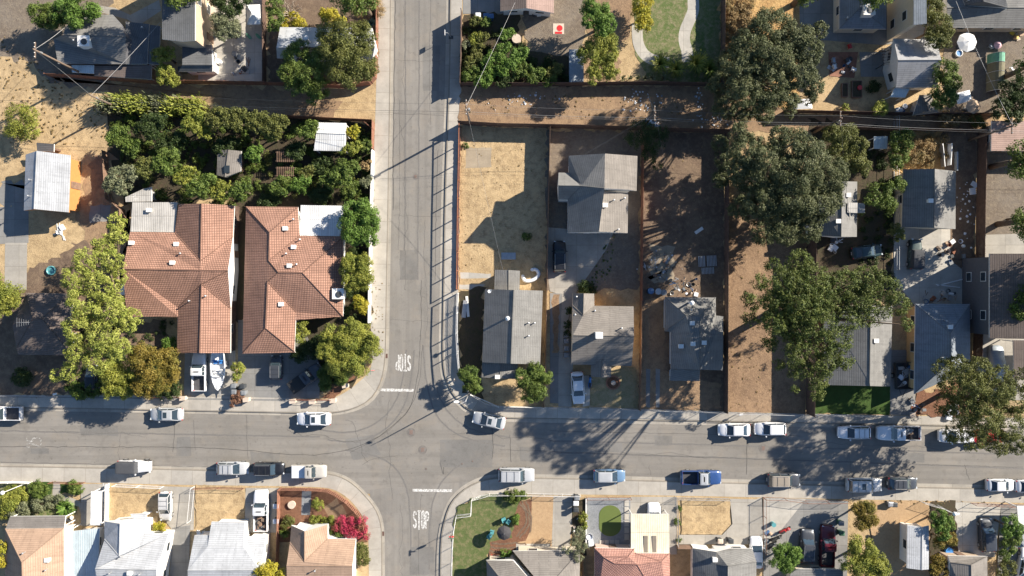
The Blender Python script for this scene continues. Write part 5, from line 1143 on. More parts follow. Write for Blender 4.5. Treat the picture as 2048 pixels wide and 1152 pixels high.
TYPES = dict(
 sedan=dict(L=4.7, W=1.84, H=1.45, top=[(0,.74,.72),(.015,.86,.84),(.05,.93,.98),(.14,.98,1.03),(.3,1,1.0),(.6,1,.97),(.72,.99,.94),(.85,.96,.86),(.94,.88,.74),(.985,.76,.62),(1,.62,.55)], g=(.10,.27,.56,.74)),
 suv=dict(L=4.75, W=1.90, H=1.72, top=[(0,.84,.95),(.012,.93,1.05),(.05,.97,1.12),(.3,1,1.12),(.6,1,1.10),(.75,.99,1.06),(.88,.96,.98),(.95,.88,.86),(.988,.78,.72),(1,.66,.62)], g=(.02,.08,.60,.73)),
 hatch=dict(L=4.3, W=1.80, H=1.5, top=[(0,.80,.85),(.015,.90,.98),(.06,.96,1.04),(.3,1,1.03),(.6,1,1.0),(.75,.98,.95),(.87,.95,.85),(.95,.86,.72),(.988,.74,.6),(1,.6,.54)], g=(.03,.14,.56,.74)),
 pickup=dict(L=5.6, W=1.98, H=1.82, top=[(.40,.98,1.12),(.41,.99,1.13),(.5,1,1.14),(.68,1,1.13),(.75,.99,1.10),(.88,.97,1.02),(.96,.90,.90),(.99,.80,.76),(1,.70,.64)], g=(.405,.43,.615,.71)),
 jeep=dict(L=4.3, W=1.80, H=1.85, top=[(0,.86,1.1),(.01,.88,1.14),(.3,.9,1.15),(.6,.9,1.15),(.66,.86,1.14),(.8,.78,1.1),(.93,.72,1.05),(.96,.72,1.0),(.965,.70,.7)], g=(.02,.04,.60,.64)))
def rrect(x0, x1, w, z, r=.18, n=4, wf=None):
    wf = w if wf is None else wf; P = []
    for cx, cy, a0 in ((x1-r, wf-r, 0), (x0+r, w-r, 90), (x0+r, -(w-r), 180), (x1-r, -(wf-r), 270)):
        for i in range(n): a = math.radians(a0+90*i/(n-1)); P.append((cx+r*math.cos(a), cy+r*math.sin(a), z))
    return P
WHEEL = {}
def car(kind, label, px, py, deg, paint_, length=None, cat='car', roofp=None, rails=False, sunroof=False, bed=None, name=None, z=0.0, tilt=0, zoff=0):
    """px,py: centre in the photo; deg: heading, 0 = right, 90 = up"""
    T = TYPES[kind]; L0, Wd, Ht = T['L'], T['W'], T['H']; c = W(px, py, .8)
    t = thing(name or {'pickup': 'pickup_truck', 'suv': 'suv', 'jeep': 'off_roader'}.get(kind, 'parked_car'), label, cat, (c.x, c.y, z), math.radians(deg))
    k = (length*S/1.008)/L0 if length else 1.0; t.scale = (k, (1+k)/2*1.0, (1+k)/2)
    P = PN[paint_]; R = PN[roofp] if roofp else P; hw = Wd/2; X = lambda f: (f-.5)*L0
    # lofted lower body
    st = []; src = T['top']
    for a, b in zip(src, src[1:]):
        n = max(1, int((b[0]-a[0])/.05))
        for i in range(n): u = i/n; st.append(tuple(a[j]+(b[j]-a[j])*u for j in range(3)))
    st.append(src[-1]); rings = []
    for f, wf, zt in st:
        w_ = hw*wf; x = X(f); arch = 0
        for wx in (.17, .81):
            d = abs(f-wx)*L0
            if d < .40: arch = max(arch, math.sqrt(.16-d*d))
        zb = .24+arch*1.0; h = [(w_*.86, .24 if arch == 0 else .3), (w_*.985, min(zb, zt-.2)), (w_*1.0, min(max(zb+.03, .55), zt-.17)), (w_*.985, zt-.10), (w_*.93, zt-.03), (w_*.70, zt+.015), (w_*.35, zt+.035), (0, zt+.04)]
        rings.append([(x, y, zz) for y, zz in h]+[(x, -y, zz) for y, zz in h[-2::-1]])
    m = MB(); m.rings(rings); body = m.build('body', P, t, True)
    m = MB(); m.box(0, 0, .2, L0*.9 if kind != 'pickup' else L0*.98, Wd*.80, .28); m.build('underbody', M_black, t)
    g0, g1, g2, g3 = T['g']; zb = max(s[2] for s in src)-.02; zr = Ht-.05; wb = hw*.93 if kind != 'jeep' else hw*.88; wr = hw*.74 if kind in ('sedan', 'hatch') else hw*.80
    base = rrect(X(g0), X(g3), wb, zb-.03, .16, 4, wb*.93); mid = rrect(X(g0)*.5+X(g1)*.5, X(g2)*.5+X(g3)*.5, (wb+wr)/2+.015, (zb+zr)/2, .16, 4); top = rrect(X(g1), X(g2), wr, zr, .16, 4)
    m = MB(); m.rings([base, mid, top]); m.build('windows', M_carglass if kind != 'jeep' else M_soft, t)
    m = MB(); e = .03
    m.rings([rrect(X(g1)-e, X(g2)+e, wr+.02, zr-.02, .18, 4), rrect(X(g1)-e, X(g2)+e, wr+.01, zr+.02, .18, 4), rrect(X(g1)+.12, X(g2)-.14, wr-.13, zr+.055, .14, 4), rrect(X(g1)+.5, X(g2)-.5, wr-.42, zr+.07, .1, 4)])
    for sy in (-1, 1):                                   # pillars
        m.tube((X(g3)-.06, sy*(wb*.93-.05), zb-.02), (X(g2)-.05, sy*(wr-.05), zr), .04, n=5); m.tube((X(g0)+.06, sy*(wb-.05), zb-.02), (X(g1)+.05, sy*(wr-.05), zr), .055, n=5)
        xm = (X(g1)+X(g2))/2; m.tube((xm, sy*wb, zb), (xm, sy*wr, zr), .035, n=5)
    m.build('roof', R if kind != 'jeep' else M_soft, t, False)
    if sunroof: MB().box((X(g1)+X(g2))/2+.25, 0, zr+.05, .5, .8, .035).build('sunroof', M_carglass, t)
    if rails:
        for sy in (-1, 1):
            m = MB(); m.tube((X(g1)+.1, sy*(wr-.06), zr+.10), (X(g2)-.15, sy*(wr-.06), zr+.10), .025, n=5); m.box(X(g1)+.15, sy*(wr-.06), zr, .08, .04, .1); m.box(X(g2)-.2, sy*(wr-.06), zr, .08, .04, .1); m.build('roof_rail', M_galv, t)
        for fx in (.3, .7):
            m = MB(); xx = X(g1)+(X(g2)-X(g1))*fx; m.tube((xx, -wr+.06, zr+.11), (xx, wr-.06, zr+.11), .02, n=5); m.build('cross_bar', M_dkplast, t)
    if kind == 'pickup':
        x0, x1 = X(0), X(.405); bm = MB(); w2 = hw*.97; th = .09
        for sy in (-1, 1): bm.rings([[(x, sy*w2*a, .35), (x, sy*w2, .55), (x, sy*w2, 1.08), (x, sy*(w2-.03), 1.14), (x, sy*(w2-th), 1.14), (x, sy*(w2-th), .35)] for x, a in ((x0, .9), (x0+.2, .97), (x1, .97))], close=True)
        bm.box(x0+.04, 0, .45, .08, Wd*.92, .66); bm.build('bed_side', P, t)
        MB().box((x0+x1)/2, 0, .5, x1-x0-.1, Wd*.86, .1).build('bed_floor', M_bed, t)
        m = MB(); m.box(x0-.06, 0, .4, .14, Wd*.9, .16); m.build('rear_bumper', M_galv, t)
        if bed == 'cover': MB().box((x0+x1)/2+.03, 0, 1.12, x1-x0-.12, Wd*.92, .05).build('bed_cover', PN['white'], t)
        elif bed == 'black': MB().box((x0+x1)/2+.03, 0, 1.12, x1-x0-.05, Wd*.95, .05).build('bed_cover', M_black, t)
        elif bed == 'load':
            for q in range(7): 
                m = MB(); m.box(0, 0, 0, random.uniform(.2, .7), random.uniform(.1, .5), random.uniform(.1, .35)); o = m.build('bed_load', random.choice([M_wood, M_dkplast, M_greybin, M_tan if False else M_pole]), t); o.location = (random.uniform(x0+.4, x1-.3), random.uniform(-.55, .55), .6); o.rotation_euler = (0, 0, random.uniform(0, 3))
        elif bed == 'rack': MB().box(x1-.3, 0, 1.0, .5, Wd*.8, .35).build('tool_box', M_galv, t)
    # wheels
    if 'w' not in WHEEL:
        m = MB(); n = 20
        for r, y in (): pass
        R_ = [[(r*math.cos(2*math.pi*i/n), y, r*math.sin(2*math.pi*i/n)) for i in range(n)] for r, y in ((.24, -.11), (.32, -.11), (.335, -.07), (.335, .07), (.32, .11), (.24, .11))]
        m.rings(R_); ty = m.build('tyre', M_black, None, True); WHEEL['w'] = ty.data
        m = MB(); R_ = [[(r*math.cos(2*math.pi*i/n), y, r*math.sin(2*math.pi*i/n)) for i in range(n)] for r, y in ((.23, -.12), (.1, -.125), (.1, .125), (.23, .12))]
        m.rings(R_); ri = m.build('rim', M_galv, None); WHEEL['r'] = ri.data; bpy.data.objects.remove(ty); bpy.data.objects.remove(ri)
    for fx in (.17, .81):
        for sy in (-1, 1):
            wh = link('wheel', WHEEL['w'], t); wh.location = (X(fx), sy*(hw-.12), .335); link('rim', WHEEL['r'], wh)
    f1 = src[-2]; b1 = src[1] if kind != 'pickup' else (0, .9, .95)
    for sy in (-1, 1):
        MB().box(X(.972), sy*hw*.68, f1[2]-.02, .18, .30, .09, 0, -sy*.35).build('headlight', M_headl, t)
        MB().box(X(.014)+.02, sy*hw*.78, (b1[2]-.16), .10, .26, .17, 0, sy*.15).build('tail_light', M_tail, t)
        m = MB(); m.box(X(g3)-.32, sy*(hw+.08), zb+.02, .14, .20, .14, 0, sy*.2); m.build('mirror', P, t)
    m = MB(); m.tube((X(g3)+.04, -wb*.5, zb+.04), (X(g3)-.25, -wb*.05, zb+.16), .014, n=4); m.tube((X(g3)+.04, wb*.1, zb+.04), (X(g3)-.25, wb*.5, zb+.16), .014, n=4); m.build('wiper', M_black, t)
    MB().box(X(0)-.01, 0, .55, .04, .45, .14).build('number_plate', M_white, t)
    for sy in (-1, 1):
        m = MB(); m.box(X((g1+g2)/2)+.1, sy*hw*.985, zb-.28, .18, .05, .03); m.build('door_handle', M_galv, t)
    return t
car('pickup', 'white pickup with dark open bed cut by the left edge', 3, 827, 180, 'white', 78, 'pickup')
car('sedan', 'silver sedan with sunroof parked in front of the dome-shaped tree', 332, 829, 180, 'silver', 66, sunroof=True)
car('sedan', 'white sedan with sunroof alone at the curb left of the crossing', 627, 838, 180, 'white', 68, sunroof=True)
car('sedan', 'silver sedan parked askew at the street corner below the white pickets', 978, 841, 168, 'silver', 66, sunroof=True)
car('sedan', 'left of two white sedans parked nose to tail below the empty brown lot', 1469, 860, 180, 'white', 64)
car('hatch', 'right of two white cars below the empty brown lot, with dark glass', 1541, 858, 180, 'white', 62)
car('hatch', 'white compact car parked ahead of the long white pickup', 1709, 865, 180, 'white', 64, rails=True)
car('pickup', 'long white pickup with loaded bed in the tree shade', 1797, 866, 180, 'white', 85, 'pickup', bed='load')
car('suv', 'white car half hidden under the large street tree', 1912, 872, 180, 'white', 66)
car('sedan', 'bright red car almost hidden under the large street tree', 1972, 873, 180, 'red', 66)
car('jeep', 'white off-roader with grey soft top on the lower curb at the left', 270, 933, 0, 'white', 66, 'off-roader')
car('hatch', 'silver hatchback at the rear of three cars before the lower left corner', 465, 937, 0, 'silver', 63, rails=True)
car('suv', 'black suv between a silver hatchback and a pale pickup', 538, 938, 0, 'black', 60, 'suv', rails=True)
car('pickup', 'pale pickup with white bed cover before the lower left corner', 618, 943, 0, 'beige', 69, 'pickup', bed='cover')
car('suv', 'silver suv with roof rails at the lower right corner of the crossing', 1033, 950, 0, 'silver', 72, 'suv', rails=True)
car('hatch', 'steel blue car with grey roof in the tree shade on the lower curb', 1219, 952, 0, 'sblue', 64, roofp='silver')
car('pickup', 'bright blue pickup with open bed on the lower curb', 1403, 955, 0, 'blue', 80, 'pickup', roofp='silver')
car('suv', 'dark wagon with tan roof on the lower curb', 1568, 960, 0, 'dgrey', 66, 'wagon', roofp='tan', rails=True)
car('suv', 'silver suv with roof rails and sunroof above the orange-brown tree', 1729, 970, 0, 'pearl', 70, 'suv', rails=True, sunroof=True)
car('hatch', 'dark grey hatchback parked in front of a silver suv', 1806, 967, 0, 'dgrey', 60, rails=True)
car('sedan', 'white sedan on the lower curb near the right edge', 2003, 971, 0, 'white', 56)
car('sedan', 'white car cut by the right edge on the lower curb', 2063, 973, 0, 'white', 60)
car('suv', 'black suv on the concrete driveway below the two-storey house', 1119, 513, 90, 'black', 63, 'suv', rails=True)
car('sedan', 'white sedan in the driveway left of the brick flower ring', 1156, 776, -86, 'white', 65)
car('pickup', 'white pickup in the driveway below the left tiled house', 398, 744, 90, 'white', 76, 'pickup')
car('suv', 'dark suv in the driveway below the right tiled house', 552, 735, 90, 'dgrey', 48, 'suv', rails=True)
car('pickup', 'black-bedded pickup parked diagonally under the corner tree', 612, 756, 36, 'dgrey', 76, 'pickup', bed='black')
car('hatch', 'silver hatchback in the driveway by the dry square yard', 330, 1013, -90, 'pearl', 58, rails=True)
car('pickup', 'white pickup with firewood in its open bed beside the corner garden', 522, 1021, 90, 'white', 82, 'pickup', bed='load')
car('suv', 'white car peeking out from under the cream awning', 1308, 1038, 90, 'white', 64, 'suv')
car('sedan', 'white sedan squeezed beside the grey house by the scooters', 1513, 1106, 90, 'white', 64)
car('suv', 'dark grey suv beside the dark red pickup', 1614, 1092, 86, 'dgrey', 66, 'suv', rails=True)
car('pickup', 'dark red pickup in the shaded yard', 1655, 1092, 88, 'maroon', 82, 'pickup', roofp='maroon')
car('suv', 'black truck-like suv in the driveway near the right edge', 1974, 1070, 92, 'dgrey', 66, 'suv')
car('hatch', 'grey car half cut by the right edge near the bottom', 2052, 1068, 40, 'silver', 60)
car('sedan', 'white car cut by the bottom right corner', 2052, 1130, 80, 'white', 64)
car('jeep', 'dark green boxy off-roader on the pale concrete yard', 1831, 508, 88, 'green', 62, 'off-roader', roofp='green')
car('sedan', 'dark teal car in the shade right of the gabled oak house', 1735, 503, 8, 'teal', 62)
car('hatch', 'dark car hidden beneath the bamboo beside the sidewalk', 183, 757, 90, 'black', 54)
# boat on its trailer
c = W(437, 741, .9); t = thing('motor_boat', 'white open motor boat with blue seats on a trailer beside the white pickup', 'boat', (c.x, c.y, 0), math.radians(-90))
m = MB(); RR = []
for f, w_, zb in ((-2.6, .80, .55), (-2.2, .95, .45), (-.8, 1.08, .42), (.6, 1.0, .45), (1.7, .72, .55), (2.4, .36, .7), (2.75, .03, .9)):
    RR.append([(f, w_*.25, zb), (f, w_*.85, zb+.3), (f, w_, 1.2), (f, w_*.86, 1.24), (f, w_*.80, .80 if f < 1.2 else 1.22), (f, 0, .72 if f < 1.2 else 1.28), (f, -w_*.80, .80 if f < 1.2 else 1.22), (f, -w_*.86, 1.24), (f, -w_, 1.2), (f, -w_*.85, zb+.3), (f, -w_*.25, zb)])
m.rings(RR); m.build('hull', M_white, t, False)
for x, y, mt in ((-1.2, .4, M_blue), (-1.2, -.4, M_blue), (.1, .42, M_white), (.1, -.42, M_white)):
    m = MB(); m.box(x, y, .74, .5, .5, .3); m.box(x-.22, y, 1.0, .12, .5, .35); m.build('seat', mt, t)
m = MB(); m.tube((.7, -.7, 1.2), (.5, -.6, 1.6), .03); m.tube((.7, .7, 1.2), (.5, .6, 1.6), .03); m.tube((.5, -.6, 1.6), (.5, .6, 1.6), .03); m.box(.65, 0, 1.2, .04, 1.3, .34); m.build('windscreen', M_carglass, t)
m = MB(); m.box(-2.85, 0, .5, .45, .4, 1.0); m.box(-2.9, 0, 1.4, .6, .42, .3); m.build('outboard_motor', M_white, t)
t2 = thing('boat_trailer', 'galvanised trailer carrying the white boat', 'trailer', (c.x, c.y, 0), math.radians(-90))
m = MB()
for sy in (-1, 1): m.tube((-2.4, sy*.7, .42), (1.4, sy*.7, .42), .05); m.tube((1.4, sy*.7, .42), (3.3, 0, .42), .05)
for x in (-2, -.6, .8): m.tube((x, -.7, .42), (x, .7, .42), .04)
m.tube((3.3, 0, .42), (3.6, 0, .42), .05); m.tube((3.1, 0, .0), (3.1, 0, .45), .04); m.build('frame', M_galv, t2)
for sy in (-1, 1):
    wh = link('wheel', WHEEL['w'], t2); wh.location = (-.9, sy*.95, .3); wh.scale = (.85,)*3; link('rim', WHEEL['r'], wh); m = MB(); m.box(-.9, sy*.95, .62, .8, .26, .05); m.build('mudguard', M_galv, t2)
# covered car
c = W(1995, 727, .8); t = thing('covered_car', 'car under a silver cloth cover beside the brown carport', 'car', (c.x, c.y, 0), math.radians(90))
m = MB(); RR = []
for f, w_, zt in ((-2.45,.55,.5),(-2.3,.85,.95),(-1.6,.95,1.1),(-1.0,.95,1.42),(.3,.95,1.5),(.9,.95,1.2),(1.7,.92,1.0),(2.3,.78,.85),(2.5,.45,.5)):
    RR.append([(f, w_, .12), (f, w_*1.02, min(.8, zt*.8)), (f, w_*.72, zt-.03), (f, 0, zt), (f, -w_*.72, zt-.03), (f, -w_*1.02, min(.8, zt*.8)), (f, -w_, .12)])
m.rings(RR); o = m.build('cover', M_tarp, t, True)
for f in (-1.5, 1.55):
    for sy in (-1, 1): wh = link('wheel', WHEEL['w'], t); wh.location = (f, sy*.72, .32); link('rim', WHEEL['r'], wh)
# junk trailer
c = W(1805, 751, .6); t = thing('utility_trailer', 'black box trailer filled with colourful junk left of the tan-walled house', 'trailer', (c.x, c.y, 0), math.radians(2))
m = MB(); m.box(0, 0, .5, 2.2, 3.7, .08)
for sx in (-1, 1): m.box(sx*1.08, 0, .58, .05, 3.7, .6)
for sy in (-1, 1): m.box(0, sy*1.83, .58, 2.1, .05, .6)
m.tube((-.5, -1.9, .5), (0, -3.0, .45), .05); m.tube((.5, -1.9, .5), (0, -3.0, .45), .05); m.build('box', M_dkplast, t)
for sx in (-1, 1): wh = link('wheel', WHEEL['w'], t); wh.location = (sx*1.2, 0, .33); wh.rotation_euler = (0, 0, math.pi/2); link('rim', WHEEL['r'], wh)
JM = [M_white, M_sheet, M_bluebin, M_rust, M_dkplast, M_greybin, M_wood, M_dkplast, M_tanf, M_stone, M_galv, M_greybin, M_pole]
JN = ['cardboard_box', 'plastic_tub', 'wood_scrap', 'bundle', 'bucket', 'folded_sheet', 'crate', 'metal_scrap']
def junk(n, s, grp, near, rs=(.2, .7), zz=0.0, cat='junk', mats=None, sq=None):
    """n loose items scattered in the polygon s"""
    P = V(s); x0, x1 = min(p.x for p in P), max(p.x for p in P); y0, y1 = min(p.y for p in P), max(p.y for p in P)
    def inside(x, y):
        r = False; j = len(P)-1
        for i in range(len(P)):
            if (P[i].y > y) != (P[j].y > y) and x < (P[j].x-P[i].x)*(y-P[i].y)/(P[j].y-P[i].y+1e-12)+P[i].x: r = not r
            j = i
        return r
    k = 0; tries = 0
    cols = {M_rust.name: 'rust-coloured', M_pole.name: 'dark brown', M_brick.name: 'brick-red', M_yel.name: 'yellow', M_green.name: 'green', M_white.name: 'white', M_sheet.name: 'pale', M_bluebin.name: 'blue', M_red.name: 'red', M_dkplast.name: 'black', M_greybin.name: 'grey', M_wood.name: 'brown', M_cyan.name: 'turquoise', M_tanf.name: 'straw-coloured', M_stone.name: 'tan', M_galv.name: 'metallic'}
    while k < n and tries < 500:
        tries += 1; x, y = random.uniform(x0, x1), random.uniform(y0, y1)
        if not inside(x, y): continue
        mt = random.choice(mats or JM); nm = random.choice(JN); a, b, h = random.uniform(*rs), random.uniform(*rs), random.uniform(.08, .45); m = MB()
        if nm in ('bucket', 'plastic_tub'): m.lathe(0, 0, [(a*.35, 0), (a*.5, h), (a*.53, h+.02), (a*.46, h), (a*.33, .04)], 12)
        elif nm in ('wood_scrap', 'metal_scrap'):
            m.box(0, 0, 0, a*2.2, .10, .05); m.box(.1, .15, 0.03, a*1.6, .09, .05, 0, .4); m.box(-.1, -.1, .06, a*1.8, .08, .04, 0, -.3)
        elif nm == 'bundle':
            m.rings([[(a*.5*r*math.cos(q)*random.uniform(.75, 1.1), b*.5*r*math.sin(q)*random.uniform(.75, 1.1), z) for q in [2*math.pi*i/9 for i in range(9)]] for r, z in ((.7, 0), (1, h*.3), (.9, h*.8), (.4, h*1.1))])
        else: m.box(0, 0, 0, a, b, h); m.box(0, 0, h, a*1.04, b*.5, .02, 0, .03)
        o = m.build(nm, mt); o.location = (x, y, zz); o.rotation_euler = (0, 0, random.uniform(0, 3.1))
        tag(o, '%s %s %s' % (cols.get(mt.name, 'worn'), nm.replace('_', ' '), near), nm.split('_')[-1], grp); k += 1
junk(16, 'L6 160,690 245,690 245,840 160,840', 'junk heaped in the black trailer', 'in the black junk trailer', (.35, .8), .6)
# ---------------------------------------------------------------- bins
def bin_(px, py, label, mt, lid=None, rot=0, grp='wheeled bins', h=1.05):
    c = W(px, py, h); t = thing('wheelie_bin', label, 'bin', (c.x, c.y, 0), rot, grp)
    m = MB(); m.rings([rrect(-.26, .26, .25, .05, .06), rrect(-.33, .33, .30, h-.08, .06), rrect(-.35, .35, .32, h-.05, .06)]); m.build('bin_body', mt, t)
    m = MB(); m.rings([rrect(-.36, .37, .33, h-.05, .08), rrect(-.37, .38, .33, h, .08), rrect(-.2, .25, .2, h+.05, .06)]); l = m.build('lid', lid or mt, t); m = MB(); m.tube((-.4, -.22, h-.06), (-.4, .22, h-.06), .025); m.build('handle', M_dkplast, l)
    for sy in (-1, 1): wh = link('wheel', WHEEL['w'], t); wh.scale = (.32, .3, .32); wh.location = (-.28, sy*.27, .11)
for a in ((466, 772, 'green-grey bin, upper left of the cluster by the boat', M_greybin), (467, 784, 'pale grey bin, lower left of the cluster by the boat', M_greybin), (484, 773, 'dark bin, upper right of the cluster by the boat', M_dkplast), (486, 786, 'grey bin, lower right of the cluster by the boat', M_greybin)): bin_(*a, grp='bins by the boat')
for i, y in enumerate((670, 682, 697, 710)): bin_(1133, y, 'grey bin along the left wall of the taupe-roofed house, %s from the top' % ('first', 'second', 'third', 'fourth')[i], M_greybin, grp='bins along the taupe-roofed house')
bin_(956, 30, 'white-lidded bin at the edge of the shaded driveway at the top', M_white); bin_(972, 31, 'blue bin left of another blue bin by the shaded driveway', M_bluebin); bin_(982, 32, 'dark blue bin at the right of the row by the shaded driveway', M_bluebin)
bin_(551, 1013, 'white-lidded bin beside the white pickup, upper', M_dkplast, M_white, grp='bins beside the white pickup'); bin_(551, 1043, 'white-lidded bin beside the white pickup, lower', M_dkplast, M_sheet, grp='bins beside the white pickup')
bin_(1154, 996, 'black bin at the top of the row left of the gravel yard', M_dkplast, M_greybin); bin_(1152, 1007, 'white-lidded bin second in the row left of the gravel yard', M_dkplast, M_white); bin_(1152, 1020, 'black bin third in the row left of the gravel yard', M_dkplast)
bin_(1441, 1083, 'tan-lidded bin in front of the dark grey house', M_dkplast, M_stone); bin_(1462, 1083, 'black bin in front of the dark grey house', M_dkplast)
bin_(1683, 1047, 'green bin beside the dark red pickup, upper', M_greenbin, M_greybin); bin_(1684, 1067, 'green bin beside the dark red pickup, lower', M_greenbin)
bin_(1782, 1009, 'pale bin lying by the fence above the storage building', M_galv, h=.8); bin_(1790, 1010, 'dark bin by the fence above the storage building', M_dkplast, h=.8)
def drum(px, py, r, h, mt, label, name='barrel', cat='barrel', rim=None):
    c = W(px, py, h); t = thing(name, label, cat, (c.x, c.y, 0)); m = MB(); m.lathe(0, 0, [(r*.92, 0), (r, h*.1), (r*.96, h*.5), (r, h*.9), (r, h), (r*.9, h), (r*.88, h*.75)], 18); m.build('drum', mt, t)
    m = MB(); m.lathe(0, 0, [(r+.02, h-.03), (r+.02, h+.02), (r-.03, h+.02)], 18); m.build('rim', rim or mt, t)
drum(1302, 582, .42, .9, M_bluebin, 'blue drum behind the dark-roofed house, left of the row'); drum(1317, 583, .42, .9, M_galv, 'pale drum behind the dark-roofed house, middle of the row'); drum(1328, 585, .4, .9, M_greybin, 'grey drum behind the dark-roofed house, right of the row')
drum(1033, 77, .62, .8, M_stone, 'cream covered barrel in the dirt yard beside the vegetable garden'); drum(436, 122, .35, .7, M_white, 'white barrel with dark inside beside the dark shed', rim=M_white); drum(468, 107, .36, .5, M_greybin, 'low concrete-grey planter tub on the concrete yard', 'planter', 'planter')
drum(583, 1010, .52, .4, M_stone, 'round cream stone table on the mulch of the corner garden', 'round_table', 'table'); drum(1548, 1050, .3, .8, M_cyan, 'pale turquoise drum at the left of the scooters')
drum(1899, 1103, .5, .5, M_blue, 'bright blue tub beside the taupe-roofed house at the bottom', 'tub', 'tub')
# ---------------------------------------------------------------- parasols, tents, pools, play things
def parasol(px, py, r, h, mt, label, n=8, name='parasol', alt=None):
    c = W(px, py, h); t = thing(name, label, 'parasol', (c.x, c.y, 0)); R = r*S*(H-h)/H
    for i in range(n):
        a0, a1 = 2*math.pi*i/n, 2*math.pi*(i+1)/n; m = MB(); p0 = (R*math.cos(a0), R*math.sin(a0), h-.45); p1 = (R*math.cos(a1), R*math.sin(a1), h-.45)
        am = (a0+a1)/2; pm = (R*.93*math.cos(am), R*.93*math.sin(am), h-.43); q = tuple(.5*v for v in p0[:2])+(h-.17,); q1 = tuple(.5*v for v in p1[:2])+(h-.17,)
        m.add([(0, 0, h), q, q1, p0, pm, p1], [(0, 1, 2), (1, 3, 4, 2), (2, 4, 5)]); m.add([(v[0], v[1], v[2]-.02) for v in m.v], [(2, 1, 0), (2, 4, 3, 1), (5, 4, 2)]); m.build('canopy_panel', alt if alt and i % 2 else mt, t)
    m = MB(); m.tube((0, 0, 0), (0, 0, h+.08), .03); m.build('pole', M_galv, t); m = MB(); m.lathe(0, 0, [(.32, 0), (.32, .06), (.06, .12)], 14); m.build('base', M_dkplast, t)
parasol(1938, 82, 20, 2.5, M_white, 'large round white parasol in the top right garden', alt=M_wpaint)
parasol(1951, 211, 15, 2.3, M_tanf, 'round straw-coloured parasol near the back fence at the top right')
parasol(1008, 1068, 15, 2.6, M_dkf, 'black parasol over the turquoise chairs on the lawn', alt=M_dkf)
parasol(2000, 88, 8, 1.4, M_pinkp, 'small pink round play parasol at the top right')
def canopy(px, py, w_, d_, h, mt, label, rot=0, peak=.7):
    c = W(px, py, h); t = thing('canopy_tent', label, 'tent', (c.x, c.y, 0), rot); a, b = w_*S/2*(H-h)/H, d_*S/2*(H-h)/H; m = MB()
    m.add([(-a, -b, h-peak), (a, -b, h-peak), (a, b, h-peak), (-a, b, h-peak), (0, 0, h)], [(0, 1, 4), (1, 2, 4), (2, 3, 4), (3, 0, 4)]); m.add([(x, y, z-.03) for x, y, z in m.v[:5]], [(4, 1, 0), (4, 2, 1), (4, 3, 2), (4, 0, 3)]); m.build('roof_fabric', mt, t)
    for sx in (-1, 1):
        for sy in (-1, 1): m = MB(); m.tube((sx*a*.96, sy*b*.96, 0), (sx*a*.96, sy*b*.96, h-peak), .03); m.build('leg', M_galv, t)
canopy(503, 25, 27, 40, 2.7, M_white, 'white pointed canopy tent at the top edge of the concrete yard', .03); canopy(1932, 192, 30, 22, 2.2, M_white, 'white peaked canopy beside the straw parasol', .25, .5)
canopy(1607, 207, 38, 20, 2.4, M_white, 'white canopy poking out below the huge dark oak', .05, .3)
c = W(1987, 148); t = thing('tunnel_greenhouse', 'long hooped netting tunnel with a green end in the top right garden', 'greenhouse', (c.x, c.y, 0), -.03)
for j, mt in ((0, M_olv), (1, M_olv), (2, M_olv), (3, M_green)):
    m = MB(); RR = [[(1.05*math.cos(math.pi*i/10), y, .1+1.5*math.sin(math.pi*i/10)) for i in range(11)] for y in (-2.6+j*1.3, -2.6+(j+1)*1.3-.05)]; m.rings(RR, close=False, cap=(False, False)); m.build('netting', mt, t)
for j in range(5): m = MB(); P = [(1.08*math.cos(math.pi*i/10), -2.62+j*1.3, .1+1.53*math.sin(math.pi*i/10)) for i in range(11)]; [m.tube(a, b, .03, n=5) for a, b in zip(P, P[1:])]; m.build('hoop', M_galv, t)
def pool(px, py, r, mt, ins, label):
    c = W(px, py, .3); t = thing('paddling_pool', label, 'pool', (c.x, c.y, 0)); R = r*S; m = MB(); m.lathe(0, 0, [(R, 0), (R*1.05, .15), (R, .32), (R*.85, .3), (R*.8, .1)], 24); m.build('rim', mt, t, True); m = MB(); m.lathe(0, 0, [(R*.82, .1), (R*.82, .16)], 24); m.build('water', ins, t)
pool(1919, 106, 7, M_white, M_blue, 'small white and blue paddling pool by the white house'); pool(101, 541, 9, M_cyan, M_cyan, 'turquoise paddling pool on the dry ground at the left')
# inflatable white tube ring
c = W(1060, 549); t = thing('inflatable_tube', 'long white inflatable tube curled into an open ring behind the corner house', 'tube', (c.x, c.y, 0)); P = [p-c for p in V('M3 735,1018 765,1015 785,1045 765,1075 720,1095 685,1090 675,1060')]; P = smoothline(P, 2); m = MB()
for i, (a, b) in enumerate(zip(P, P[1:])): m.tube(a+Vector((0,0,.3)), b+(b-a)*.25+Vector((0,0,.3)), .25, n=14, cap=False)
m.build('tube', M_sheet, t, True)
for k, i in enumerate((0, len(P)-1)): m = MB(); m.tube(P[i]+Vector((0,0,.1)), P[i]+Vector((0,0,.56)), .2, n=12); m.build('end_cap', M_white, t)
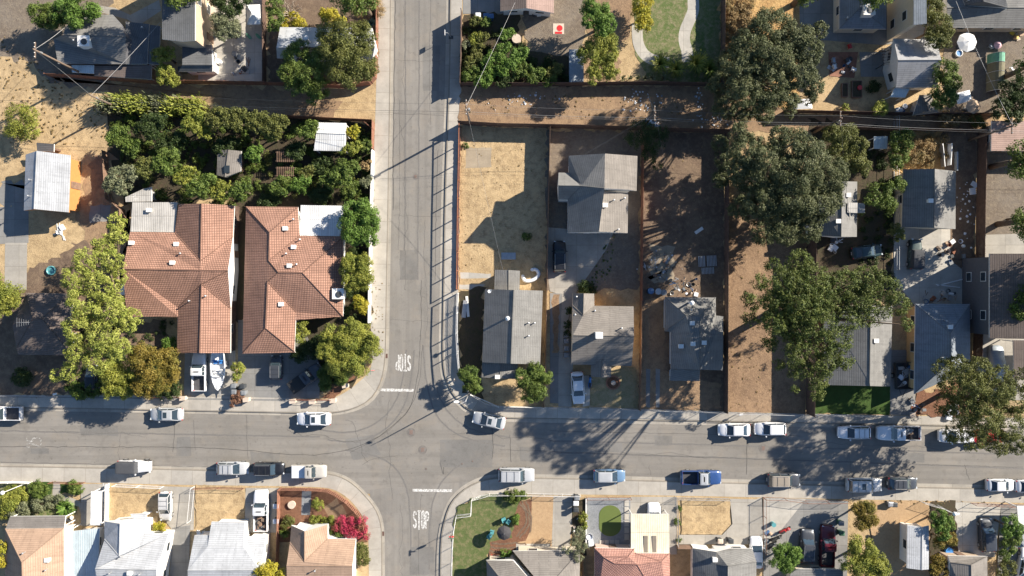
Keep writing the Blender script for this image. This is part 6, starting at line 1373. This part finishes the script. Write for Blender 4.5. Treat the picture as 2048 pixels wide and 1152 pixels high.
# beds, deck furniture, trellis, pallets
def frame_bed(px, py, w_, h_, label, fill=None):
    c = W(px, py, .3); t = thing('planter_bed', label, 'planter', (c.x, c.y, 0)); a, b = w_*S/2, h_*S/2
    for x, y, dx, dy in ((0, b, 2*a, .08), (0, -b, 2*a, .08), (a-.04, 0, .08, 2*b-.08), (-a+.04, 0, .08, 2*b-.08)): m = MB(); m.box(x, y, 0, dx, dy, .35); m.build('side_board', M_wood, t)
    m = MB(); m.box(0, 0, 0, 2*a-.16, 2*b-.16, .28); m.build('soil', fill or G_soil, t)
frame_bed(1690, 180, 12, 26, 'empty wooden raised bed below the red deck, left one'); frame_bed(1714, 178, 20, 32, 'wooden raised bed holding a red tub, right one'); drum(1720, 175, .3, .5, M_red, 'red tub inside the right raised bed', 'tub', 'tub')
frame_bed(560, 372, 1, 1, 'tiny wooden planter under the leafy bush') if False else None
c = W(571, 328, 2); t = thing('trellis', 'weathered wooden trellis with open slats in the overgrown garden', 'trellis', (c.x, c.y, 0)); 
for sx in (-1, 1):
    for sy in (-1, 1): m = MB(); m.box(sx*1.2, sy*1.6, 0, .12, .12, 2.0); m.build('post', M_wood, t)
for y in (-1.6, -.55, .4, 1.6): m = MB(); m.box(0, y, 2.0, 2.6, .09, .12); m.build('beam', M_wood, t)
for i in range(9):
    for y0, y1 in ((-1.6, -.55), (.4, 1.6)): m = MB(); m.box(-1.1+i*.275, (y0+y1)/2, 2.12, .07, y1-y0+.3, .05); m.build('slat', M_wood, t)
c = W(1776, 112, 2.3); t = thing('arbour', 'dark slatted arbour against the left wall of the white house', 'arbour', (c.x, c.y, 0), .12)
for sx in (-1, 1):
    for sy in (-1, 1): m = MB(); m.box(sx*.6, sy*1.0, 0, .1, .1, 2.2); m.build('post', M_dkplast, t)
for i in range(12): m = MB(); m.box(0, -1.1+i*.2, 2.2, 1.4, .07, .07); m.build('slat', M_wood if i % 2 else M_stone, t)
for sx in (-1, 1): m = MB(); m.box(sx*.62, 0, 2.08, .08, 2.4, .11); m.build('beam', M_dkplast, t)
c = W(1416, 527, .4); t = thing('pallet_stack', 'grey slatted pallets lying on the dark dirt lot', 'pallet', (c.x, c.y, 0), .05)
for i in range(13):
    if i in (5,): continue
    m = MB(); m.box(-1.2+i*.2, .35, .15, .11, 1.5, .05); m.build('slat', M_galv, t)
for i in range(9): m = MB(); m.box(-.8+i*.2, -1.0, .12, .11, .9, .05); m.build('slat', M_galv, t)
for y in (.0, .9, -1.2): m = MB(); m.box(0, y, .02, 2.5, .1, .12); m.build('bearer', M_wood, t)
def plank(px, py, l, w_, h, rot, mt, label, name='board', cat='board'):
    c = W(px, py, h); m = MB(); m.box(0, 0, 0, l, w_, h); m.box(l*.1, w_*.12, h, l*.7, w_*.6, .02); o = m.build(name, mt); o.location = (c.x, c.y, 0.02); o.rotation_euler = (0, 0, rot); tag(o, label, cat)
plank(1017, 512, 2.0, .95, .5, 0, M_tarp, 'pale blue-grey flat board lying on the shaded dry lot'); plank(1398, 461, 1.3, .45, .06, .6, M_wpaint, 'pale plank lying on the dark dirt lot')
plank(935, 613, .35, 2.9, .12, .08, M_wpaint, 'long white post lying beside the picket fence', 'post', 'post'); plank(929, 618, .6, 2.4, .25, -.12, M_galv, 'crumpled metal strip beside the white post', 'metal_strip', 'scrap')
plank(1888, 310, .12, 3.2, .9, .1, M_galv, 'narrow white ladder leaning behind the grey house, left', 'ladder', 'ladder'); plank(1903, 308, .12, 3.0, .9, -.05, M_white, 'white pipe standing behind the grey house, middle', 'pipe', 'pipe'); plank(1915, 322, .2, 2.6, .6, 0, M_tarp, 'blue-grey board leaning behind the grey house, right')
plank(1900, 565, 3.6, .14, .12, .25, M_white, 'long white plank on the littered patio, upper'); plank(1896, 572, 3.4, .12, .12, -.12, M_white, 'long white plank on the littered patio, lower')
plank(1118, 57, 1.5, 1.2, .05, .0, M_stone, 'white rug with red emblem lying on the dirt yard', 'rug', 'rug') if False else None
c = W(1117, 58); t = thing('rug', 'cream rug with a round red pattern on the dirt yard', 'rug', (c.x, c.y, 0)); m = MB(); m.box(0, 0, .02, 1.55, 1.5, .04); m.build('mat', M_stone, t); m = MB(); m.lathe(.15, .1, [(.42, .06), (.42, .075)], 18); m.box(0, -.55, .06, 1.0, .3, .02); m.build('pattern', M_red, t)
for px, py, lb, mt, rot in ((1008, 1040, 'turquoise garden chair on the lawn, upper', M_cyan, .4), (1017, 1044, 'turquoise garden chair next to the small bush', M_cyan, -.6), (979, 1073, 'turquoise garden chair left of the black parasol, lower', M_cyan, .8), (984, 1065, 'pale turquoise garden chair nearest the black parasol', M_cyan, -.2),
   (2024, 137, 'white lounge chair in the top right garden', M_white, .6), (1984, 92, 'pale garden chair by the pink play parasol', M_tarp, .9), (1670, 133, 'white round-backed chair on the red deck', M_white, .3), (1708, 138, 'white chair at the right of the red deck', M_white, 1.2), (1695, 120, 'black chair on the red deck', M_dkplast, .5), (1668, 120, 'pale blue chair on the red deck', M_tarp, .1), (1701, 92, 'red chair above the red deck', M_red, .3), (488, 135, 'dark wicker chair on the concrete yard', M_dkplast, .8)):
    c = W(px, py, .6); t = thing('garden_chair', lb, 'chair', (c.x, c.y, 0), rot); m = MB(); m.box(0, 0, .38, .55, .55, .06); m.build('seat', mt, t); m = MB(); m.box(-.27, 0, .42, .06, .55, .5); m.build('backrest', mt, t)
    for sy in (-1, 1): m = MB(); m.box(0, sy*.28, .6, .5, .06, .04); m.build('armrest', mt, t)
    for sx in (-1, 1):
        for sy in (-1, 1): m = MB(); m.box(sx*.24, sy*.24, 0, .04, .04, .38); m.build('leg', mt, t)
for px, py, lb, pat in ((498, 73, 'green leaf-shaped float on the concrete yard, left', M_green), (517, 73, 'green leaf-shaped float on the concrete yard, right', M_green)):
    c = W(px, py); m = MB(); m.rings([[(.55*r*math.cos(q), .22*r*math.sin(q), z) for q in [2*math.pi*i/14 for i in range(14)]] for r, z in ((.8, .02), (1, .1), (.7, .18))]); o = m.build('float', pat); o.location = (c.x, c.y, 0); o.rotation_euler = (0, 0, -.8); tag(o, lb, 'float')
# artificial turf putting green with slabs
P = []
for cx, cy, a0 in ((1220, 1030, 0), (1220, 1052, 180)):
    for i in range(13): a = math.radians(a0+180*i/12); P.append(W(cx+22*math.cos(a), cy-20*math.sin(a)))
m = MB(); zt = .05; n = len(P); m.add([(p.x, p.y, .0) for p in P]+[(p.x, p.y, .13) for p in P], [tuple(range(n, 2*n))]+[(i, (i+1) % n, n+(i+1) % n, n+i) for i in range(n)]); tag(m.build('artificial_turf', G_turf), 'oval green turf pad in the gravel yard', 'turf')
for i in range(4):
    c = W(1203+i*10.3, 1084); m = MB(); m.box(0, 0, .08, .6, .62, .08); o = m.build('paving_slab', M_pale); o.location = (c.x, c.y, 0); tag(o, 'square paving slab below the oval turf, %s from left' % ('first', 'second', 'third', 'fourth')[i], 'slab', 'paving slabs around the turf')
for i in range(6):
    c = W(1253, 1006+i*13.5); m = MB(); m.box(0, 0, .08, .62, .8, .08); o = m.build('paving_slab', M_pale); o.location = (c.x, c.y, 0); tag(o, 'paving slab right of the oval turf, %s from the top' % ('first', 'second', 'third', 'fourth', 'fifth', 'sixth')[i], 'slab', 'paving slabs around the turf')
# brick ring flower bed
c = W(1226, 765); t = thing('flower_ring', 'round brick-edged flower bed with a pale centre in the patchy front lawn', 'flower bed', (c.x, c.y, 0)); m = MB()
for i in range(26): a = 2*math.pi*i/26; m.box(.92*math.cos(a), .92*math.sin(a), 0, .22, .12, .2, 0, a+math.pi/2)
m.build('brick_edging', M_brick, t); m = MB(); m.lathe(0, 0, [(.82, .02), (.8, .1)], 20); m.build('soil', G_mulch, t); m = MB(); m.lathe(0, 0, [(.2, .1), (.3, .35), (.34, .36), (.24, .3)], 14); m.build('pot', M_stone, t)
# hydrant
c = W(908, 760.5, .6); t = thing('fire_hydrant', 'small pale fire hydrant at the sidewalk corner by the curved pickets', 'hydrant', (c.x, c.y, .01)); m = MB(); m.lathe(0, 0, [(.16, 0), (.16, .06), (.11, .08), (.11, .5), (.14, .52), (.12, .62), (.04, .7)], 14); m.build('barrel', M_stone, t)
for sy in (-1, 1): m = MB(); m.tube((0, 0, .4), (0, sy*.2, .4), .05); m.build('nozzle', M_wpaint, t)
# scooters
def scooter(px, py, rot, mt, label):
    c = W(px, py, .6); t = thing('motor_scooter', label, 'scooter', (c.x, c.y, 0), rot); m = MB(); m.rings([[(x, w_, .3), (x, w_, h), (x, 0, h+.08), (x, -w_, h), (x, -w_, .3)] for x, w_, h in ((-.75, .1, .6), (-.5, .2, .7), (0, .18, .62), (.3, .14, .6), (.6, .16, .8), (.75, .08, .75))]); m.build('body', mt, t, True)
    MB().box(-.35, 0, .72, .65, .26, .1).build('seat', M_black, t); m = MB(); m.tube((.5, -.35, 1.0), (.5, .35, 1.0), .025); m.tube((.5, 0, 1.0), (.72, 0, .35), .03); m.build('handlebar', M_galv, t)
    for x in (-.6, .75): wh = link('wheel', WHEEL['w'], t); wh.location = (x, 0, .28); wh.scale = (.85, .5, .85)
scooter(1570, 1062, .5, M_red, 'red motor scooter at the top of the scooter group'); scooter(1552, 1078, .4, M_black, 'black motor scooter beside a red one'); scooter(1543, 1092, .6, M_dkplast, 'dark motor scooter lowest in the scooter group'); scooter(1180, 765, 1.5, M_blue, 'small blue scooter right of the white driveway sedan')
# basketball hoop
c = W(888, 78); t = thing('basketball_hoop', 'portable basketball hoop at the edge of the side street near the top', 'basketball hoop', (c.x+1.0, c.y+.2, 0), math.pi); t.scale = (.6,.6,.6); MB().box(0, 0, 0, 1.0, .7, .25).build('base', M_dkplast, t)
m = MB(); m.tube((0, 0, .2), (.5, 0, 3.0), .06); m.tube((.5, 0, 3.0), (1.1, 0, 3.2), .05); m.build('pole', M_galv, t); MB().box(1.15, 0, 2.7, .06, 1.2, .8).build('backboard', M_white, t)
m = MB(); P = [(1.45+.23*math.cos(2*math.pi*i/14), .23*math.sin(2*math.pi*i/14), 3.0) for i in range(15)]; [m.tube(a, b, .015, n=4) for a, b in zip(P, P[1:])]; m.build('ring', M_red, t)
# litter and junk groups
def litter(n, s, label, grp):
    P = V(s); x0, x1 = min(p.x for p in P), max(p.x for p in P); y0, y1 = min(p.y for p in P), max(p.y for p in P); base = None
    for i in range(n):
        if i % 7 == 0:
            m = MB(); a = random.uniform(.07, .18); m.rings([[(a*r*math.cos(q)*random.uniform(.6, 1.1), a*r*math.sin(q)*random.uniform(.5, 1), z) for q in [2*math.pi*j/7 for j in range(7)]] for r, z in ((.8, 0), (1, .05), (.5, .1))]); o = m.build('litter', random.choice([M_white, M_sheet, M_tarp])); base = o
        else: o = base.copy(); C.objects.link(o)
        o.location = (random.gauss((x0+x1)/2, (x1-x0)/4), random.gauss((y0+y1)/2, (y1-y0)/4), .015); o.rotation_euler = (0, 0, random.uniform(0, 6)); o.scale = (random.uniform(.6, 1.4),)*3; tag(o, label, 'litter', grp)
litter(40, 'R4 400,690 700,690 700,860 400,860', 'small white scrap in the middle stretch of the dirt alley', 'scattered scraps mid-alley'); litter(26, 'R4 960,690 1020,690 1020,870 960,870', 'white scrap in the vertical streak of litter across the alley', 'streak of litter across the alley')
litter(30, 'R3 850,680 1300,680 1300,850 850,850', 'pale scrap in the alley below the vegetable garden', 'scraps below the vegetable garden'); litter(30, 'R4 950,870 1250,870 1250,990 950,990', 'pale scrap at the alley end under the dark oak', 'scraps under the dark oak')
litter(30, 'M6 580,400 700,400 700,900 580,900', 'white scrap in the strip right of the grey gabled house', 'scraps right of the grey gabled house'); litter(16, 'M4 640,850 900,850 900,1100 640,1100', 'pale scrap around the old slab', 'scraps around the old slab')
junk(24, 'M4 650,880 830,880 830,1090 650,1090', 'junk on the dark dirt lot', 'on the old slab in the dark dirt lot', (.2, .6), mats=[M_wood, M_pole, M_greybin, M_dkplast, M_galv, M_rust]); junk(26, 'L4 860,60 1070,60 1070,180 870,180', 'junk behind the dark-roofed house', 'behind the dark-roofed dappled house', (.2, .6))
junk(22, 'M6 560,870 640,870 640,1060 440,1060 440,900', 'junk on the littered patio', 'on the littered concrete patio', (.25, .7)); junk(18, 'L6 340,170 580,120 590,240 340,240', 'things along the hipped house', 'along the top wall of the blue-grey hipped house', (.3, .7))
junk(14, 'L6 260,930 380,930 380,1040 260,1040', 'things in the shaded front yard', 'in the shaded front yard under the street tree', (.3, .8)); junk(9, 'L6 520,930 600,930 600,1060 520,1060', 'pale things under the street tree', 'under the big street tree by the sidewalk', (.5, .9), mats=[M_white, M_sheet])
junk(10, 'M5 760,850 860,850 860,960 760,960', 'things by the gabled oak house', 'beside the oak-shaded gabled house', (.4, .9), mats=[M_white, M_dkplast, M_galv]); junk(8, 'R6 170,800 240,800 240,880 170,880', 'blue and white bundles by the shed', 'beside the small grey garden shed', (.4, .8), mats=[M_white, M_sheet, M_bluebin])
junk(10, 'R6 1040,220 1150,220 1150,300 1040,300', 'toys at the top right', 'in the toy corner at the top right', (.3, .7), mats=[M_red, M_stone, M_tanf, M_yel]); junk(8, 'R5 600,450 800,450 800,570 610,570', 'things on the red deck', 'on the red deck', (.3, .7), mats=[M_dkplast, M_white, M_bluebin, M_galv])
junk(9, 'R2 330,440 470,440 470,610 330,610', 'things on the concrete yard', 'at the lower part of the concrete yard', (.3, .8)); junk(5, 'M1 400,660 500,660 500,750 400,750', 'pale things on the dry ground', 'below the orange house', (.4, 1.0), mats=[M_white, M_sheet, M_dkplast])
junk(8, 'B3 1500,700 1550,700 1550,850 1500,850', 'pots along the narrow bed', 'in the narrow bed left of the gravel yard', (.25, .5), mats=[M_stone, M_brick, M_white, M_dkplast]); junk(9, 'B3 890,1000 1050,1000 1050,1030 890,1030', 'pots in front of the grey house', 'in front of the grey house wing', (.2, .45), mats=[M_white, M_stone, M_red])
junk(5, 'R3 1090,90 1330,90 1330,130 1090,130', 'things in front of the brown shed', 'in front of the brown and pink shed roof', (.4, .9), mats=[M_red, M_white, M_green, M_dkplast]); junk(7, 'B6 1000,930 1090,930 1090,1000 1000,1000', 'flower pots near the right edge', 'near the bright tree by the right edge', (.2, .5), mats=[M_white, M_stone])
junk(8, 'B1 490,700 560,700 560,780 490,780', 'things on the porch of the tan house', 'on the porch of the tan house', (.25, .6)); junk(6, 'B2 100,820 170,820 170,850 100,850', 'things beside the nearly white roof', 'left of the nearly white-roofed house', (.3, .5), mats=[M_white])
junk(4, 'B4 180,830 215,830 215,940 180,940', 'white tubs at the gravel yard corner', 'at the lower left corner of the gravel yard', (.5, .9), mats=[M_white, M_sheet]); junk(6, 'B5 270,790 330,790 330,900 270,900', 'clutter by the scooters', 'next to the scooters', (.3, .7))
junk(5, 'R4 560,930 660,930 660,990 560,990', 'blue and white rubbish pile', 'in the rubbish pile under the alley pole', (.5, .9), mats=[M_sheet, M_white, M_bluebin]); junk(4, 'M6 660,480 715,480 715,540 660,540', 'boxes by the dark slatted fence', 'beside the dark slatted fence', (.6, 1.1), mats=[M_white])
# ---------------------------------------------------------------- poles, cables, street signs
PT = {}
def upole(px, py, h, label, rz=0, arm=True, key=None):
    c = W(px, py, h); t = thing('utility_pole', label, 'pole', (c.x, c.y, 0), rz); m = MB(); m.tube((0, 0, -.1), (0, 0, h), .17, .11, 10); m.build('shaft', M_pole, t, True)
    if arm:
        m = MB(); m.box(0, 0, h-.45, .12, 2.0, .12); m.build('crossarm', M_pole, t)
        for y in (-.85, -.35, .35, .85): m = MB(); m.lathe(0, y, [(.04, h-.33), (.06, h-.25), (.03, h-.18)], 8); m.build('insulator', M_wpaint, t)
    m = MB(); m.lathe(.28, 0, [(.16, h-1.9), (.18, h-1.2), (.12, h-1.1)], 10) if key in (1, 3) else m.box(.14, 0, h-1.5, .12, .2, .4); m.build('equipment_box', M_galv, t); PT[key] = Vector((c.x, c.y, h-.2))
upole(932, 213, 9.6, 'wooden utility pole at the corner of the alley and the side street', key=1); upole(1310.6, 225, 8.2, 'wooden utility pole leaning over the littered alley', key=2); upole(1683.6, 236, 8.4, 'utility pole between the two huge oaks', key=3)
upole(2028, 251, 8.8, 'utility pole at the right edge over the brown roof', key=4); upole(66, 98, 11, 'tall wooden utility pole at the upper left with long shadow', key=5, arm=True); upole(180, 190, 6.8, 'short service pole at the left beside the reeds', key=6, arm=False)
PT[7] = W(-500, 180, 8); PT[8] = W(2700, 275, 8.5); PT[9] = W(320, 45, 4); PT[10] = W(1030, 5, 3.5); PT[11] = W(1912, 2, 5); PT[12] = W(135, 50, 4); PT[13] = W(1163, 312, 7.8); PT[14] = W(1010, 560, 3.8); PT[15] = W(1296, 190, 4); PT[16] = W(1700, 440, 4); PT[17] = W(1395, 620, 4)
def cable(a, b, label, sag=.5, r=.022, off=(0, 0, 0), mt=None, grp='overhead cables'):
    p, q = PT[a]+Vector(off), PT[b]+Vector(off); m = MB(); P = []
    for i in range(17): u = i/16; v = p.lerp(q, u)-p; v.z -= sag*4*u*(1-u); P.append(v)
    for u, v in zip(P, P[1:]): m.tube(u, v, r, n=5, cap=False)
    o = m.build('overhead_cable', mt or M_dkplast); o.location = p; tag(o, label, 'cable', grp)
M_cabw = plain('white_cable_sheath', (.40,.39,.38), .6, var=.05)
M_cabl = plain('pale_cable_sheath', (.24,.235,.23), .6, var=.05)
for off, nm in (((0, -.85, 0), 'lower'), ((0, .35, 0), 'upper'), ((0, -.3, -1.2), 'thick communications')):
    tk = .017 if 'thick' in nm else .009
    cable(7, 6, nm+' cable running off the left edge from the service pole', 1, tk, off); cable(6, 1, nm+' cable from the service pole across the garden to the corner pole', 1, tk, off); cable(1, 2, nm+' cable over the alley from the corner pole', .7, tk, off, M_cabl)
    cable(2, 3, nm+' cable over the alley end between the oaks', .7, tk, off, M_cabl); cable(3, 4, nm+' cable below the top right gardens', .7, tk, off, M_cabl); cable(4, 8, nm+' cable off the right edge', .7, tk, off, M_cabl)
cable(6, 9, 'pale service cable from the short service pole to the shaded house', .2, .02, mt=M_cabw); cable(5, 12, 'pale service cable from the tall upper left pole to the grey roof', .2, .02, mt=M_cabw); cable(5, 6, 'cable between the tall pole and the service pole', .4, .02); cable(1, 10, 'pale braided cable from the corner pole to the brown shed', .3, .018, mt=M_cabw)
cable(4, 11, 'white cable crossing the top right garden diagonally', .3, .018, mt=M_cabw); cable(2, 13, 'service cable from the alley pole to the two-storey house', .3, .015); cable(1, 14, 'service cable from the corner pole to the corner house', .4, .012, mt=M_cabl); cable(2, 15, 'short pale cable above the alley pole', .1, .025, mt=M_cabl); cable(3, 16, 'service cable to the oak-shaded house', .3, .015); cable(2, 17, 'service cable to the dark-roofed dappled house', .5, .012)
# street light at the corner, its ball head
c = W(938, 786, 0); b = Vector((c.x, c.y, 0)); t = thing('street_light', 'tall street light with a white head at the street corner', 'street light', b); m = MB(); m.tube((0, 0, 0), (0, 0, 7.3), .10, .06, 10); m.build('pole', M_galv, t, True)
m = MB(); m.tube((0, 0, 7.2), (-.9, -.4, 7.5), .04); m.build('arm', M_galv, t); m = MB(); m.rings([[(x, w_, 7.45), (x, w_*.8, 7.56), (x, -w_*.8, 7.56), (x, -w_, 7.45)] for x, w_ in ((-.8, .10), (-1.0, .17), (-1.35, .17), (-1.5, .08))]); m.build('lamp_head', M_white, t)
def street_sign(px, py, h, rz, label):
    c = W(px, py); t = thing('stop_sign', label, 'stop sign', (c.x, c.y, 0), rz); MB().lathe(0, 0, [(.03, 0), (.03, h), (.01, h+.02)], 8).build('post', M_galv, t)
    m = MB(); P = [(.38*math.cos(math.pi/8+i*math.pi/4), .38*math.sin(math.pi/8+i*math.pi/4)) for i in range(8)]; m.rings([[(x, y0, h-1.1+z) for x, z in P] for y0 in (-.06, -.04)]); pl = m.build('plate', M_red, t)
    for i, ch in enumerate('STOP'):
        m = MB()
        for st in GL[ch]:
            for a, b in zip(st, st[1:]): m.tube((-.24+i*.13+a[0]*.024, -.065, h-1.2+a[1]*.03), (-.24+i*.13+b[0]*.024, -.065, h-1.2+b[1]*.03), .012, n=4)
        m.build('letter_'+ch.lower(), M_white, pl)
    for k, a in ((0, 0), (1, math.pi/2)): m = MB(); m.box(0, 0, h-.45+k*.22, .8, .02, .18, 0, a); m.build('name_plate', M_greenbin, t)
street_sign(906, 1060, 3.6, 0, 'stop sign with street name plates at the lower arm of the side street'); street_sign(750, 738, 3.2, math.pi, 'stop sign at the upper arm beside the lobed corner tree')
for px, py, lb in ((1482, 829, 'small white mailbox on the sidewalk by the empty brown lot'), (110, 788, 'white mailbox at the left sidewalk'), (1915, 1028, 'round white mailbox ball lamp post in the pale driveway')):
    c = W(px, py, 1.1); t = thing('mailbox', lb, 'mailbox', (c.x, c.y, 0), .2); MB().box(0, 0, 0, .1, .1, 1.0).build('post', M_wood, t); m = MB(); m.box(0, 0, 1.0, .5, .25, .14); m.rings([[(x, .125*math.cos(math.pi*i/6), 1.14+.1*math.sin(math.pi*i/6)) for i in range(7)] for x in (-.25, .25)]); m.build('box', M_white, t)
for px, py, h, lb in ((4, 986, 4.5, 'slim white lamp post with round head at the left edge of the front garden'), (1910, 1028, 4.0, 'slim lamp post with white ball head on the pale driveway')):
    c = W(px, py, h); t = thing('lamp_post', lb, 'lamp post', (c.x, c.y, 0)); m = MB(); m.tube((0, 0, 0), (0, 0, h-.3), .05, .04); m.build('pole', M_white, t); m = MB(); m.lathe(0, 0, [(.05, h-.35), (.25, h-.2), (.28, h-.05), (.2, h+.1), (.05, h+.18)], 14); m.build('globe', M_white, t, True)
# leafless tree at the top
c = W(590, 10, 3); t = thing('leafless_tree', 'bare pale-branched tree at the top edge', 'tree', (c.x-.8, c.y-1.0, 0)); m = MB(); m.tube((0, 0, 0), (-.2, .3, 1.6), .2, .15, 8)
for i in range(16):
    a = random.uniform(0, 6.28); e = Vector((math.cos(a)*random.uniform(.8, 2.2), math.sin(a)*random.uniform(.8, 2.2), random.uniform(2.6, 4))); mid = Vector((-.2, .3, 1.6)).lerp(e, .5)+Vector((random.uniform(-.2, .2), random.uniform(-.2, .2), 0)); m.tube((-.2, .3, 1.6), mid, .09, .06, 6); m.tube(mid, e, .06, .02, 5)
    for k in range(3): m.tube(mid.lerp(e, .3*k+.2), mid.lerp(e, .3*k+.4)+Vector((random.uniform(-.7, .7), random.uniform(-.7, .7), random.uniform(0, .6))), .03, .008, 4)
m.build('trunk', plain('pale_bark', (.30,.25,.20), .9), t, True)
# blue tarpaulin, air cooler on the tiled house wall
plank(1153, 132, 2.0, 4.6, .9, 0, M_tarp, 'blue-grey tarpaulin-covered stack beside the yellow-green tree', 'covered_stack', 'tarpaulin'); plank(363, 138, 1.0, .7, .9, 0, M_dkplast, 'dark box beside the small yellow-green tree by the alley', 'box', 'box')
c = W(248, 578, 2.9); t = thing('wall_cooler', 'large white air cooler box on the left side of the left tiled house', 'air cooler', (c.x, c.y, 0)); MB().box(0, 0, 1.9, 1.55, 1.6, 1.1).build('housing', M_white, t); m = MB(); m.lathe(-.15, 0, [(.4, 3.0), (.4, 3.04), (.3, 3.05)], 14); m.build('fan_grille', M_sheet, t)
for sx in (-1, 1): m = MB(); m.box(sx*.6, 0, 0, .1, .1, 1.9); m.build('leg', M_galv, t)
